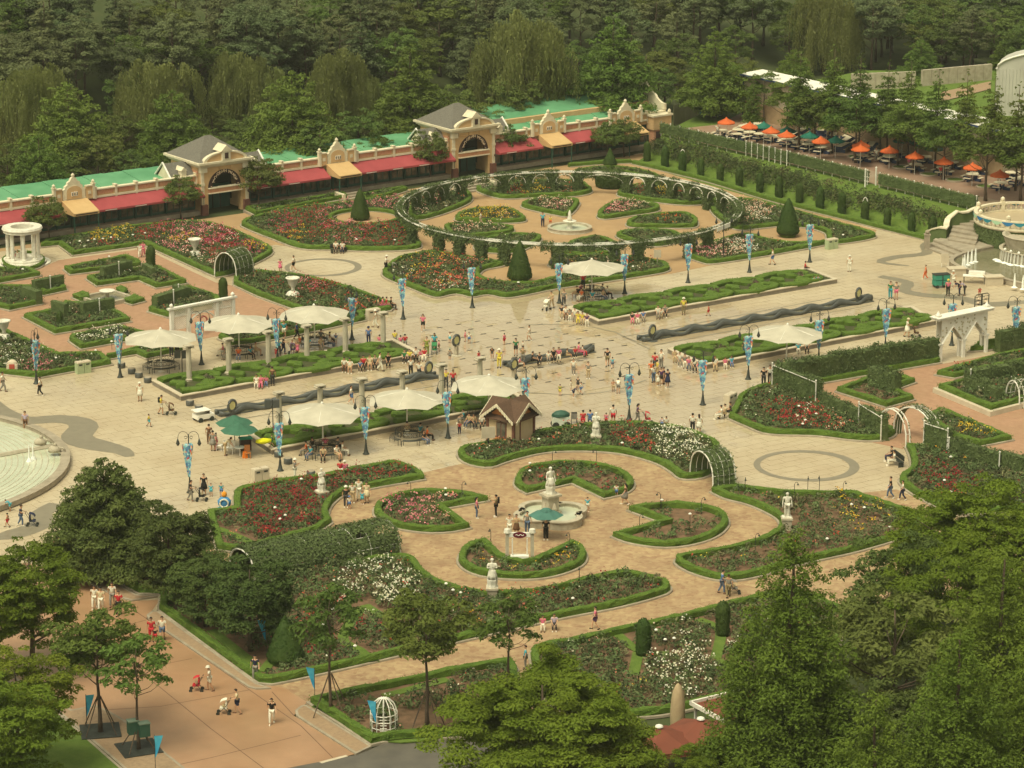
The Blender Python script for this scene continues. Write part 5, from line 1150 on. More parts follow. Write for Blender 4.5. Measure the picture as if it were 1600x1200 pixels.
 for sg in (-1, 1):
  x0, x1 = sg*h, sg*(h+2.9); m = MB(); m.add([(x0, .9, 3.9), (x1, .9, 3.9), (x1, 4.3, 3.9), (x0, 4.3, 3.9), (x0, 2.6, 5.35), (x1, 2.6, 5.35)], [(0, 1, 5, 4), (2, 3, 4, 5), (0, 3, 2, 1)]); B(m, 'wing_roof', M_slate)
  m = MB(); xe = x1+sg*.03; m.add([(x1-sg*.12, 1.1, 3.6), (x1-sg*.12, 4.1, 3.6), (x1-sg*.12, 2.6, 5.2), (xe-sg*.05, 1.1, 3.6), (xe-sg*.05, 4.1, 3.6), (xe-sg*.05, 2.6, 5.2)], [(0, 1, 2), (3, 5, 4), (0, 3, 4, 1), (1, 4, 5, 2), (2, 5, 3, 0)]); B(m, 'gable_end', M_cream)
  m = MB(); m.tube([(xe, .8, 3.85), (xe, 2.6, 5.45), (xe, 4.4, 3.85)], .11, 5); B(m, 'barge_board', M_white)
  B(MB().box(((x0+x1)/2, 1.25, 4.35), (.55, .8, .75)), 'small_dormer', M_cream); m = MB(); xc = (x0+x1)/2; m.add([(xc-.38, .8, 4.72), (xc+.38, .8, 4.72), (xc, .8, 5.08), (xc-.38, 2.2, 4.72), (xc+.38, 2.2, 4.72), (xc, 2.2, 5.08)], [(0, 1, 2), (0, 2, 5, 3), (1, 4, 5, 2)]); B(m, 'small_dormer_roof', M_cream)
mat_pierbase = mat('oxblood_brick', (.18, .075, .05), (.13, .055, .04), rough=.8, scale=3)
sT1a, sT1b, sT2a, sT2b, sE = s_of(311), s_of(384), s_of(702), s_of(768), s_of(1040)
wing(-22, sT1a, (s_of(118),), ((-22, s_of(118)-1.75), (s_of(118)+1.75, sT1a-.1)))
wing(sT1b, sT2a, (s_of(528),), ((sT1b+.1, s_of(528)-1.75), (s_of(528)+1.75, sT2a-.1)))
wing(sT2b, sE, (s_of(857), s_of(977)), ((sT2b+.1, s_of(857)-1.75), (s_of(857)+1.75, s_of(977)-1.75)), second=True)
tower(sT1a, sT1b); tower(sT2a, sT2b)
P(MB().box((sE+.15, 4, 2.3), (.3, 7.2, 4.6)), 'end_wall', M_cream)
eg = [(.3, 4.2), (.3, 4.9), (.8, 4.9), (1.3, 5.1), (1.7, 5.3), (2.1, 5.7), (2.6, 5.9), (3.0, 6.3), (3.5, 6.6), (3.9, 7.1), (4.3, 6.6), (4.8, 6.3), (5.2, 5.9), (5.7, 5.7), (6.1, 5.3), (6.6, 5.1), (7.2, 4.9), (7.2, 4.2)]
m = MB(); n = len(eg); m.add([(sE-.02, y, z) for y, z in eg]+[(sE+.28, y, z) for y, z in eg], [tuple(range(n)), tuple(range(2*n-1, n-1, -1))]+[(i, (i+1) % n, n+(i+1) % n, n+i) for i in range(n)]); P(m, 'end_gable', M_cream)
P(MB().box((sE-1.2, -.2, 3.0), (2.6, 1.3, 1.5)), 'corner_block', M_peach); P(MB().box((sE-1.2, -.2, 1.2), (2.3, 1.1, 2.4)), 'corner_base', M_salmon); P(MB().box((sE-1.2, -.2, 3.85), (2.9, 1.6, .2)), 'corner_cornice', M_cream)
P(MB().box((sE-1.6, -.77, 1.3), (.9, .06, 1.5)), 'corner_window', M_brown)
P(MB().lathe([(.05, 0), (.2, .15), (.18, .35), (.03, .55)], 8, (sE-.1, -.7, 3.95)), 'finial', M_cream)
stp = thing('stone_steps', 'stone steps with sloping cheeks up to the right tower', 'steps', tuple(at(742, 300)), FANG)
for k in range(4): MB().box((0, k*.42, .1+k*.1), (4.6, .44, .2+k*.2)).build('step', M_kerb, stp)
for sg in (-1, 1): MB().box((sg*2.5, .8, .45), (.35, 2.2, .9)).build('cheek_wall', M_cream, stp)
stp = thing('stone_steps', 'stone steps at the end of the hedged strip left of the right tower', 'steps', tuple(at(553, 312)), FANG)
for k in range(3): MB().box((0, k*.4, .1+k*.1), (2.4, .42, .2+k*.2)).build('step', M_kerb, stp)
MB().box((-1.4, .5, .4), (.3, 1.7, .8)).build('cheek_wall', M_cream, stp)
M_olive = mat('olive_panel', (.13, .13, .06), (.11, .11, .05), rough=.8, scale=.6)
fo = thing('panel_fence', 'plain olive panel fence at the right end of the arcade', 'fence', tuple(at(1052, 198)), 0)
b0 = at(1052, 198); b1 = at(1094, 190); d = b1-b0; L = d.length; fo.rotation_euler = (0, 0, math.atan2(d.y, d.x))
for k in range(5): MB().box((L*(k+.5)/5, 0, 1.3), (L/5-.05, .1, 2.6)).build('panel', M_olive, fo)
MB().box((L, 0, 1.9), (.35, .35, 3.8)).box((L, 0, 3.85), (.55, .55, .15)).build('post', M_dgreen, fo)
# == shed and barn behind the picnic ground
p0, p1 = at(1163, 114, 7.2), at(1570, 203, 7.2); d = (p1-p0); L = d.length; a = math.atan2(d.y, d.x)
sh = thing('long_shed', 'long low shed with a white roof behind the picnic trees', 'building', (p0.x, p0.y, TER), a)
MB().box((L/2, 1.4, 2.55), (L, 2.8, 5.1)).build('wall', mat('shed_wall', (.36, .30, .20), (.30, .25, .17), scale=.6), sh)
m = MB(); m.add([(-.3, -.4, 5.15), (L+.3, -.4, 5.15), (L+.3, 3.0, 5.3), (-.3, 3.0, 5.3), (-.3, -.4, 4.98), (L+.3, -.4, 4.98), (L+.3, 3.0, 5.1), (-.3, 3.0, 5.1)], [(0, 1, 2, 3), (4, 7, 6, 5), (0, 4, 5, 1), (1, 5, 6, 2), (2, 6, 7, 3), (3, 7, 4, 0)]); m.build('roof', M_white, sh)
MB().box((L/2, -.44, 5.04), (L+.6, .08, .2)).build('gutter', flat('3a4a6a'), sh); MB().box((-.05, -.05, 2.55), (.14, .14, 5.1)).build('corner_post', flat('3a4a5a'), sh)
MB().box((L*.5, -.05, 1.0), (L, .08, 2.0)).build('lower_panel', flat('a08868'), sh)
bp = at(1554, 180, 2.0); brn = thing('barn', 'grey corrugated barn with curved roof at the right edge', 'building', (bp.x, bp.y, 2), R(-14))
mb_ = mat('corrugated_metal', (.50, .48, .40), (.43, .41, .34), rough=.55, scale=.5)
hw_ = 11.0; pr = [(hw_*(1-math.cos(math.pi*k/16))*1.0, 5.5+2.6*math.sin(math.pi*k/16)) for k in range(17)]; prof = [(0, 0)]+pr+[(2*hw_, 0)]
m = MB(); n = len(prof); m.add([(x, 0, z) for x, z in prof]+[(x, 4, z) for x, z in prof], [tuple(range(n)), tuple(range(2*n-1, n-1, -1))]+[(i, n+i, n+(i+1) % n, (i+1) % n) for i in range(n)]); m.build('shell', mb_, brn)
rb = MB().box((0, 0, 2.75), (.08, .07, 5.5)).mesh('rib', mb_)
for k in range(30): obj('rib', rb, brn, loc=(.3+k*.4, -.035, 0))
m = MB(); m.tube([(x, -.1, z) for x, z in pr], .12, 5); m.build('eave_trim', M_white, brn)
for (xa, ya, xb, yb, l) in ((1440, 122, 1549, 112, 'grey retaining wall on the rear slope left of the barn'), (1330, 128, 1430, 124, 'low grey wall half hidden by trees on the rear slope')):
 u0, u1 = at(xa, ya, 3), at(xb, yb, 3); d = u1-u0; w = thing('retaining_wall', l, 'wall', (u0.x, u0.y, 1), math.atan2(d.y, d.x)); L = d.length
 for k in range(8): MB().box((L*(k+.5)/8, 0, 1.5), (L/8-.04, .4, 3.0)).build('panel', M_stone, w)
sheet('rear_path', px([(1470, 145, 1), (1548, 128, 1), (1548, 140, 1), (1470, 160, 1)], 2), 2.1, M_walk)
# == vine ring pergola
pc = at(890, 321, 2.45); PR = 265*((pc-Vector((0, 0, CAM_Z))).length)/FOC
perg = thing('vine_pergola', 'large circular white pergola overgrown with vines around the disc fountain', 'pergola', (pc.x, pc.y, 0))
def ringpath(r, n=96): return [(r*math.cos(k*2*math.pi/n), r*math.sin(k*2*math.pi/n)) for k in range(n)]
for r in (PR-.30, PR+.30):
 MB().sweep(ringpath(r), [(-.04, 2.34), (-.04, 2.46), (.04, 2.46), (.04, 2.34)], closed=True).build('ring_beam', M_white, perg)
m = MB()
for k in range(110):
 a = k*2*math.pi/110; m.box((PR*math.cos(a), PR*math.sin(a), 2.42), (.6, .035, .035), a)
sl_ = m.build('cross_slats', M_white, perg, kind='stuff')
angs = []
for x, side in [(x, -1) for x in (644, 686, 718, 752, 788, 870, 960, 997, 1077, 1106)]+[(x, 1) for x in (630, 651, 671, 694, 721, 787, 826, 862, 903, 980, 1015, 1050, 1077, 1106, 1127, 1147)]:
 best = None
 for k in range(721):
  t = math.pi*k/720*side; q = proj((pc.x+PR*math.cos(t), pc.y+PR*math.sin(t), 1.2))[0]
  if best is None or abs(q-x) < best[0]: best = (abs(q-x), t)
 angs.append(best[1])
angs.sort(); g = np.random.default_rng(9)
vp = []
for k in range(3): vp.append(np_mesh('vine', *boxleaves((0, 0, 1.1), (.62, .9, 2.3), 0, g, 210, (.08, .14), .08), M_vine))
for i, a in enumerate(angs):
 _cr = obj('vine_core', MB().box((0, 0, 1.1), (.5, .75, 2.15)).mesh('core', M_vine) if i == 0 else MATS['_core'], perg, loc=(PR*math.cos(a), PR*math.sin(a), 0)); MATS['_core'] = _cr.data; _cr.rotation_euler = (0, 0, a)
 pst = obj('vine_pillar', vp[i % 3], perg, loc=(PR*math.cos(a), PR*math.sin(a), 0)); pst.rotation_euler = (0, 0, a)
 st = obj('post', MB().box((0, -.3, 1.2), (.08, .08, 2.4)).box((0, .3, 1.2), (.08, .08, 2.4)).mesh('post', M_white) if i == 0 else MATS['_post'], pst, loc=(0, 0, 0)); MATS['_post'] = st.data
 b_ = angs[(i+1) % len(angs)]; d = (b_-a) % (2*math.pi); gapm = d*PR
 if gapm < 7:
  am = a+d/2; m = MB(); w = max(.3, gapm/2-.42)
  m.tube([(0, -w*math.cos(math.pi*k/10), 1.35+.85*math.sin(math.pi*k/10)) for k in range(11)], .045, 5)
  o = m.build('arch_hoop', M_white, perg, loc=((PR-.35)*math.cos(am), (PR-.35)*math.sin(am), 0)); o.rotation_euler = (0, 0, am)
parts = []
for k in range(110):
 a = k*2*math.pi/110; top = g.random() < .6
 parts.append(boxleaves((PR*math.cos(a), PR*math.sin(a), 2.12), (.5+.25*g.random(), 1.02, (.66 if top else .25)+.12*g.random()), a, g, 200 if top else 60, (.07, .12), .10))
V, F = cat_(parts); obj('ring_vine', np_mesh('rv', V, F, M_vine), perg, 'stuff')
sg_ = proj
a = math.atan2(at(1040, 379).y-pc.y, at(1040, 379).x-pc.x)
o = MB().box((0, 0, 2.35), (.06, 2.6, .42)).build('name_board', M_white, perg, loc=((PR+.5)*math.cos(a), (PR+.5)*math.sin(a), 0)); o.rotation_euler = (0, 0, a)
# == garden arches and vine tunnels
def tunnel(name, label, pa, pb, pc_, h, vine=1.0, n=5, cat='garden arch', white=True, dens=60, bare=.0, grp=None):
 "arch opening between feet pa and pb, running to where pa meets pc_"
 pa, pb, pc_ = Vector(pa), Vector(pb), Vector(pc_); m_ = (pa+pb)/2; acr = (pb-pa); w = acr.length/2; d = pc_-pa; L = d.length; ang = math.atan2(d.y, d.x)
 r = thing(name, label, cat, (m_.x, m_.y, 0), ang, grp)
 side = 1; K = 12
 def hoop(u_, e=1.0): return [(u_, -w*e*math.cos(math.pi*k/K), h-w if False else max(0, 0)+ (h*(1-.0))*0+_hz(k, K, h, w)*1.0) for k in range(K+1)]
 def _hz(k, K, h, w): return h*math.sin(math.pi*k/K)**.62
 for i in range(n):
  u_ = L*i/(n-1); MB().tube(hoop(u_, 1.0 if i in (0, n-1) or vine < 1 else .96), .028 if i not in (0, n-1) else .055, 5).build('hoop', M_white if white else M_bronze, r)
 for k in (1, 3, 6, 9, 11):
  q = hoop(0)[k]; MB().tube([(0, q[1], q[2]), (L, q[1], q[2])], .018, 4).build('rail', M_white, r)
 if vine >= 1:
  ks = range(3, K-2) if bare else range(0, K+1)
  ks = list(range(0, K+1)); cv = []
  for u_ in (0.05, L-.05):
   for k in ks: cv.append((u_, -w*.97*math.cos(math.pi*k/K), .97*_hz(k, K, h, w)))
  q_ = len(ks); MB().add(cv, [(k, k+1, q_+k+1, q_+k) for k in range(q_-1) if not (bare and k >= K//2+1 and k <= K//2+2)]).build('vine_shell', M_vine, r)
 g = np.random.default_rng(int(L*100)); N_ = int(L*(math.pi*w+h)*dens*vine); t = g.random(N_); kk = g.random(N_)
 kk = kk if bare == 0 else np.where(g.random(N_) < bare, kk, .35+.65*kk*0+.0 if False else g.beta(1.2, 1.2, N_))
 y = -w*np.cos(math.pi*kk); z = h*np.sin(math.pi*kk)**.62
 C = np.stack([t*L, y, z], 1)*np.array([1, 1.07, 1.05])+g.normal(size=(N_, 3))*.08; Nn = np.stack([np.zeros(N_), y/w, .3+np.sin(math.pi*kk)], 1)+g.normal(size=(N_, 3))*.4; Nn /= np.linalg.norm(Nn, axis=1, keepdims=True)
 keep = (np.sin(t*9+3*kk)+np.sin(t*23+7*kk)*.6+g.normal(size=N_)*.5 > -1.3*vine-.2+bare*1.5)
 V, F = quads(C[keep], Nn[keep], g.uniform(.07, .13, keep.sum()), .75, g); obj('vine', np_mesh('v', V, F, M_vine), r, 'stuff')
 return r
tunnel('garden_arch', 'white arched vine tunnel between the crescent bed and the right bed', at(1075, 747), at(1117, 767), at(1110, 742), 2.5, 1.0, 5, dens=85)
tunnel('vine_tunnel', 'long vine-covered tunnel over the path, lower left of the rosette', at(622, 868), at(588, 845), at(395, 916), 2.0, 1.0, 11, cat='vine tunnel', dens=170, bare=.2)
tunnel('garden_arch', 'arched vine tunnel at the right corner of the pink brick court', at(341, 433), at(364, 441), at(368, 424), 2.6, 1.0, 5, dens=75)
tunnel('garden_arch', 'white arch over the path right of the red rose bed', at(1371, 683), at(1416, 702), at(1377, 682), 2.7, .25, 2)
tunnel('garden_arch', 'second vine-grown arch behind the first at the right court', at(1412, 678), at(1440, 702), at(1424, 675), 2.7, 1.0, 4, dens=80)
tunnel('garden_arch', 'white arch at the right edge of the picture in the walled bed', at(1571, 632), at(1592, 640), at(1592, 628), 2.2, .5, 4)
for (x, y, l) in ((1066, 266, 'thin white hooped trellis beside the third clipped column'), (1351, 343, 'thin white hooped trellis among the clipped columns')):
 r = thing('hooped_trellis', l, 'trellis', at(x, y)); MB().tube([(-.22, 0, 0), (-.22, 0, 1.95), (-.15, 0, 2.2), (0, 0, 2.32), (.15, 0, 2.2), (.22, 0, 1.95), (.22, 0, 0)], .05, 5).build('hoop', M_white, r)
 for k in range(6): MB().tube([(-.22, 0, .3+k*.32), (.22, 0, .3+k*.32)], .02, 4).build('rung', M_white, r)
r = thing('wire_dome', 'white wire dome trellis with vines in the corner rose bed', 'trellis', at(600, 1143, .1))
for k in range(12):
 a = k*math.pi/6; MB().tube([(.78*math.cos(a), .78*math.sin(a), 0), (.78*math.cos(a), .78*math.sin(a), 1.3), (.62*math.cos(a), .62*math.sin(a), 1.75), (.3*math.cos(a), .3*math.sin(a), 2.05), (0, 0, 2.12)], .03, 5).build('rib', M_white, r)
for z in (.4, .8, 1.2): MB().tube([(.78*math.cos(t*math.pi/10), .78*math.sin(t*math.pi/10), z) for t in range(21)], .022, 4).build('hoop', M_white, r)
for z in np.arange(.15, 1.3, .17): MB().tube([(-.2, -.76, z), (.2, -.76, z)], .02, 4).build('rung', M_white, r)
g = np.random.default_rng(4); d = g.normal(size=(900, 3)); d /= np.linalg.norm(d, axis=1, keepdims=True); d[:, 2] = np.abs(d[:, 2]); keep = d[:, 1] > -.5
V, F = quads((d*np.array([.82, .82, 1.3])+np.array([0, 0, .2]))[keep], d[keep], g.uniform(.06, .11, keep.sum()), .75, g); obj('vine', np_mesh('v', V, F, M_vine), r, 'stuff')
# == wave troughs
M_trough = mat('dark_trough', (.060, .063, .055), (.085, .087, .075), rough=.5, scale=2, spec=.5)
M_water = mat('pool_water', (.17, .155, .09), (.21, .19, .115), rough=.06, scale=.6, spec=.6, bump=.012, bscale=4)
M_water2 = mat('shallow_water', (.44, .46, .32), (.54, .55, .40), rough=.05, scale=.8, spec=.6, bump=.01, bscale=5)
M_foam = mat('white_foam', (.85, .84, .76), (.78, .77, .68), rough=.9, scale=4)
def trough(label, a, b_, per=3.3):
 a, b_ = at(*a), at(*b_); d = b_-a; L = d.length; r = thing('wave_trough', label, 'fountain', (a.x, a.y, 0), math.atan2(d.y, d.x)); n = int(L/.28)
 MB().box((L/2, 0, .06), (L, 1.1, .05)).build('trough_floor', M_trough, r)
 MB().box((L/2, 0, .12), (L-.6, .8, .04)).build('water', M_water, r)
 for sg in (-1, 1):
  m = MB(); path = []; P_ = []
  for i in range(n+1):
   u_ = L*i/n; ph = 2*math.pi*u_/per + (0 if sg > 0 else math.pi*.0)
   path.append((u_, sg*(.16+.42*(.5+.5*math.sin(ph))), 0)); P_.append(.27+.10*math.sin(ph+math.pi))
  b0 = []; K = 8
  for i, (x, y, z) in enumerate(path):
   hh_ = P_[i];
   for k in range(K):
    t = 2*math.pi*k/K; b0.append((x+(.12*math.cos(t) if 0 else 0), y+.15*math.cos(t), max(0.02, hh_*.9+hh_*math.sin(t)*.95)))
  fs = [(i*K+k, i*K+(k+1) % K, (i+1)*K+(k+1) % K, (i+1)*K+k) for i in range(n) for k in range(K)]+[tuple(range(K-1, -1, -1)), tuple(n*K+k for k in range(K))]
  m.add(b0, fs); m.build('wave_wall', M_trough, r, True)
 return r
trough('dark wave-shaped trough between the left parterres', (340, 650), (686, 588))
trough('long dark wave-shaped trough between the right parterres', (1000, 533), (1360, 470))
trough('short dark wave-shaped trough in the splash plaza, people sitting on it', (790, 573), (926, 549))
M_disc = flat('d8d090', .5); dk = None
for (x, y, l, s) in ((363, 652, 'round pale disc on a stub at the left end of the left trough', .8), (670, 592, 'round pale disc at the right end of the left trough', .8), (713, 556, 'round pale disc on a pedestal at the left side of the splash plaza', 1.0), (803, 594, 'round pale disc on a pedestal behind the nearest canopy', 1.0), (1019, 533, 'round pale disc at the left end of the right trough', .8), (1341, 474, 'round pale disc at the far end of the right trough', .8)):
 r = thing('disc_ornament', l, 'fountain', at(x, y), ANG+R(20), 'round disc heads by the troughs')
 hz = .75 if s == 1.0 else .35
 MB().lathe([(.5, 0), (.5, .06), (.2, .1)], 12).box((0, 0, hz/2+.1), (.28, .28, hz+.2)).build('pedestal', M_stone if s == 1 else M_trough, r)
 rm = MB(); rm.tube([(.44*math.cos(t*math.pi/10), 0, hz+.62+.44*math.sin(t*math.pi/10)) for t in range(21)], .12, 6); rm.build('rim', M_trough, r, True)
 m = MB(); m.add([(.36*math.cos(t*math.pi/8), yy, hz+.62+.36*math.sin(t*math.pi/8)) for yy in (-.05, .05) for t in range(16)], [tuple(range(16)), tuple(range(31, 15, -1))]); m.build('disc', M_disc, r)
# == fountains
M_fall = mat('falling_water', (.52, .50, .42), (.42, .40, .32), rough=.3, scale=6)
def curved_pool(name, label, x, y, rpx, h, wall, water, cat='fountain'):
 c = at(x, y); r_ = rpx*slant(x, y)/FOC; r = thing(name, label, cat, c)
 MB().lathe([(r_+.1, 0), (r_+.1, .1), (r_, .12), (r_, h-.06), (r_+.06, h), (r_-.26, h), (r_-.28, h-.05), (r_-.28, .1)], 36).build('basin', wall, r)
 MB().lathe([(r_-.3, h*.45), (r_-.3, h*.55)], 36).build('water', water, r); return r, r_
r, r_ = curved_pool('disc_fountain', 'round white fountain with stacked discs inside the vine ring', 890, 360, 34, .42, M_stone, M_water2)
MB().lathe([(.55, 0), (.6, .1), (.3, .25), (.22, .7), (.3, .8)], 14).build('stem', M_marble, r, True); MB().lathe([(.2, .75), (.62, .92), (.70, .99), (.62, 1.02), (.2, 1.0)], 18).build('bowl', M_marble, r, True)
MB().lathe([(.2, 1.0), (.24, 1.3), (.14, 1.5), (.17, 1.7), (.1, 1.95), (.02, 2.1)], 12).build('finial', M_marble, r, True)
r = thing('square_fountain', 'square stone basin with a white round bowl in the pink brick court', 'fountain', at(168, 470), ANG+R(8))
hs_ = 1.75; path = [(-hs_, -hs_), (hs_, -hs_), (hs_, hs_), (-hs_, hs_)]
MB().sweep(path, [(-.18, 0), (-.18, .42), (.14, .42), (.14, 0)], closed=True).build('basin', M_stone, r); MB().box((0, 0, .2), (3.3, 3.3, .04)).build('water', M_water, r)
MB().lathe([(.3, .1), (.2, .3), (.14, .65), (.25, .75)], 12).build('stem', M_stone, r, True); MB().lathe([(.2, .74), (.66, .88), (.74, .98), (.7, 1.0), (.1, .96)], 20).build('bowl', M_marble, r, True)
q0 = at(860, 812); r = thing('statue_fountain', 'four-lobed stone pool with a draped marble statue on a pedestal', 'fountain', q0, ANG)
qf = []
for k in range(4):
 ca = k*math.pi/2
 for t in range(-5, 6):
  a = t*math.pi/10*1.02; qf.append((1.0*math.cos(ca)*1.05+1.25*math.cos(ca+a), 1.0*math.sin(ca)*1.05+1.25*math.sin(ca+a)))
 qf.append(((1.62)*math.cos(ca+math.pi/4), (1.62)*math.sin(ca+math.pi/4)))
sc = 2.75/2.3; qf = ccw([(x*sc, y*sc) for x, y in qf])
MB().sweep(qf, [(-.02, 0), (-.02, .55), (-.10, .56), (-.10, .64), (.34, .64), (.34, .56), (.28, .55), (.28, .2)], closed=True).build('basin', M_stone, r)
qi = inset(qf, .26); MB().add([(x, y, .36) for x, y in qi], [tuple(range(len(qi)))]).build('water', M_water2, r)
MB().box((0, 0, .35), (1.15, 1.15, .7)).box((0, 0, 1.15), (.92, .92, 1.3), taper=.93).box((0, 0, 1.86), (1.2, 1.2, .16)).build('pedestal', M_stone, r)
for (dx, dy) in ((0, -.5), (.5, 0), (-.5, 0)): MB().lathe([(.16, .75), (.2, .95), (.12, 1.2), (.06, 1.35)], 8, (dx, dy, 0)).build('relief_figure', M_stone, r)
STAT_F = r
pcn = at(-226, 736); PRr = 328*slant(0, 735)/FOC
r = thing('round_pool', 'great round pool with stepped cascades and stone rim at the left edge', 'fountain', (pcn.x, pcn.y, 0))
MB().sweep(ringpath(PRr-.3, 80), [(.35, 0), (.35, .42), (.40, .48), (-.30, .48), (-.30, .1)][::-1], closed=True).build('rim', M_kerb, r)
MB().lathe([(PRr-.2, .18), (PRr-.2, .20)], 80).build('water', M_water2, r)
for k in range(30):
 rr = PRr-.75-k*.45
 if rr < 2: break
 MB().sweep(ringpath(rr, 72), [(-.025, .19), (-.025, .215), (.025, .215), (.025, .19)], closed=True).build('cascade_step', M_stone, r)
u0 = at(-60, 728)-Vector((pcn.x, pcn.y, 0)); u1 = at(83, 702)-Vector((pcn.x, pcn.y, 0)); MB().tube([(u0.x, u0.y, .25), (u1.x, u1.y, .25)], .22, 6).build('divider', M_stone, r)
for (x, y) in ((52, 722), (46, 725)): q = at(x, y)-pcn; MB().lathe([(.25, .2), (.07, .5), (.05, 1.2), (.02, 1.5)], 7, (q.x, q.y, 0)).build('water_jet', M_foam, r)
for (x, y, l) in ((63, 694, 'small crouching stone figure on the pool rim, left of a pair'), (85, 706, 'small crouching stone figure on the pool rim, right of a pair')):
 r = thing('pool_figure', l, 'statue', at(x, y, .48)); r.scale = (.7, .7, .8); MB().lathe([(.5, 0), (.55, .25), (.4, .5), (.2, .6)], 9, sx=1.3).build('body', M_stone, r, True); MB().lathe([(.05, .5), (.2, .62), (.2, .8), (.05, .92)], 8, (.12, 0, 0)).build('head', M_stone, r, True)
 MB().tube([(.3, 0, .4), (.9, .1, .35), (1.2, .1, .1)], [.16, .12, .08], 6).build('tail', M_stone, r, True)
# == cascade fountain and stairs at the right edge
zc = 3.25; dc = at(1600, 331, zc); dr_ = 4.7
r = thing('round_belvedere', 'round balustraded viewing terrace over vine-covered walls at the right edge', 'terrace', (dc.x, dc.y, 0))
MB().lathe([(dr_, 0), (dr_, 2.2)], 40).build('drum', M_vine, r)
g = np.random.default_rng(21); n = 3800; a = g.random(n)*6.283; z = g.random(n)*2.2; C = np.stack([(dr_+.05)*np.cos(a), (dr_+.05)*np.sin(a), z], 1)+g.normal(size=(n, 3))*.06; Nn = np.stack([np.cos(a), np.sin(a), np.full(n, .3)], 1)+g.normal(size=(n, 3))*.4; Nn /= np.linalg.norm(Nn, axis=1, keepdims=True)
V, F = quads(C, Nn, g.uniform(.08, .14, n), .75, g); obj('wall_vine', np_mesh('wv', V, F, M_vine), r, 'stuff')
MB().lathe([(dr_+.12, 2.2), (dr_+.12, 2.32)], 40).build('floor', M_slab, r)
MB().sweep(ringpath(dr_, 48), [(-.2, 3.05), (-.2, 3.25), (.2, 3.25), (.2, 3.05)], closed=True).build('balustrade_rail', M_cream, r)
MB().sweep(ringpath(dr_, 48), [(-.18, 2.32), (-.18, 2.5), (.18, 2.5), (.18, 2.32)], closed=True).build('balustrade_foot', M_cream, r)
bal = MB().lathe([(.06, 2.5), (.11, 2.62), (.05, 2.85), (.08, 3.05)], 6).mesh('baluster', M_cream)
for k in range(56): a = k*2*math.pi/56; obj('baluster', bal, r, loc=(dr_*math.cos(a), dr_*math.sin(a), 0))
for k in range(8): a = k*math.pi/4+.3; MB().box((dr_*math.cos(a), dr_*math.sin(a), 2.9), (.4, .4, 1.0), a).lathe([(.1, 0), (.22, .12), (.2, .3), (.03, .42)], 8, (dr_*math.cos(a), dr_*math.sin(a), 3.4)).build('pier', M_cream, r)
swc = [flat('2f7f8c'), flat('a8c8a4'), flat('2f6f9c')]
for k in range(26):
 a0, a1 = k*2*math.pi/26, (k+1)*2*math.pi/26; m = MB(); vs = []
 for t in range(7):
  a = a0+(a1-a0)*t/6; dz = .30*math.sin(math.pi*t/6)+.06
  vs += [((dr_+.24)*math.cos(a), (dr_+.24)*math.sin(a), 3.14), ((dr_+.25)*math.cos(a), (dr_+.25)*math.sin(a), 3.14-dz)]
 m.add(vs, [(2*t, 2*t+1, 2*t+3, 2*t+2) for t in range(6)]); m.build('swag_banner', swc[k % 3], r)
pool = [(1541, 394), (1515, 399), (1492, 407), (1483, 415), (1492, 423), (1515, 431), (1545, 438), (1570, 445), (1610, 454), (1680, 460), (1760, 440), (1740, 400), (1650, 380), (1580, 384)]
W_ = ccw(curve(px(pool), .7)); c = np.mean(np.array(W_), 0); r = thing('cascade_fountain', 'tiered stone cascade fountain with its low pool at the right edge', 'fountain', (c[0], c[1], 0))
loc = [(p[0]-c[0], p[1]-c[1]) for p in W_]; MB().sweep(loc, [(0, 0), (0, .5), (-.04, .52), (-.04, .58), (.4, .58), (.4, .1)], closed=True).build('pool_rim', M_kerb, r)
qi = inset(loc, .35); MB().add([(x, y, .35) for x, y in qi], [tuple(range(len(qi)))]).build('pool_water', M_water, r)
tc = at(1618, 402, .4); tx, ty = tc.x-c[0], tc.y-c[1]
MB().lathe([(3.5, .3), (3.4, 1.2), (3.55, 1.3), (3.2, 1.32), (3.15, 1.1), (2.0, 1.0)], 36, (tx, ty, 0), flute=.012).build('lower_bowl', M_stone, r)
MB().lathe([(3.15, 1.12), (3.15, 1.16)], 36, (tx, ty, 0)).build('bowl_water', M_water, r)
MB().lathe([(2.6, 1.1), (2.9, 2.1), (3.05, 2.3), (2.75, 2.32), (2.5, 2.0)], 36, (tx, ty+1.5, 0), flute=.012).build('upper_bowl', M_stone, r)
for k in range(26):
 a = -2.9+k*.11; m = MB(); w = .10+.08*g.random(); rr = 3.56
 m.add([(tx+rr*math.cos(a), ty+rr*math.sin(a), 1.3), (tx+rr*math.cos(a+w/3), ty+rr*math.sin(a+w/3), 1.3), (tx+(rr+.15)*math.cos(a+w/2.4), ty+(rr+.15)*math.sin(a+w/2.4), .36), (tx+(rr+.15)*math.cos(a), ty+(rr+.15)*math.sin(a), .36)], [(0, 1, 2, 3)]); m.build('water_sheet', M_fall, r)
for k in range(40):
 a = -3.0+k*.075; q = 3.75+g.random()*.5; MB().lathe([(.01, .34), (.2+.2*g.random(), .36), (.12, .40), (.01, .42)], 7, (tx+q*math.cos(a), ty+q*math.sin(a), 0)).build('foam_patch', M_foam, r)
for (x, y) in ((1504, 423), (1507, 418), (1512, 414), (1518, 411), (1524, 409), (1585, 449), (1598, 452)):
 q = at(x, y, .35); MB().lathe([(.30, 0), (.13, .08), (.10, .7), (.06, 1.1), (.02, 1.35)], 8, (q.x-c[0], q.y-c[1], .36)).build('water_jet', M_foam, r)
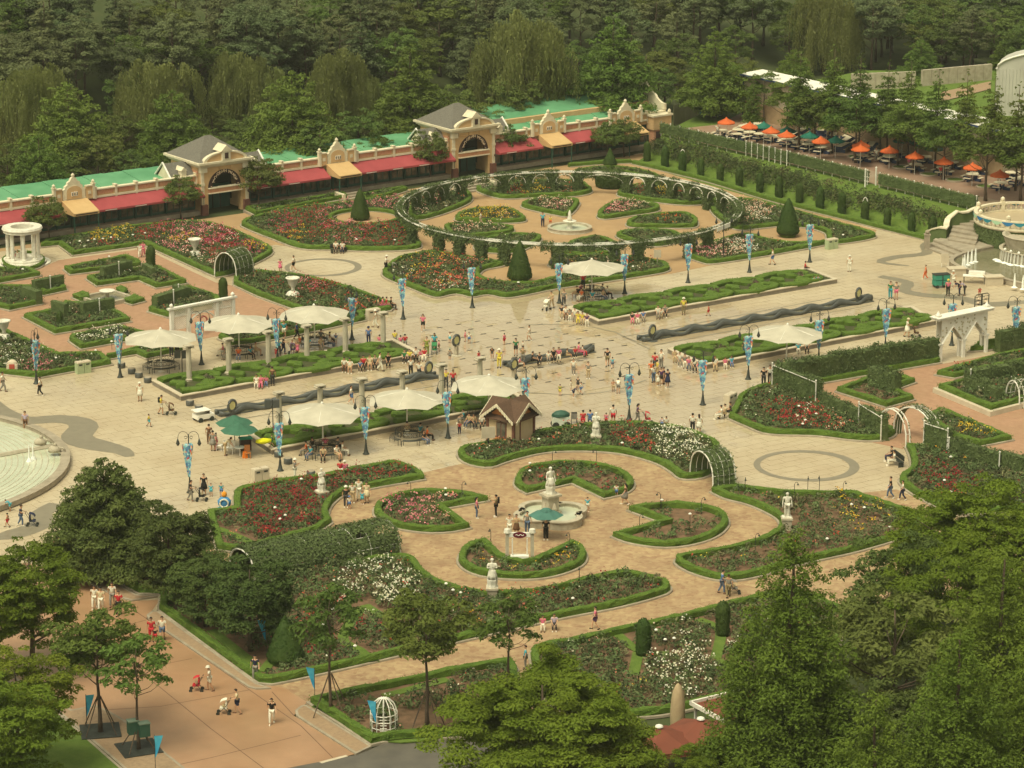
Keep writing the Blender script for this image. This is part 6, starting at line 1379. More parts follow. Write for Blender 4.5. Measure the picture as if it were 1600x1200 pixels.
for k in range(5):
 a = -2.8+k*.28; MB().lathe([(.05, 0), (.14, .08), (.13, .2), (.02, .3)], 7, (tx+3.35*math.cos(a), ty+3.35*math.sin(a), 1.3)).build('lamp_globe', M_white, r)
def steps(label, a, b_, back, n, rise, z0):
 "a,b front corners at the bottom; back = pixel vector to the top"
 a, b_, e = at(*a, z0), at(*b_, z0), at(*back, z0); d = e-a; r = thing('stone_stairs', label, 'steps', tuple(a)); w = b_-a
 for k in range(n):
  o0 = d*(k/n); o1 = d*1.0; zt = rise*(k+1); m = MB()
  q = [o0, o0+w, o1+w, o1]; m.prism([(v.x, v.y) for v in q], -.05 if k == 0 else rise*k-.01, zt); m.build('step', M_kerb, r)
 return r
steps('lower flight of wide stone steps left of the cascade pool', (1449, 390), (1500, 410), (1462, 381), 3, .2, 0)
steps('broad stone landing between the two flights', (1460, 384), (1512, 404), (1500, 372), 1, .62, 0)
steps('upper curving flight of stone steps beside the belvedere', (1481, 376), (1524, 384), (1496, 352), 7, .2, .6)
cw = [(1450, 377), (1476, 372), (1478, 366), (1483, 355), (1495, 345), (1525, 340)]
zz_ = [.0, .6, .7, 1.2, 1.8, 2.0]
P_ = [at(x, y, z) for (x, y), z in zip(cw, zz_)]; r = thing('stair_wall', 'curved vine-covered stair wall with a white coping', 'wall', tuple(P_[0]))
C0 = curve([(p.x, p.y) for p in P_], .5, False); n = len(C0)
rel = []
for i, q in enumerate(C0):
 dd = [math.hypot(q[0]-p.x, q[1]-p.y) for p in P_]; j = int(np.argmin(dd)); w_ = [1/(x_+.2)**2 for x_ in dd]; zt = sum(w_[k]*zz_[k] for k in range(6))/sum(w_); rel.append((q[0]-P_[0].x, q[1]-P_[0].y, zt))
MB().sweep(rel, [(-.2, -.5), (-.2, .95), (.2, .95), (.2, -.5)]).build('vine_wall', M_vine, r); MB().sweep(rel, [(-.28, .95), (-.28, 1.1), (.28, 1.1), (.28, .95)]).build('coping', M_cream, r)
pst = thing('stone_post', 'stone gate post with a round cap at the foot of the stairs', 'post', at(1448, 390)); MB().box((0, 0, .75), (.5, .5, 1.5)).box((0, 0, 1.53), (.62, .62, .1)).build('shaft', M_kerb, pst); MB().lathe([(.1, 1.56), (.24, 1.7), (.2, 1.9), (.03, 2.0)], 10).build('cap', M_kerb, pst, True)
for (x, y, l) in ((1494, 432, 'pale stone block on the pool rim, left one'), (1552, 445, 'pale stone block on the pool rim, right one')):
 r = thing('stone_block', l, 'plinth', at(x, y), R(10)); MB().box((0, 0, .4), (1.6, 1.0, .8)).build('block', M_curbtop, r); MB().box((0, 0, .84), (1.75, 1.15, .08)).build('slab', M_curbtop, r)
r = thing('white_table', 'white covered long table beside the cascade pool', 'table', at(1522, 443), R(-12)); MB().box((0, 0, .75), (2.1, .8, .06)).build('tabletop', M_white, r)
for (a, b_) in ((-.95, -.3), (.95, -.3), (-.95, .3), (.95, .3)): MB().box((a, b_, .36), (.05, .05, .72)).build('leg', M_bronze, r)
MB().box((.2, .35, .95), (1.5, .6, .3)).build('cloth_pile', M_white, r)
# == banner lamps
def _ban(N, L, pos, c, mix, noise, ramp, b):
 v = N.new('ShaderNodeTexVoronoi'); v.inputs['Scale'].default_value = 6.5; L.new(pos, v.inputs['Vector'])
 x = N.new('ShaderNodeSeparateColor'); L.new(v.outputs['Color'], x.inputs[0])
 cr = N.new('ShaderNodeValToRGB'); cr.color_ramp.interpolation = 'CONSTANT'; e = cr.color_ramp.elements
 e[0].position = 0; e[0].color = hx('5a86a4')+(1,); e[1].position = .3; e[1].color = hx('80b4bc')+(1,)
 for p_, h in ((.55, '9cc8c8'), (.70, 'd89060'), (.77, 'd8d0b0'), (.86, 'b05058'), (.92, '48689c')): q = e.new(p_); q.color = hx(h)+(1,)
 L.new(x.outputs[0], cr.inputs[0]); return cr.outputs[0]
M_banner = mat('printed_banner', (.1, .3, .5), rough=.7, world=False, extra=_ban)
def make_lamp():
 r = thing('banner_lamp', 'x', 'street lamp', (0, 0, 0))
 MB().lathe([(.27, 0), (.27, .07), (.19, .13), (.12, .45), (.08, .8), (.07, .9)], 10).build('base', M_bronze, r, True)
 MB().lathe([(.055, .8), (.048, 2.4), (.038, 4.25), (.055, 4.3), (.02, 4.5)], 8).build('pole', M_bronze, r, True)
 for s in (-1, 1):
  pts = [(0, 0, 4.1)]+[(s*(.38-.38*math.cos(t*math.pi/8)), 0, 4.25+.42*math.sin(t*math.pi/8)) for t in range(1, 8)]+[(s*.78, 0, 4.1)]
  arm = MB().tube(pts, .02, 5).tube([(s*(.2+.1*math.cos(t*.8)), 0, 4.22+.1*math.sin(t*.8)) for t in range(8)], .02, 4).build('arm', M_bronze, r)
  MB().lathe([(.04, 4.1), (.07, 4.0), (.13, 3.80), (.155, 3.74), (.10, 3.70), (.09, 3.62), (.02, 3.58)], 8, (s*.78, 0, 0)).build('lamp_shade', M_bronze, r, True)
 m = MB()
 for k in range(3):
  a = k*2*math.pi/3+.3
  for (h0, h1, w0, w1) in ((3.75, 3.2, .42, .38), (3.2, 2.5, .38, .25), (2.5, 1.75, .25, .13), (1.75, 1.25, .13, .04)):
   b_ = a+.9
   p = [(.06*math.cos(a), .06*math.sin(a), h0), ((.06+w0)*math.cos(b_), (.06+w0)*math.sin(b_), h0-.05), ((.06+w1)*math.cos(b_-.15), (.06+w1)*math.sin(b_-.15), h1-.05), (.06*math.cos(a), .06*math.sin(a), h1)]
   q = [(x+.015*math.sin(a), y-.015*math.cos(a), z) for x, y, z in p]; m.add(p+q, [(0, 1, 2, 3), (7, 6, 5, 4), (0, 4, 5, 1), (1, 5, 6, 2)])
 m.lathe([(.04, 1.4), (.11, 2.0), (.19, 2.6), (.29, 3.3), (.32, 3.7)], 9)
 m.build('banner', M_banner, r); return r
lamps = [((188, 590), 'banner lamp beside the left square canopy and a speaker'), ((315, 570), 'banner lamp between the left canopy and the white lattice gate'), ((57, 600), 'narrow banner lamp at the far left below the triangular rose bed'), ((630, 499), 'wide blue banner lamp on the open plaza above the columns'),
   ((738, 481), 'banner lamp at the edge of the front cone-tree bed'), ((874, 474), 'banner lamp left of the canopy by the vine ring'), ((976, 459), 'banner lamp right of the canopy by the vine ring'), ((1075, 442), 'banner lamp at the gap between two ring beds'), ((1171, 426), 'banner lamp in front of the pale rose bed'), ((1265, 410), 'banner lamp near the right clipped cone'),
   ((550, 531), 'side-on banner lamp right of the upper canopy'), ((434, 565), 'banner lamp just left of the upper right canopy of the left plaza'), ((983, 656), 'tall banner lamp with two bell lamps in the middle of the plaza'), ((1098, 633), 'banner lamp right of the tall central one'), ((1169, 593), 'banner lamp at the left end of the right parterre'),
   ((1279, 567), 'banner lamp rising behind the tall vine screen, left'), ((1383, 548), 'banner lamp rising behind the tall vine screen, right'), ((1487, 540), 'banner lamp seen over the white pointed arches'), ((1586, 545), 'banner lamp at the right edge by the cascade pool'), ((297, 770), 'solitary banner lamp on the lower left plaza'),
   ((438, 736), 'banner lamp at the corner of the front left parterre'), ((572, 710), 'banner lamp between the two nearest left canopies'), ((700, 685), 'bright banner lamp right of the middle near canopy'), ((822, 662), 'banner lamp behind the wooden hut')]
L0 = make_lamp()
for i, (p, l) in enumerate(lamps):
 o = L0 if i == 0 else dup(L0); o.location = at(*p); o.rotation_euler = (0, 0, rnd.uniform(-.4, .4)+(1.2 if 'side-on' in l or 'narrow' in l else 0)); o['label'] = l; o['group'] = 'banner lamps on the plaza'
r = dup(L0, at(1130, 406), .3, 'dark lamp post without a banner in the pale rose bed', 'banner lamps on the plaza')
for c in list(KIDS.get(r.name, [])):
 if c.name.startswith('banner'): bpy.data.objects.remove(c)
# == white canopies
M_canvas = mat('cream_canvas', (.60, .55, .43), (.50, .455, .35), rough=.8, scale=.9, bump=.02, bscale=1.6, trans=.18)
def make_canopy():
 r = thing('square_canopy', 'x', 'parasol', (0, 0, 0)); MB().lathe([(.3, 0), (.3, .05), (.07, .09), (.05, 3.75)], 8).build('pole', M_white, r, True)
 V_ = []; n = 8; Rr = 3.05
 m = MB(); rings = 7; seg = 64; vs = []
 for i in range(rings+1):
  u_ = i/rings
  for k in range(seg):
   a = k*2*math.pi/seg; c8 = abs(math.sin(a*4))
   rr = Rr*u_*(1-.09*c8*u_)*(1.06 if False else 1)*(1+.10*abs(math.cos(2*a)))
   z = 3.72-.92*u_**1.0 - .10*math.sin(math.pi*u_) + .10*c8*u_**2
   vs.append((rr*math.cos(a), rr*math.sin(a), z))
 m.add(vs, [(i*seg+k, i*seg+(k+1) % seg, (i+1)*seg+(k+1) % seg, (i+1)*seg+k) for i in range(rings) for k in range(seg)])
 m.build('canvas', M_canvas, r, True)
 m = MB().lathe([(.12, 3.68), (.12, 3.76), (.03, 3.86)], 8); m.build('cap', M_white, r)
 for k in range(8):
  a = k*math.pi/4; MB().tube([(0, 0, 3.62), (2.95*math.cos(a), 2.95*math.sin(a), 2.76)], .025, 4).build('rib', M_white, r)
 return r
Cn = make_canopy()
for i, (x, y, l) in enumerate(((252, 581, 'leftmost white canopy, beyond two empty iron benches'), (374, 557, 'white canopy in front of the white lattice gate'), (492, 542, 'white canopy before the urn bed, farthest of the left three'), (925, 467, 'white canopy by the front of the vine ring'), (1228, 574, 'white canopy over the right parterre'), (505, 703, 'white canopy nearest the front left parterre corner'), (636, 680, 'white canopy in the middle of the three near ones'), (763, 657, 'white canopy behind the wooden hut, rightmost of the near three'))):
 o = Cn if i == 0 else dup(Cn); o.location = at(x, y); o.rotation_euler = (rnd.uniform(-.015, .015), rnd.uniform(-.015, .015), ANG+rnd.uniform(-.2, .2)); o['label'] = l; o['group'] = 'large white canopies'; q_ = rnd.uniform(.94, 1.0); o.scale = (q_, q_, 1.0)
def make_bench(arc_n=6):
 r = thing('curved_iron_bench', 'x', 'bench', (0, 0, 0)); a0, a1 = -.95, .95; R1, R2 = 1.15, 1.6
 pts = [a0+(a1-a0)*k/8 for k in range(9)]
 for q in range(4): MB().tube([((R1+.12*q)*math.cos(a), (R1+.12*q)*math.sin(a), .45) for a in pts], .022, 4).build('seat_slat', M_bronze, r)
 for z in (.62, .95): MB().tube([(R1*.97*math.cos(a), R1*.97*math.sin(a), z) for a in pts], .022, 4).build('back_rail', M_bronze, r)
 for k in range(6):
  a = a0+(a1-a0)*(k+.5)/6; MB().tube([(R1*.97*math.cos(a+.13*math.cos(t)), R1*.97*math.sin(a+.13*math.cos(t)), .78+.16*math.sin(t)) for t in [j*math.pi/4 for j in range(9)]], .016, 4).build('back_scroll', M_bronze, r)
 for a in (a0, 0, a1):
  for R_ in (R1, R2-.08): MB().tube([(R_*math.cos(a), R_*math.sin(a), 0), (R_*math.cos(a), R_*math.sin(a), .45)], .025, 4).build('leg', M_bronze, r)
 return r
B0 = make_bench(); first = True
for (x, y, nb, l) in ((252, 578, 3, 'under the leftmost white canopy'), (374, 556, 3, 'under the canopy by the white lattice gate'), (492, 541, 3, 'under the farthest left canopy'), (925, 466, 3, 'under the canopy by the vine ring'), (507, 712, 3, 'under the nearest left canopy'), (640, 690, 3, 'under the middle near canopy'), (752, 662, 3, 'behind the wooden hut')):
 for k in range(nb):
  o = B0 if first else dup(B0); first = False; o.location = at(x, y); o.rotation_euler = (0, 0, ANG+k*2*math.pi/nb+.5); o['label'] = ['left', 'right', 'near'][k]+' curved iron bench '+l; o['group'] = 'curved iron benches'
# == columns
M_col = mat('column_stone', (.48, .42, .31), (.40, .35, .25), rough=.8, scale=1.5)
def make_column():
 r = thing('ionic_column', 'x', 'column', (0, 0, 0))
 MB().box((0, 0, .2), (.62, .62, .4)).lathe([(.32, .4), (.34, .48), (.25, .56)], 14).build('base', M_col, r)
 MB().lathe([(.235, .55), (.23, 1.4), (.205, 3.1)], 20, flute=.09).build('shaft', M_col, r)
 m = MB().lathe([(.21, 3.08), (.27, 3.16)], 14).box((0, 0, 3.33), (.72, .62, .09))
 m.build('capital', M_col, r)
 for s in (-1, 1): MB().tube([(s*.30, -.28, 3.2), (s*.30, .28, 3.2)], .115, 10).build('volute', M_col, r)
 return r
K0 = make_column(); ca, cb = [], []
for i, (x, y) in enumerate(((296, 601), (358, 590), (420, 578), (480, 568), (540, 557), (599, 547), (437, 677), (501, 666), (566, 655), (629, 643), (690, 632), (750, 621))):
 o = K0 if i == 0 else dup(K0); o.location = at(x, y); o.rotation_euler = (0, 0, ANG); (ca if i < 6 else cb).append(o); o['group'] = 'ionic columns of the parterres'
order_labels(ca, '{o} stone column standing in the rear left parterre'); order_labels(cb, '{o} stone column standing in the front left parterre')
# == urns, temple, gate, arches
def urn(x, y, l, s=1.0):
 r = thing('stone_urn', l, 'urn', at(x, y)); r.scale = (s, s, s)
 MB().box((0, 0, .1), (1.35, 1.35, .2)).lathe([(.62, .2), (.68, .45), (.5, .72), (.3, .82)], 12, flute=.1).build('foot', M_marble, r)
 MB().lathe([(.2, .8), (.16, 1.1), (.22, 1.2), (.42, 1.5), (.50, 1.85), (.66, 2.0), (.66, 2.08), (.45, 2.08), (.42, 1.95)], 16).build('bowl', M_marble, r, True); return r
urn(305, 404, 'white stone urn in the colourful rose bed by the arcade', .95); urn(458, 468, 'white stone urn in the rose bed between court and plaza', 1.0); urn(7, 535, 'white stone urn in the triangular bed at the left edge', .95)
r = thing('round_temple', 'small round open temple of white columns with a ring top and a statue', 'temple', at(37, 411))
MB().lathe([(2.6, 0), (2.6, .16), (2.2, .16), (2.2, .32), (1.9, .32), (1.9, .5)], 32).build('steps', M_marble, r)
cl = MB().lathe([(.26, .5), (.26, .62), (.18, .7), (.17, 2.9), (.26, 3.05), (.26, 3.12)], 12, flute=.08).mesh('column', M_marble)
for k in range(8): a = k*math.pi/4+.2; obj('column', cl, r, loc=(1.45*math.cos(a), 1.45*math.sin(a), 0))
MB().sweep(ringpath(1.45, 36), [(-.38, 3.12), (-.38, 3.3), (-.5, 3.42), (-.42, 3.62), (.35, 3.62), (.35, 3.12)][::-1], closed=True).build('ring_entablature', M_marble, r)
MB().box((0, 0, .85), (.6, .6, .7)).build('pedestal', M_marble, r)
bed([(0, 412), (10, 403), (37, 397), (64, 402), (74, 411), (62, 421), (37, 426), (10, 421)], 'ring hedge round the open temple', [], hw=.25, bush=False, name='hedge_ring', hh=.4)
def lattice_panel(mb, x0, x1, z0, z1, st=.17, w=.06):
 n = int((x1-x0+z1-z0)/st)
 for k in range(n+1):
  c = x0-(z1-z0)+k*st*1.0
  for sg in (1, -1):
   pts = []
   a0 = max(x0, c) if True else 0; a1 = min(x1, c+(z1-z0))
   if a1-a0 < .05: continue
   za, zb = z0+(a0-c), z0+(a1-c)
   if sg < 0: za, zb = z0+z1-za, z0+z1-zb
   mb.tube([(a0, 0, za), (a1, 0, zb)], w/2, 4, cap=False)
p0, p1 = at(267, 533), at(367, 513); d = p1-p0; L = d.length
r = thing('lattice_gate', 'white lattice gateway with round arch and a name board', 'gateway', tuple(p0), math.atan2(d.y, d.x))
for x in (.15, L/2-1.5, L/2+1.5, L-.15): MB().box((x, 0, 1.35), (.3, .3, 2.7)).build('pillar', M_white, r)
for x in (.15, L-.15): MB().lathe([(.05, 0), (.17, .12), (.17, .25), (.03, .38)], 10, (x, 0, 2.95)).build('ball', M_white, r, True)
MB().box((L/2, 0, 2.86), (L+.4, .42, .16)).build('top_beam', M_white, r)
m = MB(); lattice_panel(m, .3, L-.3, 2.1, 2.78); m.build('lattice', M_white, r); m = MB(); lattice_panel(m, .3, L/2-1.6, .9, 2.1); lattice_panel(m, L/2+1.6, L-.3, .9, 2.1); m.build('side_lattice', M_white, r); MB().box((L/2, 0, 2.08), (L-.5, .12, .08)).build('rail', M_white, r)
for s in (-1, 1):
 m = MB(); m.tube([(L/2+1.35*math.cos(t*math.pi/10), 0, .95+1.1*math.sin(t*math.pi/10)) for t in range(11)], .07, 6) if s > 0 else None
 if s > 0: m.build('arch', M_white, r)
MB().box((L/2, -.06, 2.42), (1.9, .06, .36)).build('name_board', M_cream, r)
MB().tube([(L/2+.34*math.cos(t), -.15, 1.35+.34*math.sin(t)) for t in [k*math.pi/7 for k in range(15)]], .07, 5).build('wreath', flat('a85850'), r)
p0, p1 = at(1462, 566), at(1540, 549); d = p1-p0; L = d.length
r = thing('pointed_arches', 'white double archway with pierced Moorish panels and three pillars', 'gateway', tuple(p0), math.atan2(d.y, d.x))
for k, x in enumerate((.25, L/2, L-.25)):
 for yy in (-.25, .25): MB().box((x, yy, .75), (.28, .22, 1.5)).build('pillar', M_white, r)
 MB().box((x, 0, 1.55), (.5, .75, .14)).build('capital', M_white, r)
for h0, h1 in ((.25, L/2), (L/2, L-.25)):
 m_ = (h0+h1)/2; w = (h1-h0)/2
 for yy in (-.28, .28):
  m = MB(); n = 10
  for k in range(n):
   xa, xb = h0+2*w*k/n, h0+2*w*(k+1)/n; za = 1.6+1.35*(1-abs(xa-m_)/w); zb = 1.6+1.35*(1-abs(xb-m_)/w)
   m.add([(xa, yy-.03, za), (xb, yy-.03, zb), (xb, yy-.03, 3.7), (xa, yy-.03, 3.7), (xa, yy+.03, za), (xb, yy+.03, zb), (xb, yy+.03, 3.7), (xa, yy+.03, 3.7)], [(0, 1, 2, 3), (7, 6, 5, 4), (0, 4, 5, 1)])
  m.build('pierced_panel', M_lat if 'M_lat' in globals() else M_white, r)
  MB().tube([(h0+.1, yy*1.15, 1.6), (m_, yy*1.15, 2.98), (h1-.1, yy*1.15, 1.6)], .07, 5).build('arch_rib', M_white, r)
MB().box((L/2, 0, 3.78), (L+.5, 1.0, .16)).box((L/2, 0, 3.9), (L+.7, 1.15, .08)).build('cornice', M_white, r)
for x in (.1, L-.1): MB().box((x, 0, 4.02), (.45, .45, .18)).lathe([(.22, 4.1), (.1, 4.3), (.02, 4.45)], 8, (x, 0, 0)).build('finial', M_white, r)
g = np.random.default_rng(8); ros = MB().lathe([(.09, 0), (.09, .02), (.02, .03)], 6).mesh('rosette', flat('b8ae90'))
for k in range(70):
 x = g.uniform(.3, L-.3); z = g.uniform(1.9, 3.6); m_ = L/4+.1 if x < L/2 else 3*L/4-.1
 if z < 1.8+1.35*(1-abs(x-m_)/(L/4)): continue
 o = obj('rosette', ros, r, loc=(x, -.315, z)); o.rotation_euler = (math.pi/2, 0, 0)
r = thing('iron_board', 'dark wrought-iron lamp frame behind the white pointed arches', 'lamp frame', at(1531, 541), ANG); MB().tube([(0, 0, 0), (0, 0, 4.6)], .07, 6).build('post', M_bronze, r)
m = MB().tube([(-.8, 0, 3.2), (-.8, 0, 4.5), (-.6, 0, 4.65), (.6, 0, 4.65), (.8, 0, 4.5), (.8, 0, 3.2)], .04, 5)
for z in (3.4, 3.75, 4.1, 4.4): m.tube([(-.8, 0, z), (.8, 0, z)], .03, 4)
m.build('frame', M_bronze, r)
for k in range(3):
 for j in (-1, 1): MB().lathe([(.02, 0), (.14, .06), (.14, .2), (.02, .26)], 8, (j*.42, 0, 3.42+k*.36)).build('globe', M_gold, r, True)
# == wooden hut
M_hutw = mat('hut_boards', (.60, .45, .27), (.52, .385, .22), rough=.8, scale=1.5); M_hutt = mat('hut_timber', (.20, .085, .055), (.15, .065, .045), rough=.8, scale=3); M_hutr = mat('brown_shingle', (.115, .065, .038), (.085, .048, .03), rough=.9, scale=5, bump=.02); M_hora = mat('orange_trim', (.50, .20, .06), (.44, .17, .05), rough=.7)
hp = at(798, 692); r = thing('wooden_hut', 'cream wooden hut with brown cross-gabled roof and scalloped barge boards', 'hut', tuple(hp), R(52)); a = 1.25; H_ = 2.35
MB().box((0, 0, H_/2), (2*a, 2*a, H_)).build('wall', M_hutw, r)
for sx in (-1, 1):
 for sy in (-1, 1): MB().box((sx*a, sy*a, H_/2), (.2, .2, H_+.02)).build('corner_post', M_hutt, r)
 MB().box((sx*(a+.02), 0, H_/2), (.06, .12, H_)).box((sx*(a+.025), 0, .75), (.05, 2*a-.2, .1)).build('timber', M_hutt, r)
for sy in (-1, 1): MB().box((.45*sy, sy*(a+.02), H_/2), (.1, .06, H_)).build('timber', M_hutt, r)
def hut_roof(rz):
 m = MB(); e = a+.55; pk = H_+1.15; hh_ = H_-.1; ca_, sa_ = math.cos(rz), math.sin(rz)
 rot = lambda x, y, z: (x*ca_-y*sa_, x*sa_+y*ca_, z)
 for sg in (-1, 1): m.add([rot(-e, 0, pk), rot(e, 0, pk), rot(e, sg*(a+.35), hh_), rot(-e, sg*(a+.35), hh_), rot(-e, 0, pk-.1), rot(e, 0, pk-.1), rot(e, sg*(a+.35), hh_-.1), rot(-e, sg*(a+.35), hh_-.1)], [(0, 1, 2, 3), (7, 6, 5, 4), (0, 4, 5, 1), (1, 5, 6, 2), (2, 6, 7, 3), (3, 7, 4, 0)] if sg < 0 else [(3, 2, 1, 0), (4, 5, 6, 7), (1, 5, 4, 0), (2, 6, 5, 1), (3, 7, 6, 2), (0, 4, 7, 3)])
 m.build('roof', M_hutr, r)
 for se in (-1, 1):
  m = MB(); m.add([rot(se*a*1.01, -a*.9, H_-.02), rot(se*a*1.01, a*.9, H_-.02), rot(se*a*1.01, 0, pk-.2)], [(0, 1, 2)] if se > 0 else [(2, 1, 0)]); m.build('gable', M_hora, r)
  for sg in (-1, 1):
   for k in range(7):
    t0 = k/7; t1 = (k+.92)/7; y0, y1 = sg*(a+.38)*t0, sg*(a+.38)*t1; z0, z1 = pk-(pk-hh_)*t0+.03, pk-(pk-hh_)*t1+.03; x = se*(e+.02)
    MB().add([rot(x, y0, z0), rot(x, y1, z1), rot(x, y1, z1-.2), rot(x, (y0+y1)/2, (z0+z1)/2-.3), rot(x, y0, z0-.2), rot(x-se*.05, y0, z0), rot(x-se*.05, y1, z1), rot(x-se*.05, y1, z1-.2), rot(x-se*.05, (y0+y1)/2, (z0+z1)/2-.3), rot(x-se*.05, y0, z0-.2)], [(0, 1, 2, 3, 4), (9, 8, 7, 6, 5), (0, 5, 6, 1)]).build('barge_board', M_gold if False else M_cream, r)
hut_roof(0); hut_roof(math.pi/2)
w_ = MB().box((-a-.03, -.1, 1.35), (.08, .95, 1.25)).build('window', M_hutt, r); MB().box((-a-.08, -.33, 1.35), (.03, .36, 1.1)).box((-a-.08, .13, 1.35), (.03, .36, 1.1)).build('pane', M_glass, w_)
MB().box((-a-.16, -.1, .66), (.3, 1.15, .1)).build('sill', M_hora, r)
MB().lathe([(.02, 0), (.1, .05), (.08, .18), (.02, .22)], 8, (.1, -a-.12, 2.05)).build('lantern', M_gold, r)
sg = thing('notice_board', 'blank white notice board on a post left of the wooden hut', 'sign', at(763, 702), .2); MB().box((0, 0, .5), (.12, .12, 1.0)).build('post', M_bronze, sg); MB().box((0, -.05, 1.35), (1.05, .08, .9)).build('board', M_curbtop, sg)
sg = thing('notice_board', 'small pale notice board in the bed right of the canopy', 'sign', at(1027, 417), 0); MB().box((0, 0, .5), (.07, .07, 1.0)).build('post', M_kerb, sg); MB().box((0, -.05, 1.3), (.7, .05, .75)).build('board', M_curbtop, sg)
rl = thing('red_railing', 'low ornamental red railing around the wooden hut', 'railing', at(800, 705), R(8))
for k in range(8): MB().tube([(-2.2+k*.6+.25*math.cos(t), 0, .45+.25*math.sin(t)) for t in [j*math.pi/4 for j in range(9)]], .025, 4).build('scroll', mat_pierbase if k % 2 else M_hora, rl)
r = thing('photo_shrine', 'small white photo arch with a dark red oval board between two stone pillars', 'booth', at(812, 880))
for s in (-1, 1):
 MB().box((s*.85, 0, 1.05), (.24, .24, 2.1)).build('pillar', M_stone, r); MB().lathe([(.1, 2.1), (.24, 2.2), (.2, 2.45), (.02, 2.5)], 10, (s*.85, 0, 0)).build('capital', M_marble, r)
 MB().box((s*.5, -.1, .9), (.07, .07, 1.8)).build('frame_post', M_white, r)
MB().box((0, -.05, .3), (1.25, .5, .6)).build('white_bench', M_white, r); MB().box((0, 0, 2.05), (1.5, .16, .32)).build('lintel', M_white, r)
m = MB(); m.add([(.46*math.cos(t*math.pi/10), y, 2.05+.22*math.sin(t*math.pi/10)) for y in (-.12, -.09) for t in range(20)], [tuple(range(20)), tuple(range(39, 19, -1))]); m.build('oval_board', flat('6a2430'), r)
MB().tube([(-.28+.08*k, -.135, 2.05+.05*math.sin(k*1.9)) for k in range(8)], .022, 4).build('lettering', M_white, r)
for (x, y, l, c, rr, z) in ((853, 843, 'flat teal parasol held beside the statue fountain', '4a7468', 1.25, 1.9),):
 r = thing('teal_parasol', l, 'parasol', at(x, y)); MB().tube([(0, 0, 0), (0, 0, z+.3)], .03, 5).build('pole', M_bronze, r)
 MB().lathe([(rr, z-.12), (rr*.5, z+.12), (.3, z+.25), (.02, z+.3)], 6).build('canvas', flat(c), r); MB().lathe([(.42, z+.22), (.3, z+.34), (.02, z+.42)], 8).build('cap', flat(c), r)
# == cafe group by the trough
for (x, y, l) in ((367, 700, 'dark green two-tier parasol of the drawing stall, farther'), (375, 712, 'dark green two-tier parasol of the drawing stall, nearer')):
 r = thing('green_parasol', l, 'parasol', at(x, y)); MB().tube([(0, 0, 0), (0, 0, 2.5)], .03, 5).build('pole', M_bronze, r)
 MB().lathe([(1.45, 2.0), (1.0, 2.2), (.5, 2.38)], 8).build('canvas', flat('3f6a54'), r); MB().lathe([(.62, 2.34), (.3, 2.52), (.02, 2.62)], 8).build('top_canvas', flat('3f6a54'), r)
def chair(x, y, rz, m, l, g_='chairs of the drawing stall'):
 r = thing('garden_chair', l, 'chair', at(x, y), rz, g_); MB().box((0, 0, .44), (.45, .45, .04)).build('seat', m, r); MB().box((0, .21, .75), (.42, .04, .5)).build('backrest', m, r)
 for sx in (-.19, .19):
  for sy in (-.19, .19): MB().box((sx, sy, .22), (.04, .04, .44)).build('leg', m, r)
chair(343, 704, 1.4, M_white, 'white garden chair at the left of the drawing stall'); chair(354, 708, .3, M_white, 'white garden chair right in front of the green parasols'); chair(362, 709, -.4, M_white, 'white garden chair beside the small round table'); chair(387, 716, .2, mat_wood if 'mat_wood' in globals() else M_hora, 'tall wooden chair with a white shirt, right of the stall')
r = thing('round_table', 'small white round table of the drawing stall', 'table', at(375, 713)); MB().lathe([(.02, .70), (.42, .71), (.42, .74)], 16).build('tabletop', M_white, r); MB().box((0, 0, .35), (.06, .06, .7)).build('leg', M_white, r)
r = thing('orange_bag', 'bright orange bag on the ground beside the small round table', 'bag', at(383, 716)); MB().box((0, 0, .28), (.42, .22, .5), taper=.8).build('bag_body', flat('e07818'), r); MB().tube([(-.12, 0, .5), (0, 0, .72), (.12, 0, .5)], .02, 4).build('handle', flat('c06010'), r)
r = thing('teal_cart', 'small stall cart with a teal top at the drawing stall', 'cart', at(384, 704), .3); MB().box((0, 0, .5), (.8, .5, .9)).build('cabinet', M_brown, r); MB().box((0, 0, 1.0), (1.0, .65, .08)).build('top', flat('40a080'), r)
r = thing('yellow_bag', 'bright yellow cushion lying on the parterre hedge corner', 'cushion', at(412, 693, .9), .3); MB().lathe([(.2, 0), (.5, .12), (.48, .32), (.1, .42)], 10, sx=1.25, sy=.7).build('body', flat('e4e020'), r, True)
r = thing('white_pedal_cart', 'white plastic ride-on cart parked by the left trough end', 'cart', at(318, 657), R(35))
MB().box((0, 0, .42), (1.5, .95, .35)).build('body', M_white, r); MB().box((-.2, 0, .9), (1.3, .95, .06)).build('roof', M_white, r); MB().box((.35, 0, .68), (.08, .7, .3)).build('windshield', M_glass, r)
for sx in (-.5, .5):
 for sy in (-.46, .46): MB().tube([(sx, sy-.06, .2), (sx, sy+.06, .2)], .2, 10).build('wheel', M_bronze, r)
M_bin = mat('bin_green', (.40, .46, .26), (.34, .40, .22), rough=.6)
def binn(x, y, l, rz=0, m=None):
 r = thing('litter_bin', l, 'litter bin', at(x, y), rz, 'twin litter bins'); m = m or M_bin
 for s in (-1, 1):
  MB().box((s*.32, 0, .48), (.6, .55, .96)).build('cabinet', m, r); MB().box((s*.32, 0, 1.0), (.62, .6, .1), taper=.9).build('lid', M_curbtop, r); MB().box((s*.32, -.28, .8), (.3, .02, .12)).build('opening', M_bronze, r)
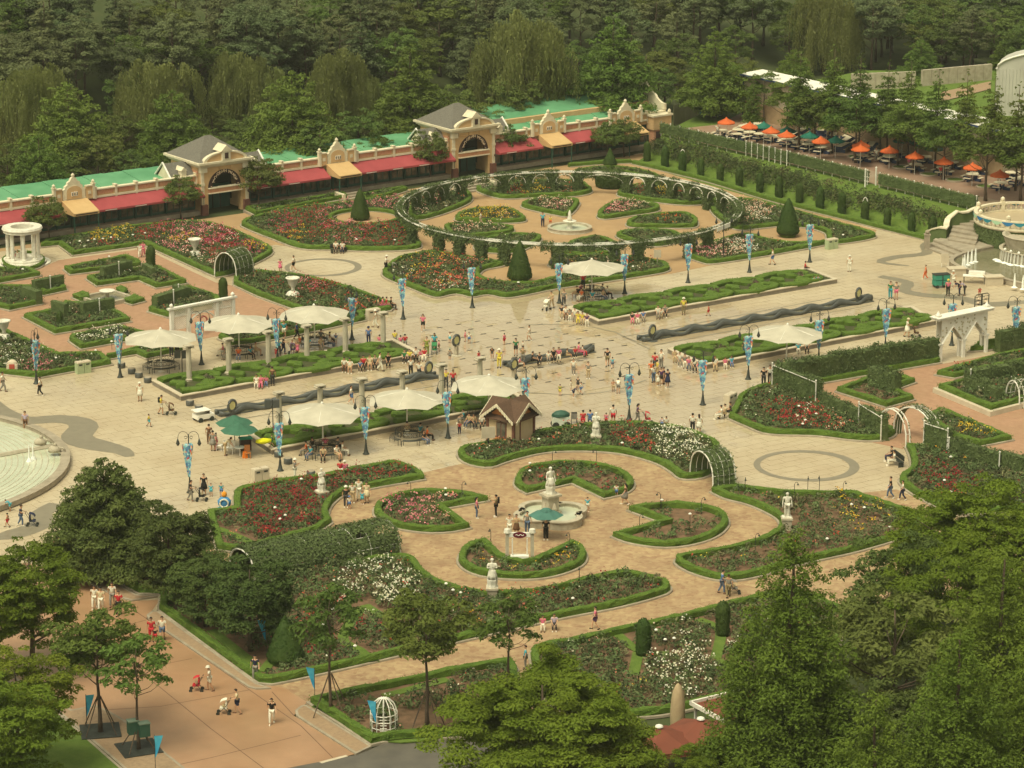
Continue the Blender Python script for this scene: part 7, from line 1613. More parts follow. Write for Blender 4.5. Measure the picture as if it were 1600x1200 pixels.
binn(130, 583, 'pale green twin litter bin by the triangular bed', ANG); binn(1299, 389, 'pale green litter bin near the right clipped cone', ANG); binn(407, 752, 'pale twin litter bin beside the crimson bed', .6, M_curbtop); binn(583, 500, 'pale twin litter bin beside the pink-clad group', ANG, M_curbtop)
binn(1141, 634, 'pale rounded litter bin at the left corner of the red rose bed', 1.0, M_curbtop)
def drum(x, y, l):
 r = thing('dark_stool', l, 'stool', at(x, y), 0, 'dark drum stools on the plaza'); MB().lathe([(.30, 0), (.33, .05), (.33, .42), (.29, .47)], 12).build('drum', M_trough, r, True); MB().lathe([(.29, .47), (.27, .5)], 12).build('top', M_kerb, r)
for (x, y, l) in ((190, 575, 'dark drum stool at the foot of the leftmost canopy lamp'), (206, 584, 'dark drum stool, first of three left of the iron benches'), (217, 590, 'dark drum stool in the middle of three near the iron benches'), (231, 598, 'dark drum stool nearest the rear left parterre corner'), (297, 634, 'dark drum stool below the parterre corner, farther one'), (311, 642, 'dark drum stool below the parterre corner, nearer one'), (435, 714, 'dark drum stool just behind the corner banner lamp'), (450, 725, 'dark drum stool right of the corner banner lamp'), (486, 745, 'dark drum stool beside the crimson rose bed')): drum(x, y, l)
def speaker(x, y, h, l, n=2, z=0):
 r = thing('loudspeaker', l, 'loudspeaker', at(x, y, z)); MB().tube([(0, 0, 0), (0, 0, h)], .04, 5).build('pole', M_bronze, r)
 for k in range(n): MB().box((-.35+.6*k if n > 1 else 0, 0, h), (.5, .4, .62), .3*k).build('speaker_box', M_trough, r)
speaker(285, 588, 1.9, 'dark loudspeaker on a pole at the left parterre end'); speaker(427, 685, 2.8, 'pair of dark loudspeakers on a pole in the front left parterre', 2, .3)
tg = thing('tree_stakes', 'dark mat and wooden stakes round the spreading roadside tree', 'tree guard', at(157, 1146), .2)
def guard(o, rad=1.25, hh_=2.3):
 MB().box((0, 0, .17), (2.3, 2.3, .03)).build('mat', M_bronze, o)
 for k in range(4): a = k*math.pi/2+.78; MB().tube([(rad*math.cos(a), rad*math.sin(a), .15), (.12*math.cos(a), .12*math.sin(a), hh_)], .035, 5).build('stake', M_bark, o)
guard(tg); tg = thing('tree_stakes', 'dark mat and stakes with green boxes round the thin roadside tree', 'tree guard', at(217, 1173), .4); guard(tg, 1.1, 1.6)
for k, (dx, dy) in enumerate(((-.3, 0), (.25, -.35))): MB().box((dx, dy, 1.5-.1*k), (.6, .5, .75)).build('green_box', M_dgreen, tg); MB().box((dx, dy, 1.92-.1*k), (.66, .56, .06)).build('box_lid', flat('7a8a78'), tg)
for (x, y, l) in ((517, 1117, 'wooden stakes round the slender corner tree'), (668, 1144, 'wooden stakes round the tree by the white dome')):
 tg = thing('tree_stakes', l, 'tree guard', at(x, y), .3)
 for k in range(4): a = k*math.pi/2+.4; MB().tube([(1.3*math.cos(a), 1.3*math.sin(a), .1), (.1*math.cos(a), .1*math.sin(a), 2.6)], .035, 5).build('stake', M_bark, tg)
M_flag = mat('flag_cloth', hx('2a86b4'), hx('58b8cc'), rough=.7, world=False, scale=1.2)
for i, (x, y, l) in enumerate(((136, 1140, 'blue feather flag beside the staked roadside tree'), (243, 1205, 'blue feather flag at the bottom edge near the green boxes'), (492, 1097, 'blue feather flag at the corner of the front path'), (588, 1150, 'blue feather flag in front of the white wire dome'), (416, 1020, 'blue feather flag half hidden behind the dark magnolia'))):
 r = thing('feather_flag', l, 'flag', at(x, y, .1), rnd.uniform(-.3, .3), 'blue feather flags'); MB().tube([(0, 0, 0), (0, 0, 2.2)], .02, 5).build('pole', M_bronze, r)
 s = -1 if i > 1 else 1; m = MB(); m.add([(0, -.03, 2.15), (s*.5, -.02, 2.2), (s*.42, .01, 1.9), (s*.15, .02, 1.1), (0, .01, .75), (0, .03, 1.4), (0, .02, 2.15), (s*.5, .03, 2.2)], [(0, 1, 2, 3, 4, 5)]); m.build('cloth', M_flag, r)
wl = []
for (x, y) in ((125, 380), (138, 379), (148, 377), (161, 376), (174, 374), (208, 370), (227, 367), (171, 404), (36, 424), (168, 520), (240, 530), (150, 552), (175, 538), (88, 564), (484, 512), (507, 506), (529, 501), (557, 377), (617, 378), (811, 395), (921, 443), (989, 420), (907, 434), (810, 445), (1317, 370), (1258, 662), (1254, 668), (1248, 640), (1275, 652), (1475, 757), (1485, 775), (1485, 720), (1515, 610), (842, 692), (972, 698), (1039, 710), (1046, 682), (828, 730), (860, 738), (828, 742), (1034, 788), (1078, 810), (696, 770), (697, 780), (430, 800), (446, 812), (438, 818), (471, 755), (697, 920), (708, 930), (720, 934), (505, 985), (520, 960), (555, 1018), (895, 943), (1025, 993), (1039, 1008), (1053, 1006), (1292, 849), (1390, 830), (1330, 795), (1350, 800)):
 o = wl[0] if wl else None
 if o is None:
  o = thing('garden_light', '', 'garden light', (0, 0, 0)); MB().tube([(0, 0, 0), (0, 0, .7)], .02, 4).build('stem', M_bronze, o); MB().lathe([(.10, .68), (.125, .73), (.07, .79), (.02, .80)], 8).build('lamp_head', M_white, o)
 else: o = dup(o)
 o.location = at(x, y+8, .12); o['group'] = 'white garden lights in the rose beds'; wl.append(o)
for lo_, hi_, t in ((0, 480, 'in far beds'), (480, 860, 'in the middle beds'), (860, 1300, 'in the front beds')):
 order_labels([o for o in wl if lo_ <= proj(o.location)[1] < hi_], '{o} white garden light '+t)
sl2 = []
for (x, y) in ((863, 728), (932, 727), (642, 778), (722, 778), (767, 854), (890, 858), (1032, 795), (1096, 803), (999, 830), (1164, 770), (1241, 778), (1317, 778), (905, 915), (1180, 860), (1262, 768), (1280, 770), (612, 880)):
 o = sl2[0] if sl2 else None
 if o is None:
  o = thing('path_lamp', '', 'path lamp', (0, 0, 0)); MB().tube([(0, 0, 0), (0, 0, 1.05), (.08, 0, 1.2), (.2, 0, 1.22), (.26, 0, 1.12)], .022, 4).build('stem', M_bronze, o); MB().lathe([(.09, 0), (.05, .08), (.01, .1)], 6, (.26, 0, 1.02)).build('shade', M_bronze, o)
 else: o = dup(o)
 o.location = at(x, y, .1); o.rotation_euler = (0, 0, rnd.random()*6); o['group'] = 'slim iron path lamps'; sl2.append(o)
order_labels(sl2, '{o} slim iron path lamp around the rosette garden')
# == picnic ground
M_navy = flat('34405c'); M_tbl = flat('d8ccae', .6); M_bnch = flat('9a8a72')
def make_round_table():
 r = thing('picnic_table', '', 'picnic table', (0, 0, 0)); MB().lathe([(.66, .72), (.70, .74), (.70, .78), (.02, .79)], 14).build('tabletop', M_tbl, r); MB().box((0, 0, .36), (.12, .12, .72)).build('pedestal', M_navy, r)
 for k in range(4):
  a = k*math.pi/2+.4; MB().box((1.05*math.cos(a), 1.05*math.sin(a), .43), (.30, .85, .05), a).build('bench', M_tbl, r); MB().box((.7*math.cos(a), .7*math.sin(a), .2), (.75, .08, .36), a).build('bench_leg', M_navy, r)
 return r
def make_long_table():
 r = thing('picnic_table', '', 'picnic table', (0, 0, 0)); MB().box((0, 0, .74), (2.6, .7, .05)).build('tabletop', M_tbl, r)
 for s in (-1, 1): MB().box((0, s*.65, .44), (2.6, .26, .04)).build('bench', M_bnch, r); MB().box((s*1.0, 0, .36), (.08, 1.3, .7)).build('trestle', M_navy, r)
 return r
RT, LT = make_round_table(), make_long_table(); tabs = []
z7 = lambda a, b_: (1140+a*.1625, 170+b_*.1625); t4 = lambda a, b_: (1200+a/4, b_/4)
rnds = [z7(80, 262), z7(190, 285), z7(290, 302), z7(410, 322), z7(555, 357), z7(655, 382), z7(750, 402), z7(875, 430), z7(270, 205), z7(140, 225), z7(1270, 510), z7(1530, 515), t4(805, 985), t4(755, 1020), t4(980, 1020), t4(1150, 1005), t4(1150, 1055), t4(1305, 1090), t4(1275, 1130), t4(1505, 1090), t4(1450, 1185), t4(920, 1070), t4(1090, 1090), t4(1420, 1060), t4(1530, 1120), t4(700, 985), (1128, 214), (1150, 219), (1170, 205), (1590, 290), (1580, 280)]
lngs = [z7(600, 300), z7(700, 255), z7(790, 360), z7(940, 215), z7(1040, 235), z7(1100, 270), z7(1270, 295), z7(1130, 345), z7(1090, 405), z7(1290, 455), z7(1390, 330), z7(1360, 400), z7(1540, 345), z7(820, 190), z7(900, 250), z7(1000, 300), t4(640, 900), t4(760, 900), t4(905, 950), t4(1080, 985), t4(600, 860), t4(500, 880), t4(420, 830), t4(560, 830), t4(700, 870)]
for i, p in enumerate(rnds+lngs):
 src = RT if i < len(rnds) else LT; o = src if i in (0, len(rnds)) else dup(src); o.location = at(p[0], p[1], TER+.03); o.rotation_euler = (0, 0, FANG+rnd.uniform(-.15, .15)+(0 if i < len(rnds) else .6)); o['group'] = 'picnic tables on the terrace'; tabs.append((o, i < len(rnds)))
order_labels([o for o, q in tabs if q], '{o} round picnic table on the upper terrace'); order_labels([o for o, q in tabs if not q], '{o} long picnic table under the terrace trees')
def make_par(m):
 r = thing('picnic_parasol', '', 'parasol', (0, 0, 0)); MB().tube([(0, 0, 0), (0, 0, 2.5)], .03, 5).build('pole', M_white, r)
 mb = MB(); n = 8; vs = [(0, 0, 2.55)]+[(.55*math.cos(k*math.pi/4), .55*math.sin(k*math.pi/4), 2.30) for k in range(8)]+[(1.3*math.cos(k*math.pi/4), 1.3*math.sin(k*math.pi/4), 2.0) for k in range(8)]+[(1.3*math.cos(k*math.pi/4), 1.3*math.sin(k*math.pi/4), 1.88) for k in range(8)]
 mb.add(vs, [(0, 1+k, 1+(k+1) % 8) for k in range(8)]+[(1+k, 9+k, 9+(k+1) % 8, 1+(k+1) % 8) for k in range(8)]+[(9+k, 17+k, 17+(k+1) % 8, 9+(k+1) % 8) for k in range(8)]); mb.build('canvas', m, r)
 MB().lathe([(.2, 2.45), (.12, 2.56), (.02, 2.66)], 8).build('vent_cap', m, r); return r
OR = make_par(mat('orange_canvas', hx('c8602c'), hx('b85428'), rough=.7, scale=.8)); TE = make_par(mat('teal_canvas', hx('1f6a58'), hx('185848'), rough=.7, scale=.8)); oo, tt = [], []
for i, p in enumerate(((1135, 184), z7(195, 130), z7(400, 172), z7(550, 210), z7(878, 268), z7(1265, 308), z7(1260, 343), z7(1540, 358), t4(920, 948), t4(1100, 983), t4(1280, 1018), t4(1450, 1063))):
 o = OR if i == 0 else dup(OR); q = at(p[0], p[1], TER+2.5); o.location = (q.x, q.y, TER+.03); oo.append(o)
for i, p in enumerate((z7(330, 125), z7(555, 168), z7(770, 218), z7(1020, 262), z7(640, 75), z7(940, 108), t4(940, 868), t4(840, 850), t4(1040, 900), t4(370, 735), t4(180, 728))):
 o = TE if i == 0 else dup(TE); q = at(p[0], p[1], TER+2.5); o.location = (q.x, q.y, TER+.03); tt.append(o)
for o in oo+tt: o['group'] = 'parasols of the picnic terrace'; o.scale = (.8, .8, .97); o.rotation_euler = (0, 0, rnd.random())
order_labels(oo, '{o} orange parasol on the picnic terrace'); order_labels(tt, '{o} dark teal parasol on the picnic terrace')
pkt = []
for (x, y, s) in ((1195, 116, .8), (1232, 128, .85), (1275, 140, .95), (1340, 152, 1.0), (1378, 150, .9), (1432, 160, 1.05), (1478, 186, .9), (1545, 194, 1.1), (1600, 205, 1.0), (1310, 136, .8), (1405, 178, .8), (1515, 180, .75), (1575, 188, .8)):
 s *= 1.15; H = 6.5*s; q = at(x, y-4, TER+H); pkt.append(plant('picnic0', (q.x, q.y, TER), '', 'maples of the picnic terrace', s))
order_labels(pkt, '{o} spreading maple among the picnic tables')
lk = []
for (x, y, s) in ((1178, 122, .55), (1252, 74, .95), (1305, 70, 1.0), (1390, 94, .9), (1425, 90, .95), (1468, 104, .95), (1513, 108, .9), (1556, 116, .9), (1594, 128, .95), (1346, 84, .9)):
 H = 12*s; q = at(x, y, TER+H); lk.append(plant('lar0', (q.x, q.y, TER), '', 'slender larches of the picnic terrace', s))
order_labels(lk, '{o} tall slender larch among the picnic tables')
for (x, y) in ((1408, 262), (1452, 273), (1492, 282), (1338, 246), (1540, 292)):
 q = at(x, y, TER+.03); r = thing('tree_kerb', '', 'tree planter', tuple(q), 0, 'round tree kerbs on the terrace'); MB().sweep(ringpath(.95, 20), [(-.08, 0), (-.08, .16), (.08, .16), (.08, 0)], closed=True).build('kerb_ring', M_kerb, r); MB().lathe([(.88, .08), (.86, .09)], 16).build('grass_disc', M_grass, r); TKL = globals().setdefault('TKL', []); TKL.append(r)
order_labels(TKL, '{o} round stone tree kerb at the edge of the terrace path')
# == red canopies and closed parasol, bottom
M_redc = mat('red_canopy_cloth', (.20, .058, .032), (.165, .05, .028), rough=.75, scale=.6)
def redcan(x, y, hw_, l, rz):
 q = at(x, y, 3.1); r = thing('red_canopy', l, 'canopy', (q.x, q.y, 0), rz); m = MB(); vs = [(0, 0, 3.1)]; n = 6
 for k in range(n): a = k*2*math.pi/n; vs.append((hw_*math.cos(a), hw_*math.sin(a), 2.3))
 for k in range(n): a = k*2*math.pi/n; vs.append((hw_*math.cos(a), hw_*math.sin(a), 2.0))
 m.add(vs, [(0, 1+k, 1+(k+1) % n) for k in range(n)]+[(1+k, 1+n+k, 1+n+(k+1) % n, 1+(k+1) % n) for k in range(n)]); m.build('canvas', M_redc, r); MB().lathe([(.05, 3.05), (.24, 3.12), (.2, 3.2), (.02, 3.28)], 10).build('cap', M_white, r); MB().tube([(0, 0, 0), (0, 0, 3.1)], .05, 6).build('pole', M_bronze, r)
redcan(1030, 1136, 2.3, 'dark red pointed canopy with a white cap at the bottom edge', .3); redcan(1095, 1124, 2.3, 'dark red canopy right of the closed beige parasol', .9)
q = at(1092, 1106, 2.6); r = thing('flat_red_roof', 'flat red roof with white edging behind the right conifer', 'roof', (q.x, q.y, 0), R(32)); MB().box((3.0, -.9, 2.55), (6.0, 3.2, .1)).build('roof_sheet', M_redc, r); MB().box((3.0, .75, 2.66), (6.2, .12, .24)).box((-.05, -.9, 2.66), (.12, 3.3, .24)).build('edge', M_white, r)
for (x, y) in ((.2, .6), (5.8, .6), (.2, -2.3), (5.8, -2.3)): MB().box((x, y, 1.25), (.12, .12, 2.5)).build('post', M_white, r)
r = thing('closed_parasol', 'tall closed beige parasol between the red canopies', 'parasol', at(1058, 1168)); MB().lathe([(.30, .75), (.40, 1.1), (.44, 2.0), (.40, 2.9), (.30, 3.5), (.14, 3.85), (.02, 3.95)], 12, flute=.06).build('folded_canvas', mat('beige_canvas', (.44, .33, .19), (.38, .28, .16), rough=.8), r, True); MB().tube([(0, 0, 0), (0, 0, 1)], .05, 6).build('pole', M_bronze, r)
# == people: skinned bodies, one mesh per pose; clothes as parts
def skin_mesh(name, J, E, root=0, sub=1):
 "J: list of (pos, rx, ry); E: edges"
 me = bpy.data.meshes.new(name); me.from_pydata([j[0] for j in J], E, []); o = bpy.data.objects.new(name, me); COL.objects.link(o)
 sk = o.modifiers.new('skin', 'SKIN'); sk.use_smooth_shade = True; sk.branch_smoothing = .6
 for i, j in enumerate(J): v = me.skin_vertices[0].data[i]; v.radius = (j[1], j[2] if len(j) > 2 else j[1]); v.use_root = (i == root)
 if sub: ss = o.modifiers.new('ss', 'SUBSURF'); ss.levels = sub; ss.render_levels = sub
 dg = bpy.context.evaluated_depsgraph_get(); m2 = bpy.data.meshes.new_from_object(o.evaluated_get(dg)); m2.name = name
 bpy.data.objects.remove(o); m2.polygons.foreach_set('use_smooth', [True]*len(m2.polygons)); return m2
def pose(kind):
 "joint positions, x right, y forward is -y (faces -y), z up; adult 1.68 m"
 P_ = dict(pel=(0, 0, .92), wst=(0, 0, 1.06), chs=(0, 0, 1.26), nck=(0, 0, 1.42), hd=(0, -.01, 1.53), top=(0, 0, 1.62))
 for s, n in ((-1, 'l'), (1, 'r')):
  P_['hip'+n] = (s*.09, 0, .88); P_['kn'+n] = (s*.10, -.01, .48); P_['an'+n] = (s*.10, .02, .08); P_['to'+n] = (s*.12, -.13, .035)
  P_['sh'+n] = (s*.17, 0, 1.36); P_['el'+n] = (s*.235, .02, 1.10); P_['wr'+n] = (s*.25, -.05, .86)
 if kind == 'walk':
  P_.update(knl=(-.10, -.16, .50), anl=(-.10, -.20, .10), tol=(-.11, -.34, .06), knr=(.10, .02, .49), anr=(.10, .26, .16), tor=(.11, .16, .05), ell=(-.24, .10, 1.12), wrl=(-.26, .14, .88), elr=(.24, -.04, 1.11), wrr=(.25, -.20, .92))
 if kind == 'push':
  P_.update(knl=(-.10, -.13, .50), anl=(-.10, -.12, .09), tol=(-.11, -.26, .04), knr=(.10, .06, .48), anr=(.10, .24, .13), tor=(.11, .13, .04), ell=(-.23, -.04, 1.12), wrl=(-.18, -.30, 1.06), elr=(.23, -.04, 1.12), wrr=(.18, -.30, 1.06), chs=(0, -.03, 1.26), nck=(0, -.05, 1.42), hd=(0, -.08, 1.53), top=(0, -.08, 1.62))
 if kind == 'arms': 
  P_.update(ell=(-.22, -.08, 1.12), wrl=(-.08, -.27, 1.24), elr=(.22, -.08, 1.12), wrr=(.08, -.27, 1.24))
 if kind == 'sit':
  P_ = {k: (x, y, z-.40) for k, (x, y, z) in P_.items()}
  for s, n in ((-1, 'l'), (1, 'r')):
   P_['hip'+n] = (s*.09, -.02, .50); P_['kn'+n] = (s*.12, -.44, .50); P_['an'+n] = (s*.12, -.42, .09); P_['to'+n] = (s*.13, -.56, .035); P_['el'+n] = (s*.22, -.06, .72); P_['wr'+n] = (s*.13, -.32, .60)
  P_['hd'] = (0, -.04, 1.13); P_['top'] = (0, -.04, 1.22)
 if kind == 'lean':
  P_.update(wst=(0, -.06, 1.04), chs=(0, -.22, 1.18), nck=(0, -.36, 1.26), hd=(0, -.45, 1.30), top=(0, -.50, 1.36))
  for s, n in ((-1, 'l'), (1, 'r')): P_['sh'+n] = (s*.17, -.30, 1.22); P_['el'+n] = (s*.2, -.42, .98); P_['wr'+n] = (s*.12, -.55, .78)
 return P_
def interp(a, b_, t): return tuple(a[i]+(b_[i]-a[i])*t for i in range(3))
def build_pose(kind):
 q = pose(kind); J, E, ix = [], [], {}
 def add(n, p, rx, ry=None, to=None):
  J.append((p, rx, ry or rx)); ix[n] = len(J)-1
  if to: E.append((ix[to], ix[n]))
 add('pel', q['pel'], .13, .10); add('wst', q['wst'], .115, .085, 'pel'); add('chs', q['chs'], .14, .10, 'wst'); add('nk', q['nck'], .05, .05, 'chs'); add('chin', interp(q['nck'], q['hd'], .6), .062, .066, 'nk'); add('hd', q['hd'], .078, .09, 'chin'); add('top', q['top'], .062, .07, 'hd')
 for s, n in ((-1, 'l'), (1, 'r')):
  add('hip'+n, q['hip'+n], .088, .09, 'pel'); add('kn'+n, q['kn'+n], .056, .06, 'hip'+n); m_ = interp(q['kn'+n], q['an'+n], .3); add('cf'+n, m_, .056, .058, 'kn'+n); add('an'+n, q['an'+n], .036, .036, 'cf'+n); add('to'+n, q['to'+n], .036, .028, 'an'+n)
  add('sh'+n, q['sh'+n], .058, .058, 'chs'); add('el'+n, q['el'+n], .038, .038, 'sh'+n); add('wr'+n, q['wr'+n], .026, .022, 'el'+n)
  d = Vector(q['wr'+n])-Vector(q['el'+n]); d.normalize(); w = Vector(q['wr'+n]); side = d.cross(Vector((0, 0, 1)))
  side = side.normalized() if side.length > .1 else Vector((0, 1, 0)); side = Vector((0, -1, 0)) if abs(d.z) > .8 else Vector((s*1.0, 0, 0))
  pm = w+d*.045; add('pm'+n, tuple(pm), .030, .018, 'wr'+n)
  cn = d.cross(side).normalized()*(.012)
  for k in range(4):
   o = side*(.027-.018*k); ln = (.072, .08, .075, .06)[k]
   a = pm+o+d*.03; add('f%s%da' % (n, k), tuple(a), .009, .009, 'pm'+n); add('f%s%db' % (n, k), tuple(a+d*ln*.55+cn*.6), .008, .008, 'f%s%da' % (n, k)); add('f%s%dc' % (n, k), tuple(a+d*ln*.95+cn*1.8), .007, .007, 'f%s%db' % (n, k))
  t0 = pm+side*.032-d*.01; add('t%sa' % n, tuple(t0), .010, .010, 'pm'+n); add('t%sb' % n, tuple(t0+side*.022+d*.035), .008, .008, 't%sa' % n)
 body = skin_mesh('body_'+kind, J, E, 0, 1)
 def sub_(lst, edges, sc=1.0, nm='c'):
  JJ = []; id_ = {}
  for n, p, rx, ry in lst: JJ.append((p, rx, ry)); id_[n] = len(JJ)-1
  return skin_mesh(nm, JJ, [(id_[a], id_[b_]) for a, b_ in edges], 0, 1)
 g = lambda n: q[n]
 top = sub_([('pel', interp(g('pel'), g('wst'), -.1), .150, .118), ('wst', g('wst'), .138, .108), ('chs', g('chs'), .160, .118), ('nk', interp(g('chs'), g('nck'), .72), .085, .075)]+[x for s, n in ((-1, 'l'), (1, 'r')) for x in (('sh'+n, g('sh'+n), .076, .074), ('sl'+n, interp(g('sh'+n), g('el'+n), .72), .060, .060))],
    [('pel', 'wst'), ('wst', 'chs'), ('chs', 'nk'), ('chs', 'shl'), ('shl', 'sll'), ('chs', 'shr'), ('shr', 'slr')], nm='shirt_'+kind)
 legs = lambda t, r0, nm: sub_([('pel', g('pel'), .145, .115)]+[x for s, n in ((-1, 'l'), (1, 'r')) for x in (('hip'+n, g('hip'+n), .104, .104),) + ((('kn'+n, g('kn'+n), .074, .076), ('an'+n, interp(g('kn'+n), g('an'+n), .93), .060, .062)) if t > 1 else (('kn'+n, interp(g('hip'+n), g('kn'+n), t), .092, .092),))],
       [('pel', 'hipl'), ('pel', 'hipr'), ('hipl', 'knl'), ('hipr', 'knr')]+([('knl', 'anl'), ('knr', 'anr')] if t > 1 else []), nm=nm)
 trou = legs(2, 0, 'trousers_'+kind); shor = legs(.78, 0, 'shorts_'+kind)
 kmid = interp(interp(g('knl'), g('knr'), .5), g('pel'), .12)
 if kind == 'sit':
  m = MB(); m.tube([interp(g('pel'), g('wst'), .5), g('pel'), interp(g('pel'), (0, -.44, .5), .5), (0, -.46, .50), (0, -.45, .36)], [.15, .18, .19, .18, .18], 12)
 else:
  m = MB(); P0 = interp(g('pel'), g('wst'), .6); m.tube([P0, g('pel'), interp(g('pel'), kmid, .5), kmid], [.135, .175, .21, .25], 14)
 skirt = m.mesh('skirt_'+kind, M_peach, True)
 h = Vector(g('hd')); t = (Vector(g('top'))-h).normalized()
 m = MB()
 for lat in range(1): pass
 vs = []; n = 12; rings = 6
 for i in range(rings+1):
  el = math.pi/2-i*math.pi/2*1.25/rings
  for k in range(n):
   a = k*2*math.pi/n; fx, fy = math.cos(a), math.sin(a); drop = 1.0 if fy > -.35 else .0
   e2 = el if drop else max(el, .42)
   rr = .094*math.cos(e2) ; vs.append((h.x+rr*fx, h.y+.012+rr*1.12*fy, h.z+.035+.094*math.sin(e2)))
 m.add(vs, [(i*n+k, (i+1)*n+k, (i+1)*n+(k+1) % n, i*n+(k+1) % n) for i in range(rings) for k in range(n)]); hair = m.mesh('hair_'+kind, M_bronze, True)
 m = MB(); m.tube([(h.x, h.y+.06, h.z+.03), (h.x, h.y+.10, h.z-.06), (h.x, h.y+.10, h.z-.20)], [.06, .075, .05], 8); lh = m.mesh('long_hair_'+kind, M_bronze, True)
 hat = MB().lathe([(.15, .05), (.16, .06), (.105, .075), (.10, .13), (.07, .16), (.01, .165)], 12, (h.x, h.y, h.z)).mesh('hat_'+kind, M_white, True)
 f = MB(); f.add([(h.x-.012, h.y-.086, h.z+.0), (h.x+.012, h.y-.086, h.z), (h.x, h.y-.112, h.z-.02), (h.x, h.y-.085, h.z+.03)], [(0, 2, 3), (2, 1, 3), (0, 1, 2)])
 nose = f.mesh('nose', M_bronze)
 ey = MB()
 for s in (-1, 1): ey.box((h.x+s*.032, h.y-.088, h.z+.012), (.020, .008, .010))
 eyes = ey.mesh('eyes', M_bronze); mo = MB().box((h.x, h.y-.084, h.z-.045), (.036, .008, .009)).mesh('mouth', M_bronze)
 er = MB()
 for s in (-1, 1): er.lathe([(.008, -.022), (.016, 0), (.006, .024)], 6, (h.x+s*.086, h.y+.01, h.z-.005))
 ears = er.mesh('ears', M_bronze)
 sh = MB()
 for n_ in ('l', 'r'):
  a_, b_ = Vector(g('an'+n_)), Vector(g('to'+n_)); a_.z = max(.045, a_.z-.03); b_.z = max(.04, b_.z); sh.tube([a_+Vector((0, .05, 0)), a_, b_, b_+Vector((0, -.04, 0))], [.035, .05, .045, .02], 8)
 shoes = sh.mesh('shoes_'+kind, M_bronze, True)
 bp = MB().box((0, g('chs')[1]+.17, g('chs')[2]-.02), (.28, .15, .38)).mesh('backpack_'+kind, M_bronze)
 for me in (body, top, trou, shor, skirt, hair, lh, hat, nose, eyes, mo, ears, shoes, bp):
  me.materials.clear(); me.materials.append(M_white)
 return dict(body=body, top=top, trousers=trou, shorts=shor, skirt=skirt, hair=hair, long_hair=lh, hat=hat, nose=nose, eyes=eyes, mouth=mo, ears=ears, shoes=shoes, backpack=bp, q=q)
POSES = {k: build_pose(k) for k in ('stand', 'walk', 'push', 'arms', 'sit', 'lean')}
CLO = dict(white='e4dec8', cream='d8c8a0', black='24221e', navy='2a3048', grey='8a8478', dark='3c3a38', red='c03038', pink='d87088', yellow='dcc850', green='3c8050', teal='3c98a0', cyan='58b4c0', blue='5878a8', jeans='5a6a80', beige='c0a880', brown='6a4c34', purple='5c4060', orange='d86830', khaki='8a7c58', lilac='b8a8b8', skin='c49070', olive='8a9040')
M_skin = [flat('c89a78', .6), flat('d0a482', .6), flat('b88a68', .6)]; M_hair = [flat('1c1814', .6), flat('2c2018', .6), flat('3a281c', .6)]
def put(o, me, m, par, name):
 c = obj(name, me, par); c.material_slots[0].link = 'OBJECT'; c.material_slots[0].material = m; return c
def person(x, y, kind, top, bot, label, rz=None, s=1.0, hat=None, long_=False, bag=None, z=0.0, group=None, loc=None):
 sx = s*rnd.uniform(.96, 1.04)
 r = thing('person', label, 'person', loc if loc is not None else at(x, y, z), rz if rz is not None else rnd.random()*6.28, group); r.scale = (sx*(1.12 if s < .8 else 1.05), sx*(1.12 if s < .8 else 1.05), sx)
 p = POSES[kind]; sk = rnd.choice(M_skin); hr = rnd.choice(M_hair)
 b_ = put(r_(r), p['body'], sk, r, 'body')
 for n in ('nose', 'ears'): put(None, p[n], sk, b_, n)
 put(None, p['eyes'], M_hair[0], b_, 'eyes'); put(None, p['mouth'], mouthm, b_, 'mouth')
 put(None, p['top'], flat(CLO[top]), r, 'shirt')
 kindb = bot[0]; colb = bot[1:]
 put(None, p[{'T': 'trousers', 'S': 'shorts', 'K': 'skirt'}[kindb]], flat(CLO[colb]), r, {'T': 'trousers', 'S': 'shorts', 'K': 'skirt'}[kindb])
 hh_ = put(None, p['hair'], hr, r, 'hair')
 if long_: put(None, p['long_hair'], hr, hh_, 'long_hair')
 if hat: put(None, p['hat'], flat(CLO[hat]), r, 'hat')
 put(None, p['shoes'], flat(rnd.choice(['2a2620', 'd8d0bc', '5a4030'])), r, 'shoes')
 if bag: put(None, p['backpack'], flat(CLO[bag]), r, 'backpack')
 return r
def r_(x): return x
mouthm = flat('8a4a40', .6)
def make_stroller(col):
 r = thing('stroller', '', 'stroller', (0, 0, 0)); m = flat(CLO[col])
 for sx in (-.22, .22):
  MB().tube([(sx, .35, 1.02), (sx, .1, .62), (sx, -.42, .12)], .016, 4).tube([(sx, -.1, .55), (sx, .25, .12)], .016, 4).build('frame_side', M_bronze, r)
  for yy in (-.42, .25): MB().tube([(sx-.03, yy, .11), (sx+.03, yy, .11)], .11, 9).build('wheel', M_bronze, r)
 MB().tube([(-.22, .35, 1.02), (.22, .35, 1.02)], .02, 5).build('handle', M_bronze, r)
 MB().box((0, -.12, .42), (.38, .38, .1)).box((0, .08, .62), (.38, .08, .42)).build('seat', m, r)
 mb = MB(); vs = [(sx, .12-.42*math.sin(t), .72+.26*math.cos(t)) for t in [k*math.pi/2/5 for k in range(6)] for sx in (-.22, .22)]; mb.add(vs, [(2*k, 2*k+1, 2*k+3, 2*k+2) for k in range(5)]); mb.build('hood', m, r)
 MB().lathe([(.06, 0), (.09, .08), (.07, .18), (.02, .22)], 8, (0, -.08, .46)).build('bundle', flat(CLO['cream']), r); return r
STR = {}
def stroller(x, y, rz, col, label, loc=None):
 if col not in STR: STR[col] = make_stroller(col); o = STR[col]
 else: o = dup(STR[col])
 o.location = loc if loc is not None else at(x, y); o.rotation_euler = (0, 0, rz); o['label'] = label; o['group'] = 'strollers on the plaza'; return o
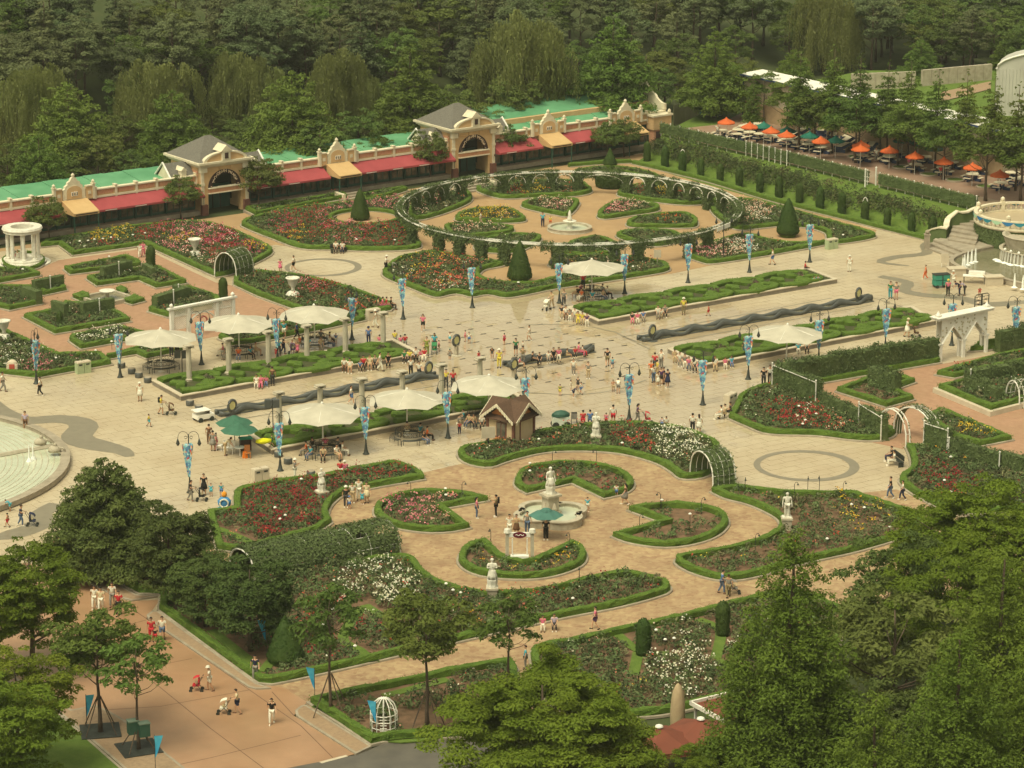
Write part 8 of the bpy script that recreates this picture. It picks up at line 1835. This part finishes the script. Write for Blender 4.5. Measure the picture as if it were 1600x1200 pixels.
def facing(dx, dy):
 "rotation so that a figure faces the world direction that shows as (dx, dy) in the picture"
 v = Vector((dx, -dy*3.6)); return math.atan2(v.y, v.x)+math.pi/2
def F(d): return facing(*{'r': (1, 0), 'l': (-1, 0), 'f': (0, 1), 'b': (0, -1), 'fr': (1, .4), 'fl': (-1, .4), 'br': (1, -.4), 'bl': (-1, -.4)}[d])
W1 = {'T': 'trousers', 'S': 'shorts', 'K': 'skirt'}
def say(top, bot, x=''):
 return ('%s top, %s %s' % (top, bot[1:], W1[bot[0]])).replace('skin', 'bare')
PL = []
def pp(x, y, kind, top, bot, tail, d=None, s=1.0, **k):
 ch = s < .82
 verb = {'stand': '', 'walk': 'walking ', 'push': 'pushing ', 'arms': '', 'sit': 'seated ', 'lean': 'bending '}[kind]
 rz = F(d) if isinstance(d, str) else d
 o = person(x, y, kind, top, bot, '', rz, s, **k); hat = k.get('hat')
 o['label'] = '%s in %s, %s%s' % ('child' if ch else 'person', ('hat, ' if hat else '')+say(top, bot), verb, tail); PL.append(o)
 o['group'] = 'visitors in the garden'; return o
def push(x, y, top, bot, tail, d='r', col='navy', **k):
 o = pp(x, y, 'push', top, bot, tail, d, **k); rz = o.rotation_euler[2]; v = Vector((math.sin(rz), -math.cos(rz), 0))*.72
 stroller(0, 0, rz, col, '%s stroller of person in %s, %s' % (col, top, tail), o.location+v); return o
c = .62
pp(5, 612, 'walk', 'white', 'Tgrey', 'at the left edge', 'r'); pp(63, 619, 'walk', 'white', 'Tblack', 'below the triangular bed', 'l'); pp(40, 673, 'stand', 'lilac', 'Sbrown', 'above the round pool', 'f'); pp(219, 627, 'stand', 'white', 'Kwhite', 'on the open left plaza', 'f', hat='white')
push(252, 648, 'yellow', 'Swhite', 'left of the parterre corner', 'r', 'brown', bag='black'); pp(233, 667, 'walk', 'yellow', 'Scyan', 'left of the white ride-on cart', 'r', c)
pp(16, 799, 'lean', 'cyan', 'Scyan', 'over the pool rim', 'l', c); pp(12, 824, 'walk', 'skin', 'Sred', 'below the pool rim', 'l', c); push(33, 822, 'navy', 'Tjeans', 'on the grey wavy band', 'r', 'navy'); pp(91, 869, 'walk', 'pink', 'Slilac', 'left of the dark conical tree', 'f')
push(298, 783, 'black', 'Tgrey', 'under the solitary lamp', 'r', 'black'); pp(319, 774, 'stand', 'black', 'Kblack', 'right of the solitary lamp', 'f'); pp(330, 776, 'stand', 'cyan', 'Scyan', 'beside the black-clad person', 'f', c); pp(346, 776, 'stand', 'teal', 'Sblue', 'behind the small ride figure', 'f', c)
pp(148, 951, 'walk', 'white', 'Twhite', 'leftmost of the group on the road', 'f'); pp(158, 956, 'walk', 'cream', 'Twhite', 'second in the group on the road', 'f'); pp(176, 948, 'walk', 'white', 'Tgrey', 'behind the person in red on the road', 'f'); pp(186, 962, 'walk', 'red', 'Tblack', 'on the pink road', 'f'); pp(121, 914, 'stand', 'green', 'Tdark', 'by the road kerb, behind the group', 'f', .8)
pp(237, 1003, 'stand', 'red', 'Tred', 'behind the staked tree crown', 'f'); pp(243, 1004, 'stand', 'black', 'Sred', 'close to the person in red stripes', 'f', c); pp(254, 1002, 'walk', 'white', 'Sjeans', 'on the path beside the dark trees', 'f'); pp(399, 1062, 'walk', 'navy', 'Tgrey', 'at the near corner of the big bed', 'f')
push(328, 1080, 'white', 'Swhite', 'on the pink road', 'l', 'red', hat='white'); push(371, 1116, 'cream', 'Snavy', 'lower on the pink road', 'l', 'white'); pp(425, 1132, 'walk', 'black', 'Twhite', 'on the pink road, rightmost', 'f', bag='beige')
pp(775, 808, 'arms', 'khaki', 'Tblack', 'left of the statue fountain', 'l', bag='black'); pp(745, 810, 'stand', 'pink', 'Tjeans', 'left of the person photographing', 'r', .93, long_=True)
pp(541, 793, 'stand', 'black', 'Tdark', 'left in the group near the reading statue', 'f', hat='white'); pp(546, 796, 'stand', 'white', 'Sblue', 'in the group near the reading statue', 'f', c, hat='blue'); pp(551, 786, 'stand', 'white', 'Tbeige', 'behind in the group near the reading statue', 'f'); pp(561, 782, 'stand', 'white', 'Twhite', 'middle of the group near the reading statue', 'f'); pp(566, 788, 'stand', 'cyan', 'Scyan', 'in front of two adults near the reading statue', 'f', c); pp(573, 786, 'stand', 'cream', 'Kcream', 'right in the group near the reading statue', 'f', long_=True)
pp(918, 800, 'stand', 'cyan', 'Swhite', 'right of the statue fountain', 'f', .7); pp(963, 777, 'stand', 'white', 'Sblue', 'beside the tip of the upper round bed', 'f', c); pp(977, 789, 'walk', 'brown', 'Kgrey', 'right of the upper round bed', 'l', long_=True)
pp(930, 984, 'walk', 'pink', 'Spurple', 'on the front path', 'l'); pp(848, 985, 'sit', 'pink', 'Twhite', 'low at the path edge', 'f', .8); pp(866, 984, 'sit', 'lilac', 'Tdark', 'low at the path edge', 'f', .85); pp(821, 1046, 'stand', 'cyan', 'Tgrey', 'at the gap between the front beds', 'l')
pp(796, 838, 'stand', 'white', 'Twhite', 'left behind the photo arch', 'f'); pp(807, 838, 'arms', 'beige', 'Kbrown', 'behind the photo arch', 'f', long_=True); pp(824, 834, 'stand', 'grey', 'Tjeans', 'right behind the photo arch', 'f'); pp(853, 844, 'stand', 'black', 'Tblack', 'under the teal parasol', 'f')
push(1128, 928, 'blue', 'Tjeans', 'on the path right of the rosette', 'r', 'grey'); pp(1138, 934, 'walk', 'grey', 'Tkhaki', 'beside a stroller right of the rosette', 'b')
pp(1391, 779, 'walk', 'black', 'Tjeans', 'at the right corner of the stone circle', 'l'); pp(1410, 782, 'walk', 'white', 'Tnavy', 'at the right corner of the stone circle', 'l', .93)
pp(1082, 677, 'stand', 'white', 'Tblack', 'above the crescent bed', 'b'); pp(1092, 677, 'stand', 'white', 'Kwhite', 'above the crescent bed', 'b', .95, long_=True); pp(1041, 672, 'stand', 'white', 'Tkhaki', 'half hidden by the crescent bed', 'b', .7); pp(1034, 671, 'stand', 'lilac', 'Sblue', 'half hidden by the crescent bed', 'b', c)
push(996, 662, 'purple', 'Tgrey', 'above the crescent bed', 'r', 'red', long_=True); pp(958, 664, 'stand', 'white', 'Sred', 'behind the bed statue', 'b'); pp(947, 665, 'stand', 'pink', 'Sred', 'next to a taller person behind the bed statue', 'b', c); pp(922, 664, 'sit', 'blue', 'Tjeans', 'left of the bed statue', 'b'); pp(911, 664, 'sit', 'red', 'Tred', 'left of the bed statue', 'b');
pp(1127, 656, 'sit', 'white', 'Twhite', 'at the left corner of the red rose bed', 'l'); pp(1133, 654, 'sit', 'cream', 'Tbeige', 'at the left corner of the red rose bed', 'l'); pp(1141, 652, 'sit', 'dark', 'Tdark', 'at the left corner of the red rose bed', 'l')
pp(1397, 728, 'sit', 'white', 'Twhite', 'on the bench beside the stone circle', 'l'); pp(1393, 721, 'sit', 'black', 'Tnavy', 'on the bench beside the stone circle', 'l')
pp(1193, 604, 'stand', 'black', 'Tdark', 'left of the tall vine screen', 'f'); pp(1203, 600, 'stand', 'white', 'Tblack', 'left of the tall vine screen', 'f'); pp(1213, 594, 'stand', 'grey', 'Tblack', 'behind the left end of the vine screen', 'f'); pp(1225, 590, 'stand', 'dark', 'Tdark', 'behind the left end of the vine screen', 'f')
pp(661, 518, 'walk', 'pink', 'Sblack', 'above the splash plaza', 'f', bag='navy'); pp(667, 556, 'stand', 'olive', 'Tolive', 'at the left side of the splash plaza', 'f'); push(679, 549, 'cyan', 'Tdark', 'at the left side of the splash plaza', 'f', 'green', bag='green'); pp(686, 549, 'stand', 'pink', 'Sbrown', 'at the left side of the splash plaza', 'r', c)
sp_list = [(703, 536, 'stand', 'white', 'Scyan'), (727, 534, 'stand', 'pink', 'Spink'), (733, 537, 'stand', 'white', 'Sblue'), (788, 539, 'stand', 'pink', 'Sred'), (748, 566, 'stand', 'red', 'Spink'), (703, 563, 'stand', 'grey', 'Sgrey'), (817, 550, 'stand', 'white', 'Sgrey'), (875, 619, 'stand', 'olive', 'Syellow'), (892, 612, 'stand', 'white', 'Swhite'), (896, 621, 'lean', 'navy', 'Snavy'), (908, 616, 'walk', 'white', 'Sblue'), (903, 608, 'stand', 'dark', 'Sdark')]
for x, y, k_, t, b_ in sp_list: pp(x, y, k_, t, b_, 'on the splash plaza', None, c)
pp(827, 533, 'walk', 'white', 'Swhite', 'across the far side of the splash plaza', 'l', .85); pp(769, 562, 'lean', 'dark', 'Sgrey', 'on the splash plaza left of the short trough', 'f', .8); pp(780, 575, 'stand', 'yellow', 'Tyellow', 'near the end of the short trough', 'f', hat='white'); pp(806, 556, 'stand', 'green', 'Sblack', 'behind the short trough', 'f', .95); pp(817, 570, 'arms', 'khaki', 'Tgrey', 'in front of the short trough', 'f')
for x, t, b_, s in ((800, 'white', 'Sred', .8), (807, 'white', 'Tblack', .8), (812, 'pink', 'Swhite', .75), (832, 'black', 'Tblack', .95), (843, 'dark', 'Tdark', .8), (857, 'white', 'Tgrey', .8), (865, 'black', 'Tblack', .95), (873, 'pink', 'Twhite', .9), (886, 'beige', 'Sbeige', .75), (899, 'red', 'Tdark', .8), (904, 'pink', 'Tpink', 1.0), (910, 'white', 'Tred', .8)):
 pp(x, 577-(x-800)*.19, 'sit', t, b_, 'on the short trough', ANG if False else F('f' if x % 2 else 'r'), s, z=.25)
pp(949, 573, 'walk', 'black', 'Skhaki', 'right of the short trough', 'b'); pp(957, 576, 'walk', 'cyan', 'Sjeans', 'holding on beside the person in black', 'b', c); pp(896, 586, 'stand', 'white', 'Tgrey', 'at the right of the splash plaza', 'f', .9); pp(919, 592, 'stand', 'grey', 'Tbeige', 'at the right of the splash plaza', 'f', .9)
pp(966, 615, 'lean', 'white', 'Sgrey', 'behind the tall central lamp', 'b', .85); pp(958, 612, 'stand', 'skin', 'Sbeige', 'left of the tall central lamp', 'f', c)
for x, y, t, b_, s in ((1023, 580, 'red', 'Tdark', 1), (1033, 576, 'white', 'Tgrey', 1), (1017, 590, 'orange', 'Tbeige', .9), (1027, 588, 'yellow', 'Tbeige', .85), (1021, 598, 'white', 'Tjeans', .9), (1028, 603, 'white', 'Kwhite', .7), (1033, 602, 'purple', 'Sdark', .9), (1037, 600, 'black', 'Spurple', .9), (1043, 606, 'navy', 'Knavy', .95)): pp(x, y, 'stand', t, b_, 'in the tight group left of the right parterre', None, s)
for x, y, t, b_, s in ((1054, 565, 'beige', 'Tbeige', .9), (1062, 571, 'white', 'Tgrey', 1), (1070, 574, 'grey', 'Twhite', 1), (1076, 577, 'pink', 'Tjeans', .9), (1085, 580, 'white', 'Tdark', 1), (1092, 583, 'pink', 'Slilac', .8), (1100, 583, 'white', 'Tblue', .9), (1117, 578, 'white', 'Tbeige', 1), (1133, 576, 'pink', 'Twhite', .8), (1143, 573, 'cyan', 'Tblue', .8)): pp(x, y, 'sit', t, b_, 'at the left end of the right parterre', 'f', s)
for x, y, t, b_, s, k_ in ((878, 496, 'dark', 'Tbeige', 1, 'sit'), (884, 498, 'white', 'Tbrown', 1, 'sit'), (890, 500, 'grey', 'Twhite', .8, 'sit'), (898, 501, 'white', 'Tgrey', 1, 'sit'), (903, 505, 'yellow', 'Tyellow', .9, 'sit'), (910, 506, 'yellow', 'Tbeige', .9, 'sit'), (917, 508, 'purple', 'Twhite', .9, 'sit')): pp(x, y, k_, t, b_, 'at the left end of the rear right parterre', 'f', s)
for x, y, t, b_, s, k_ in ((988, 505, 'dark', 'Tpink', .9, 'sit'), (996, 505, 'pink', 'Twhite', .9, 'sit'), (1005, 502, 'blue', 'Tgrey', .8, 'sit'), (1028, 497, 'white', 'Tgrey', .95, 'sit'), (1033, 497, 'white', 'Tkhaki', .75, 'sit'), (1039, 495, 'grey', 'Tblack', .95, 'sit'), (1068, 492, 'yellow', 'Tkhaki', 1.0, 'stand')): pp(x, y, k_, t, b_, 'on the long wall of the rear right parterre', 'f', s, hat='white' if k_ == 'stand' else None)
pp(1107, 494, 'walk', 'red', 'Sred', 'beside the long right trough', 'l', c); pp(911, 453, 'stand', 'red', 'Tdark', 'behind the round benches by the vine ring', 'f'); push(862, 482, 'beige', 'Tbeige', 'under the lamp left of the canopy', 'fl', 'white'); pp(881, 479, 'walk', 'grey', 'Tdark', 'right of the lamp left of the canopy', 'f')
def ring_sit(x, y, n, tail, sk=0, cols=('white', 'grey', 'pink', 'black', 'orange', 'teal', 'beige', 'white'), ph=0.2):
 c0 = at(x, y)
 for k in range(n):
  a = ANG+ph+k*2*math.pi/8; q = c0+Vector((1.38*math.cos(a), 1.38*math.sin(a), 0)); t = cols[(k+sk) % len(cols)]; b_ = ['Tgrey', 'Tblack', 'Twhite', 'Tjeans', 'Sbeige'][(k*3+sk) % 5]
  pp(0, 0, 'sit', t, b_, tail, a+math.pi/2, .95, loc=q)
ring_sit(925, 466, 8, 'on the round benches by the vine ring', 0); ring_sit(492, 541, 6, 'on the round benches before the urn bed', 4, ph=3.0); ring_sit(374, 556, 5, 'on the round benches by the lattice gate', 2, ph=2.6); ring_sit(507, 712, 8, 'on the round benches under the nearest left canopy', 1); ring_sit(640, 690, 4, 'on the round benches under the middle near canopy', 3, ph=-1.2); ring_sit(752, 662, 5, 'on the round benches behind the hut', 5, ph=2.6)
for x, y, t, b_, s in ((740, 668, 'beige', 'Tdark', .9), (770, 650, 'white', 'Tblack', 1), (783, 648, 'cyan', 'Tjeans', .8), (790, 650, 'blue', 'Tblue', .8), (798, 648, 'teal', 'Tgrey', .9), (806, 648, 'cream', 'Tgrey', .9), (813, 646, 'pink', 'Tgrey', .95)): pp(x, y, 'stand' if x > 765 else 'sit', t, b_, 'at the parterre end behind the hut', None, s)
for x, y, t, b_, s in ((538, 580, 'white', 'Tbrown', 1), (547, 582, 'white', 'Sbeige', 1), (563, 580, 'blue', 'Tblack', .8), (568, 578, 'red', 'Tblack', 1), (578, 577, 'cream', 'Sbeige', 1), (586, 576, 'grey', 'Tblack', .95), (607, 573, 'black', 'Tblack', 1), (632, 566, 'green', 'Tdark', .9), (640, 566, 'yellow', 'Tdark', .95), (650, 564, 'white', 'Tblack', 1), (657, 563, 'pink', 'Twhite', .8), (663, 563, 'red', 'Twhite', .9), (401, 606, 'white', 'Twhite', .9), (408, 606, 'pink', 'Tpink', .9), (416, 604, 'pink', 'Tblue', .8)): pp(x, y, 'sit', t, b_, 'on the front wall of the rear left parterre', 'f', s)
pp(594, 580, 'walk', 'white', 'Twhite', 'before the row seated at the left parterre', 'r'); pp(426, 603, 'stand', 'brown', 'Tdark', 'at the left parterre wall', 'b'); pp(576, 538, 'stand', 'blue', 'Tnavy', 'behind the rear left parterre', 'b', hat='navy'); pp(587, 512, 'walk', 'white', 'Twhite', 'beside the litter bin on the plaza', 'l', hat='white')
for x, y, t, s in ((593, 540, 'pink', .8), (617, 536, 'yellow', .95), (626, 541, 'pink', .8), (633, 541, 'red', .9)): pp(x, y, 'sit', t, 'Tgrey', 'on the rear wall of the left parterre', 'b', s)
for x, y, t in ((591, 484, 'beige'), (598, 484, 'pink'), (604, 484, 'red'), (611, 484, 'black')): pp(x, y, 'sit', t, 'Tpink' if t != 'black' else 'Tblack', 'at the tip of the urn bed', 'r', .95)
pp(642, 587, 'stand', 'white', 'Tblack', 'beside the left trough', 'f', .95); pp(655, 592, 'walk', 'white', 'Tdark', 'beside the left trough', 'f', .95); pp(697, 606, 'stand', 'yellow', 'Tdark', 'behind the bright banner lamp', 'f'); pp(708, 608, 'stand', 'red', 'Tdark', 'behind the bright banner lamp', 'f', long_=True)
pp(444, 529, 'stand', 'teal', 'Swhite', 'left of the farthest left canopy', 'f'); pp(464, 531, 'walk', 'blue', 'Tblack', 'by the farthest left canopy', 'r'); pp(432, 560, 'stand', 'red', 'Sred', 'near the second parterre column', 'b', c); pp(436, 556, 'stand', 'teal', 'Tdark', 'near the second parterre column', 'b', .9); push(443, 553, 'dark', 'Tnavy', 'behind the rear left parterre', 'r', 'purple'); pp(457, 552, 'stand', 'white', 'Swhite', 'behind the rear left parterre', 'f', .7); pp(465, 553, 'stand', 'pink', 'Kpink', 'behind the rear left parterre', 'f', c); pp(525, 538, 'stand', 'blue', 'Swhite', 'right of the farthest left canopy', 'f', c)
push(603, 426, 'white', 'Tblack', 'at the tip of the front cone bed', 'r', 'grey', hat='white'); pp(438, 425, 'stand', 'pink', 'Kpink', 'left of the upper stone ring', 'f', .8); pp(459, 424, 'walk', 'white', 'Sblack', 'on the upper stone ring', 'l', .95); pp(525, 395, 'sit', 'white', 'Tblack', 'on the bench above the upper stone ring', 'f'); pp(535, 395, 'sit', 'white', 'Tnavy', 'on the bench above the upper stone ring', 'f')
pp(268, 558, 'stand', 'white', 'Tdark', 'right of the leftmost canopy', 'f'); pp(277, 556, 'stand', 'green', 'Tblack', 'right of the leftmost canopy', 'f'); pp(219, 403, 'walk', 'white', 'Twhite', 'at the far corner of the brick court', 'f', .9); pp(224, 401, 'walk', 'pink', 'Tpink', 'at the far corner of the brick court', 'f', .9)
pp(22, 409, 'stand', 'purple', 'Tpink', 'on the steps of the round temple', 'f', .8); pp(28, 411, 'stand', 'white', 'Twhite', 'on the steps of the round temple', 'f', .8); pp(327, 694, 'stand', 'brown', 'Tbrown', 'left at the drawing stall', 'b', .95); pp(333, 705, 'stand', 'grey', 'Kgrey', 'left at the drawing stall', 'b'); pp(338, 704, 'stand', 'pink', 'Tpink', 'left at the drawing stall', 'r', .9); pp(352, 712, 'lean', 'cream', 'Tbeige', 'over the drawing stall', 'r')
pp(425, 698, 'walk', 'green', 'Sgreen', 'on the parterre wall corner', 'l', c, z=.46); pp(461, 750, 'arms', 'grey', 'Twhite', 'above the crimson bed', 'r', hat='white'); pp(549, 632, 'walk', 'white', 'Sblue', 'between trough and parterre', 'r', .95); pp(718, 678, 'stand', 'red', 'Tnavy', 'right of the bright banner lamp', 'f', c)
for x, t in ((532, 'red'), (539, 'pink')): pp(x, 743, 'sit', t, 'Twhite', 'above the small red bed', 'b', .95, hat='white' if t == 'pink' else None)
pp(848, 355, 'stand', 'cyan', 'Tnavy', 'left of the disc fountain', 'f'); pp(860, 353, 'stand', 'yellow', 'Sorange', 'left of the disc fountain', 'f', c); push(751, 354, 'white', 'Sbeige', 'in front of the yellow rose bed', 'r', 'black')
pp(1207, 414, 'walk', 'white', 'Sblue', 'near the right banner lamps', 'l'); pp(1327, 425, 'stand', 'white', 'Twhite', 'alone on the right plaza, in white overalls', 'b', hat='white'); pp(1391, 467, 'stand', 'green', 'Tteal', 'at the end of the right trough', 'f'); pp(1400, 468, 'stand', 'grey', 'Spink', 'at the end of the right trough', 'f'); pp(1272, 447, 'sit', 'cyan', 'Tblue', 'at the far end of the rear right parterre', 'f', .8); pp(1278, 446, 'sit', 'blue', 'Tblue', 'at the far end of the rear right parterre', 'f', .8); pp(1258, 426, 'sit', 'red', 'Tdark', 'behind the far end of the rear right parterre', 'r', .9)
pp(1446, 437, 'walk', 'orange', 'Torange', 'in front of the cascade pool', 'l', .85); pp(1481, 463, 'stand', 'pink', 'Tblack', 'below the teal box cart', 'f', hat='yellow'); pp(1489, 449, 'stand', 'white', 'Twhite', 'right of the teal box cart', 'f', hat='white'); pp(1499, 462, 'lean', 'navy', 'Tnavy', 'right of the teal box cart', 'l'); pp(1507, 462, 'lean', 'lilac', 'Tdark', 'right of the teal box cart', 'l', .95); pp(1530, 463, 'lean', 'red', 'Sred', 'on the wet stone below the cascade', 'f', c)
push(1417, 527, 'white', 'Kwhite', 'behind the tall vine screen', 'r', 'brown', hat='cream'); pp(1190+57, 553, 'sit', 'cyan', 'Twhite', 'on the front wall of the right parterre', 'f', .9); pp(1260, 551, 'sit', 'white', 'Tblack', 'on the front wall of the right parterre', 'f', .95); pp(1583, 595, 'stand', 'red', 'Tred', 'in the right court, near the edge', 'f', .8)
pp(1164, 560, 'stand', 'dark', 'Tjeans', 'beside the lamp at the right parterre', 'b')
for x, y, t in ((1121, 216, 'white'), (1369, 253, 'white'), (1420, 262, 'pink'), (1470, 275, 'red'), (1478, 273, 'black'), (1428, 264, 'grey'), (1560, 285, 'teal')): pp(x, y, 'stand' if t == 'white' else 'sit', t, 'Tgrey', 'on the picnic terrace', 'f', 1.0, z=TER)
by = {}
for o in PL: by.setdefault(o['label'], []).append(o)
for l, os_ in by.items():
 if len(os_) > 1:
  for i, o in enumerate(sorted(os_, key=lambda o: proj(o.location)[0])): o['label'] = (['left', 'middle', 'right'][i if len(os_) > 2 else i*2] if len(os_) < 4 else ordw(i, len(os_)))+' '+l
# == statues
def robe(name, label, loc, rz, kind, h_pl, s=1.2, parent=None, wide=.52, robe_=True, plinth=True):
 r = thing(name, label, 'statue', loc, rz) if parent is None else parent
 if plinth: MB().box((0, 0, .06), (wide*1.5, wide*1.5, .12)).box((0, 0, h_pl/2), (wide*1.25, wide*1.25, h_pl)).box((0, 0, h_pl-.04), (wide*1.55, wide*1.55, .12)).build('plinth', M_stone, r)
 p = POSES[kind]; z0 = h_pl if parent is None else 1.94
 f = put(None, p['body'], M_marble, r, 'figure'); f.location = (0, 0, z0); f.scale = (s*1.15, s*1.15, s)
 for k_, n in (('top', 'tunic'), ('hair', 'hair')) + ((('skirt', 'drapery'),) if robe_ else (('shorts', 'loincloth'),)):
  q = put(None, p[k_], M_marble, f, n)
 if robe_: MB().lathe([(.26, 0), (.24, .2), (.27, .45), (.22, .75), (.17, .95)], 14, flute=.12).build('lower_drapery', M_marble, f)
 MB().box((0, .1, .03), (.5, .5, .06)).lathe([(.16, 0), (.14, .35), (.1, .5)], 8, (.05, .16, 0)).build('rock_support', M_marble, f)
 return r
robe('marble_statue', 'white marble statue on a plinth in the crescent rose bed', at(931, 697), F('f'), 'arms', .85, 1.12)
robe('reading_statue', 'marble figure looking down on a block between the crimson and small red beds', at(503, 785), F('fr'), 'arms', .85, 1.05)
robe('marble_statue', 'standing marble youth on a tall plinth in the wide right bed', at(1229, 829), F('f'), 'stand', .95, 1.12, robe_=False)
robe('marble_statue', 'marble statue of two draped limbs, nearest, at the front of the rosette', at(769, 937), F('f'), 'arms', .85, 1.22)
robe('', '', None, 0, 'stand', 0, 1.2, parent=STAT_F, plinth=False)
r = thing('ride_figure', 'small blue and orange coin ride on the plaza left of the crimson bed', 'ride', at(351, 797)); MB().lathe([(.55, 0), (.55, .14), (.3, .2)], 12).build('base', flat('60b8c8'), r); MB().lathe([(.2, .15), (.45, .4), (.5, .7), (.3, .95), (.1, 1.0)], 12, sy=.7).build('body', flat('4a88b8'), r, True); MB().tube([(.3*math.cos(t), -.36, .62+.3*math.sin(t)) for t in [k*math.pi/6 for k in range(13)]], .06, 5).build('ring', flat('e8e0c8'), r); MB().lathe([(.05, .95), (.2, 1.1), (.18, 1.3), (.03, 1.42)], 10).build('head', flat('e89830'), r, True)
r = thing('flower_cart', 'green and white hooded cart above the crescent bed', 'cart', at(876, 668), .2); MB().box((0, 0, .55), (1.3, .7, .7)).build('body', flat('d8dcc8'), r); MB().lathe([(.75, .95), (.7, 1.15), (.4, 1.35), (.05, 1.42)], 10, sy=.6).build('hood', M_dgreen, r)
for s in (-1, 1): MB().tube([(s*.45, -.4, .28), (s*.45, -.3, .28)], .28, 12).tube([(s*.45, .3, .28), (s*.45, .4, .28)], .28, 12).build('wheel', M_bronze, r)
stroller(897, 662, F('b'), 'grey', 'grey stroller with red cover parked above the crescent bed')
r = thing('teal_box_cart', 'teal cleaning cart of four boxes beside the cascade pool', 'cart', at(1470, 449), R(15))
for i in (-1, 1):
 for j in (0, 1): MB().box((i*.38, 0, .5+j*.52), (.68, .8, .46)).build('box', flat('3c8c74'), r)
MB().box((0, 0, 1.28), (1.55, .85, .06)).build('top', M_bronze, r); MB().box((0, -.42, .75), (.07, .05, 1.1)).build('bar', M_bronze, r)
for s in (-1, 1): MB().tube([(s*.5, -.45, .16), (s*.5, .45, .16)], .16, 10).build('wheel', M_bronze, r)
r = thing('white_signboard', 'white round-topped sign on two legs by the cascade steps', 'sign', at(1476, 418)); MB().box((0, 0, .9), (.75, .06, .9)).build('board', M_curbtop, r)
for s in (-1, 1): MB().box((s*.3, 0, .3), (.05, .05, .6)).build('leg', M_white, r)
r = thing('mail_box', 'cream arched box with a red niche at the left plaza edge', 'mailbox', at(20, 585)); MB().box((0, 0, .45), (.9, .6, .9)).lathe([(.45, .9), (.4, 1.1), (.2, 1.25), (.02, 1.3)], 10, sy=.65).build('body', M_curbtop, r); MB().box((0, -.31, .7), (.45, .04, .5)).build('niche', flat('b05040'), r)
r = thing('straight_bench', 'dark bench with two people above the upper stone ring', 'bench', at(530, 395), ANG); MB().box((0, .1, .43), (1.7, .4, .05)).build('seat', M_bronze, r); MB().box((0, .3, .7), (1.7, .05, .4)).build('backrest', M_bronze, r)
for s in (-.75, .75): MB().box((s, .1, .2), (.06, .4, .4)).build('leg', M_bronze, r)
r = thing('straight_bench', 'dark bench at the right side of the stone circle', 'bench', at(1399, 726), R(105)); MB().box((0, -.1, .43), (1.9, .4, .05)).build('seat', M_bronze, r); MB().box((0, -.3, .7), (1.9, .05, .4)).build('backrest', M_bronze, r)
for s in (-.85, .85): MB().box((s, -.1, .2), (.06, .4, .4)).build('leg', M_bronze, r)
for o in (RT, LT): pass
# == humid summer air
hm = bpy.data.materials.new('humid_air'); hm.use_nodes = True; ht = hm.node_tree; ht.nodes.clear()
hv = ht.nodes.new('ShaderNodeVolumePrincipled'); ho = ht.nodes.new('ShaderNodeOutputMaterial')
hv.inputs['Color'].default_value = (.92, .94, .84, 1); hv.inputs['Density'].default_value = .00011
ht.links.new(hv.outputs[0], ho.inputs['Volume'])
hz = MB().box((0, 400, 36.5), (2600, 2900, 78)).build('haze', hm); hz['kind'] = 'stuff'
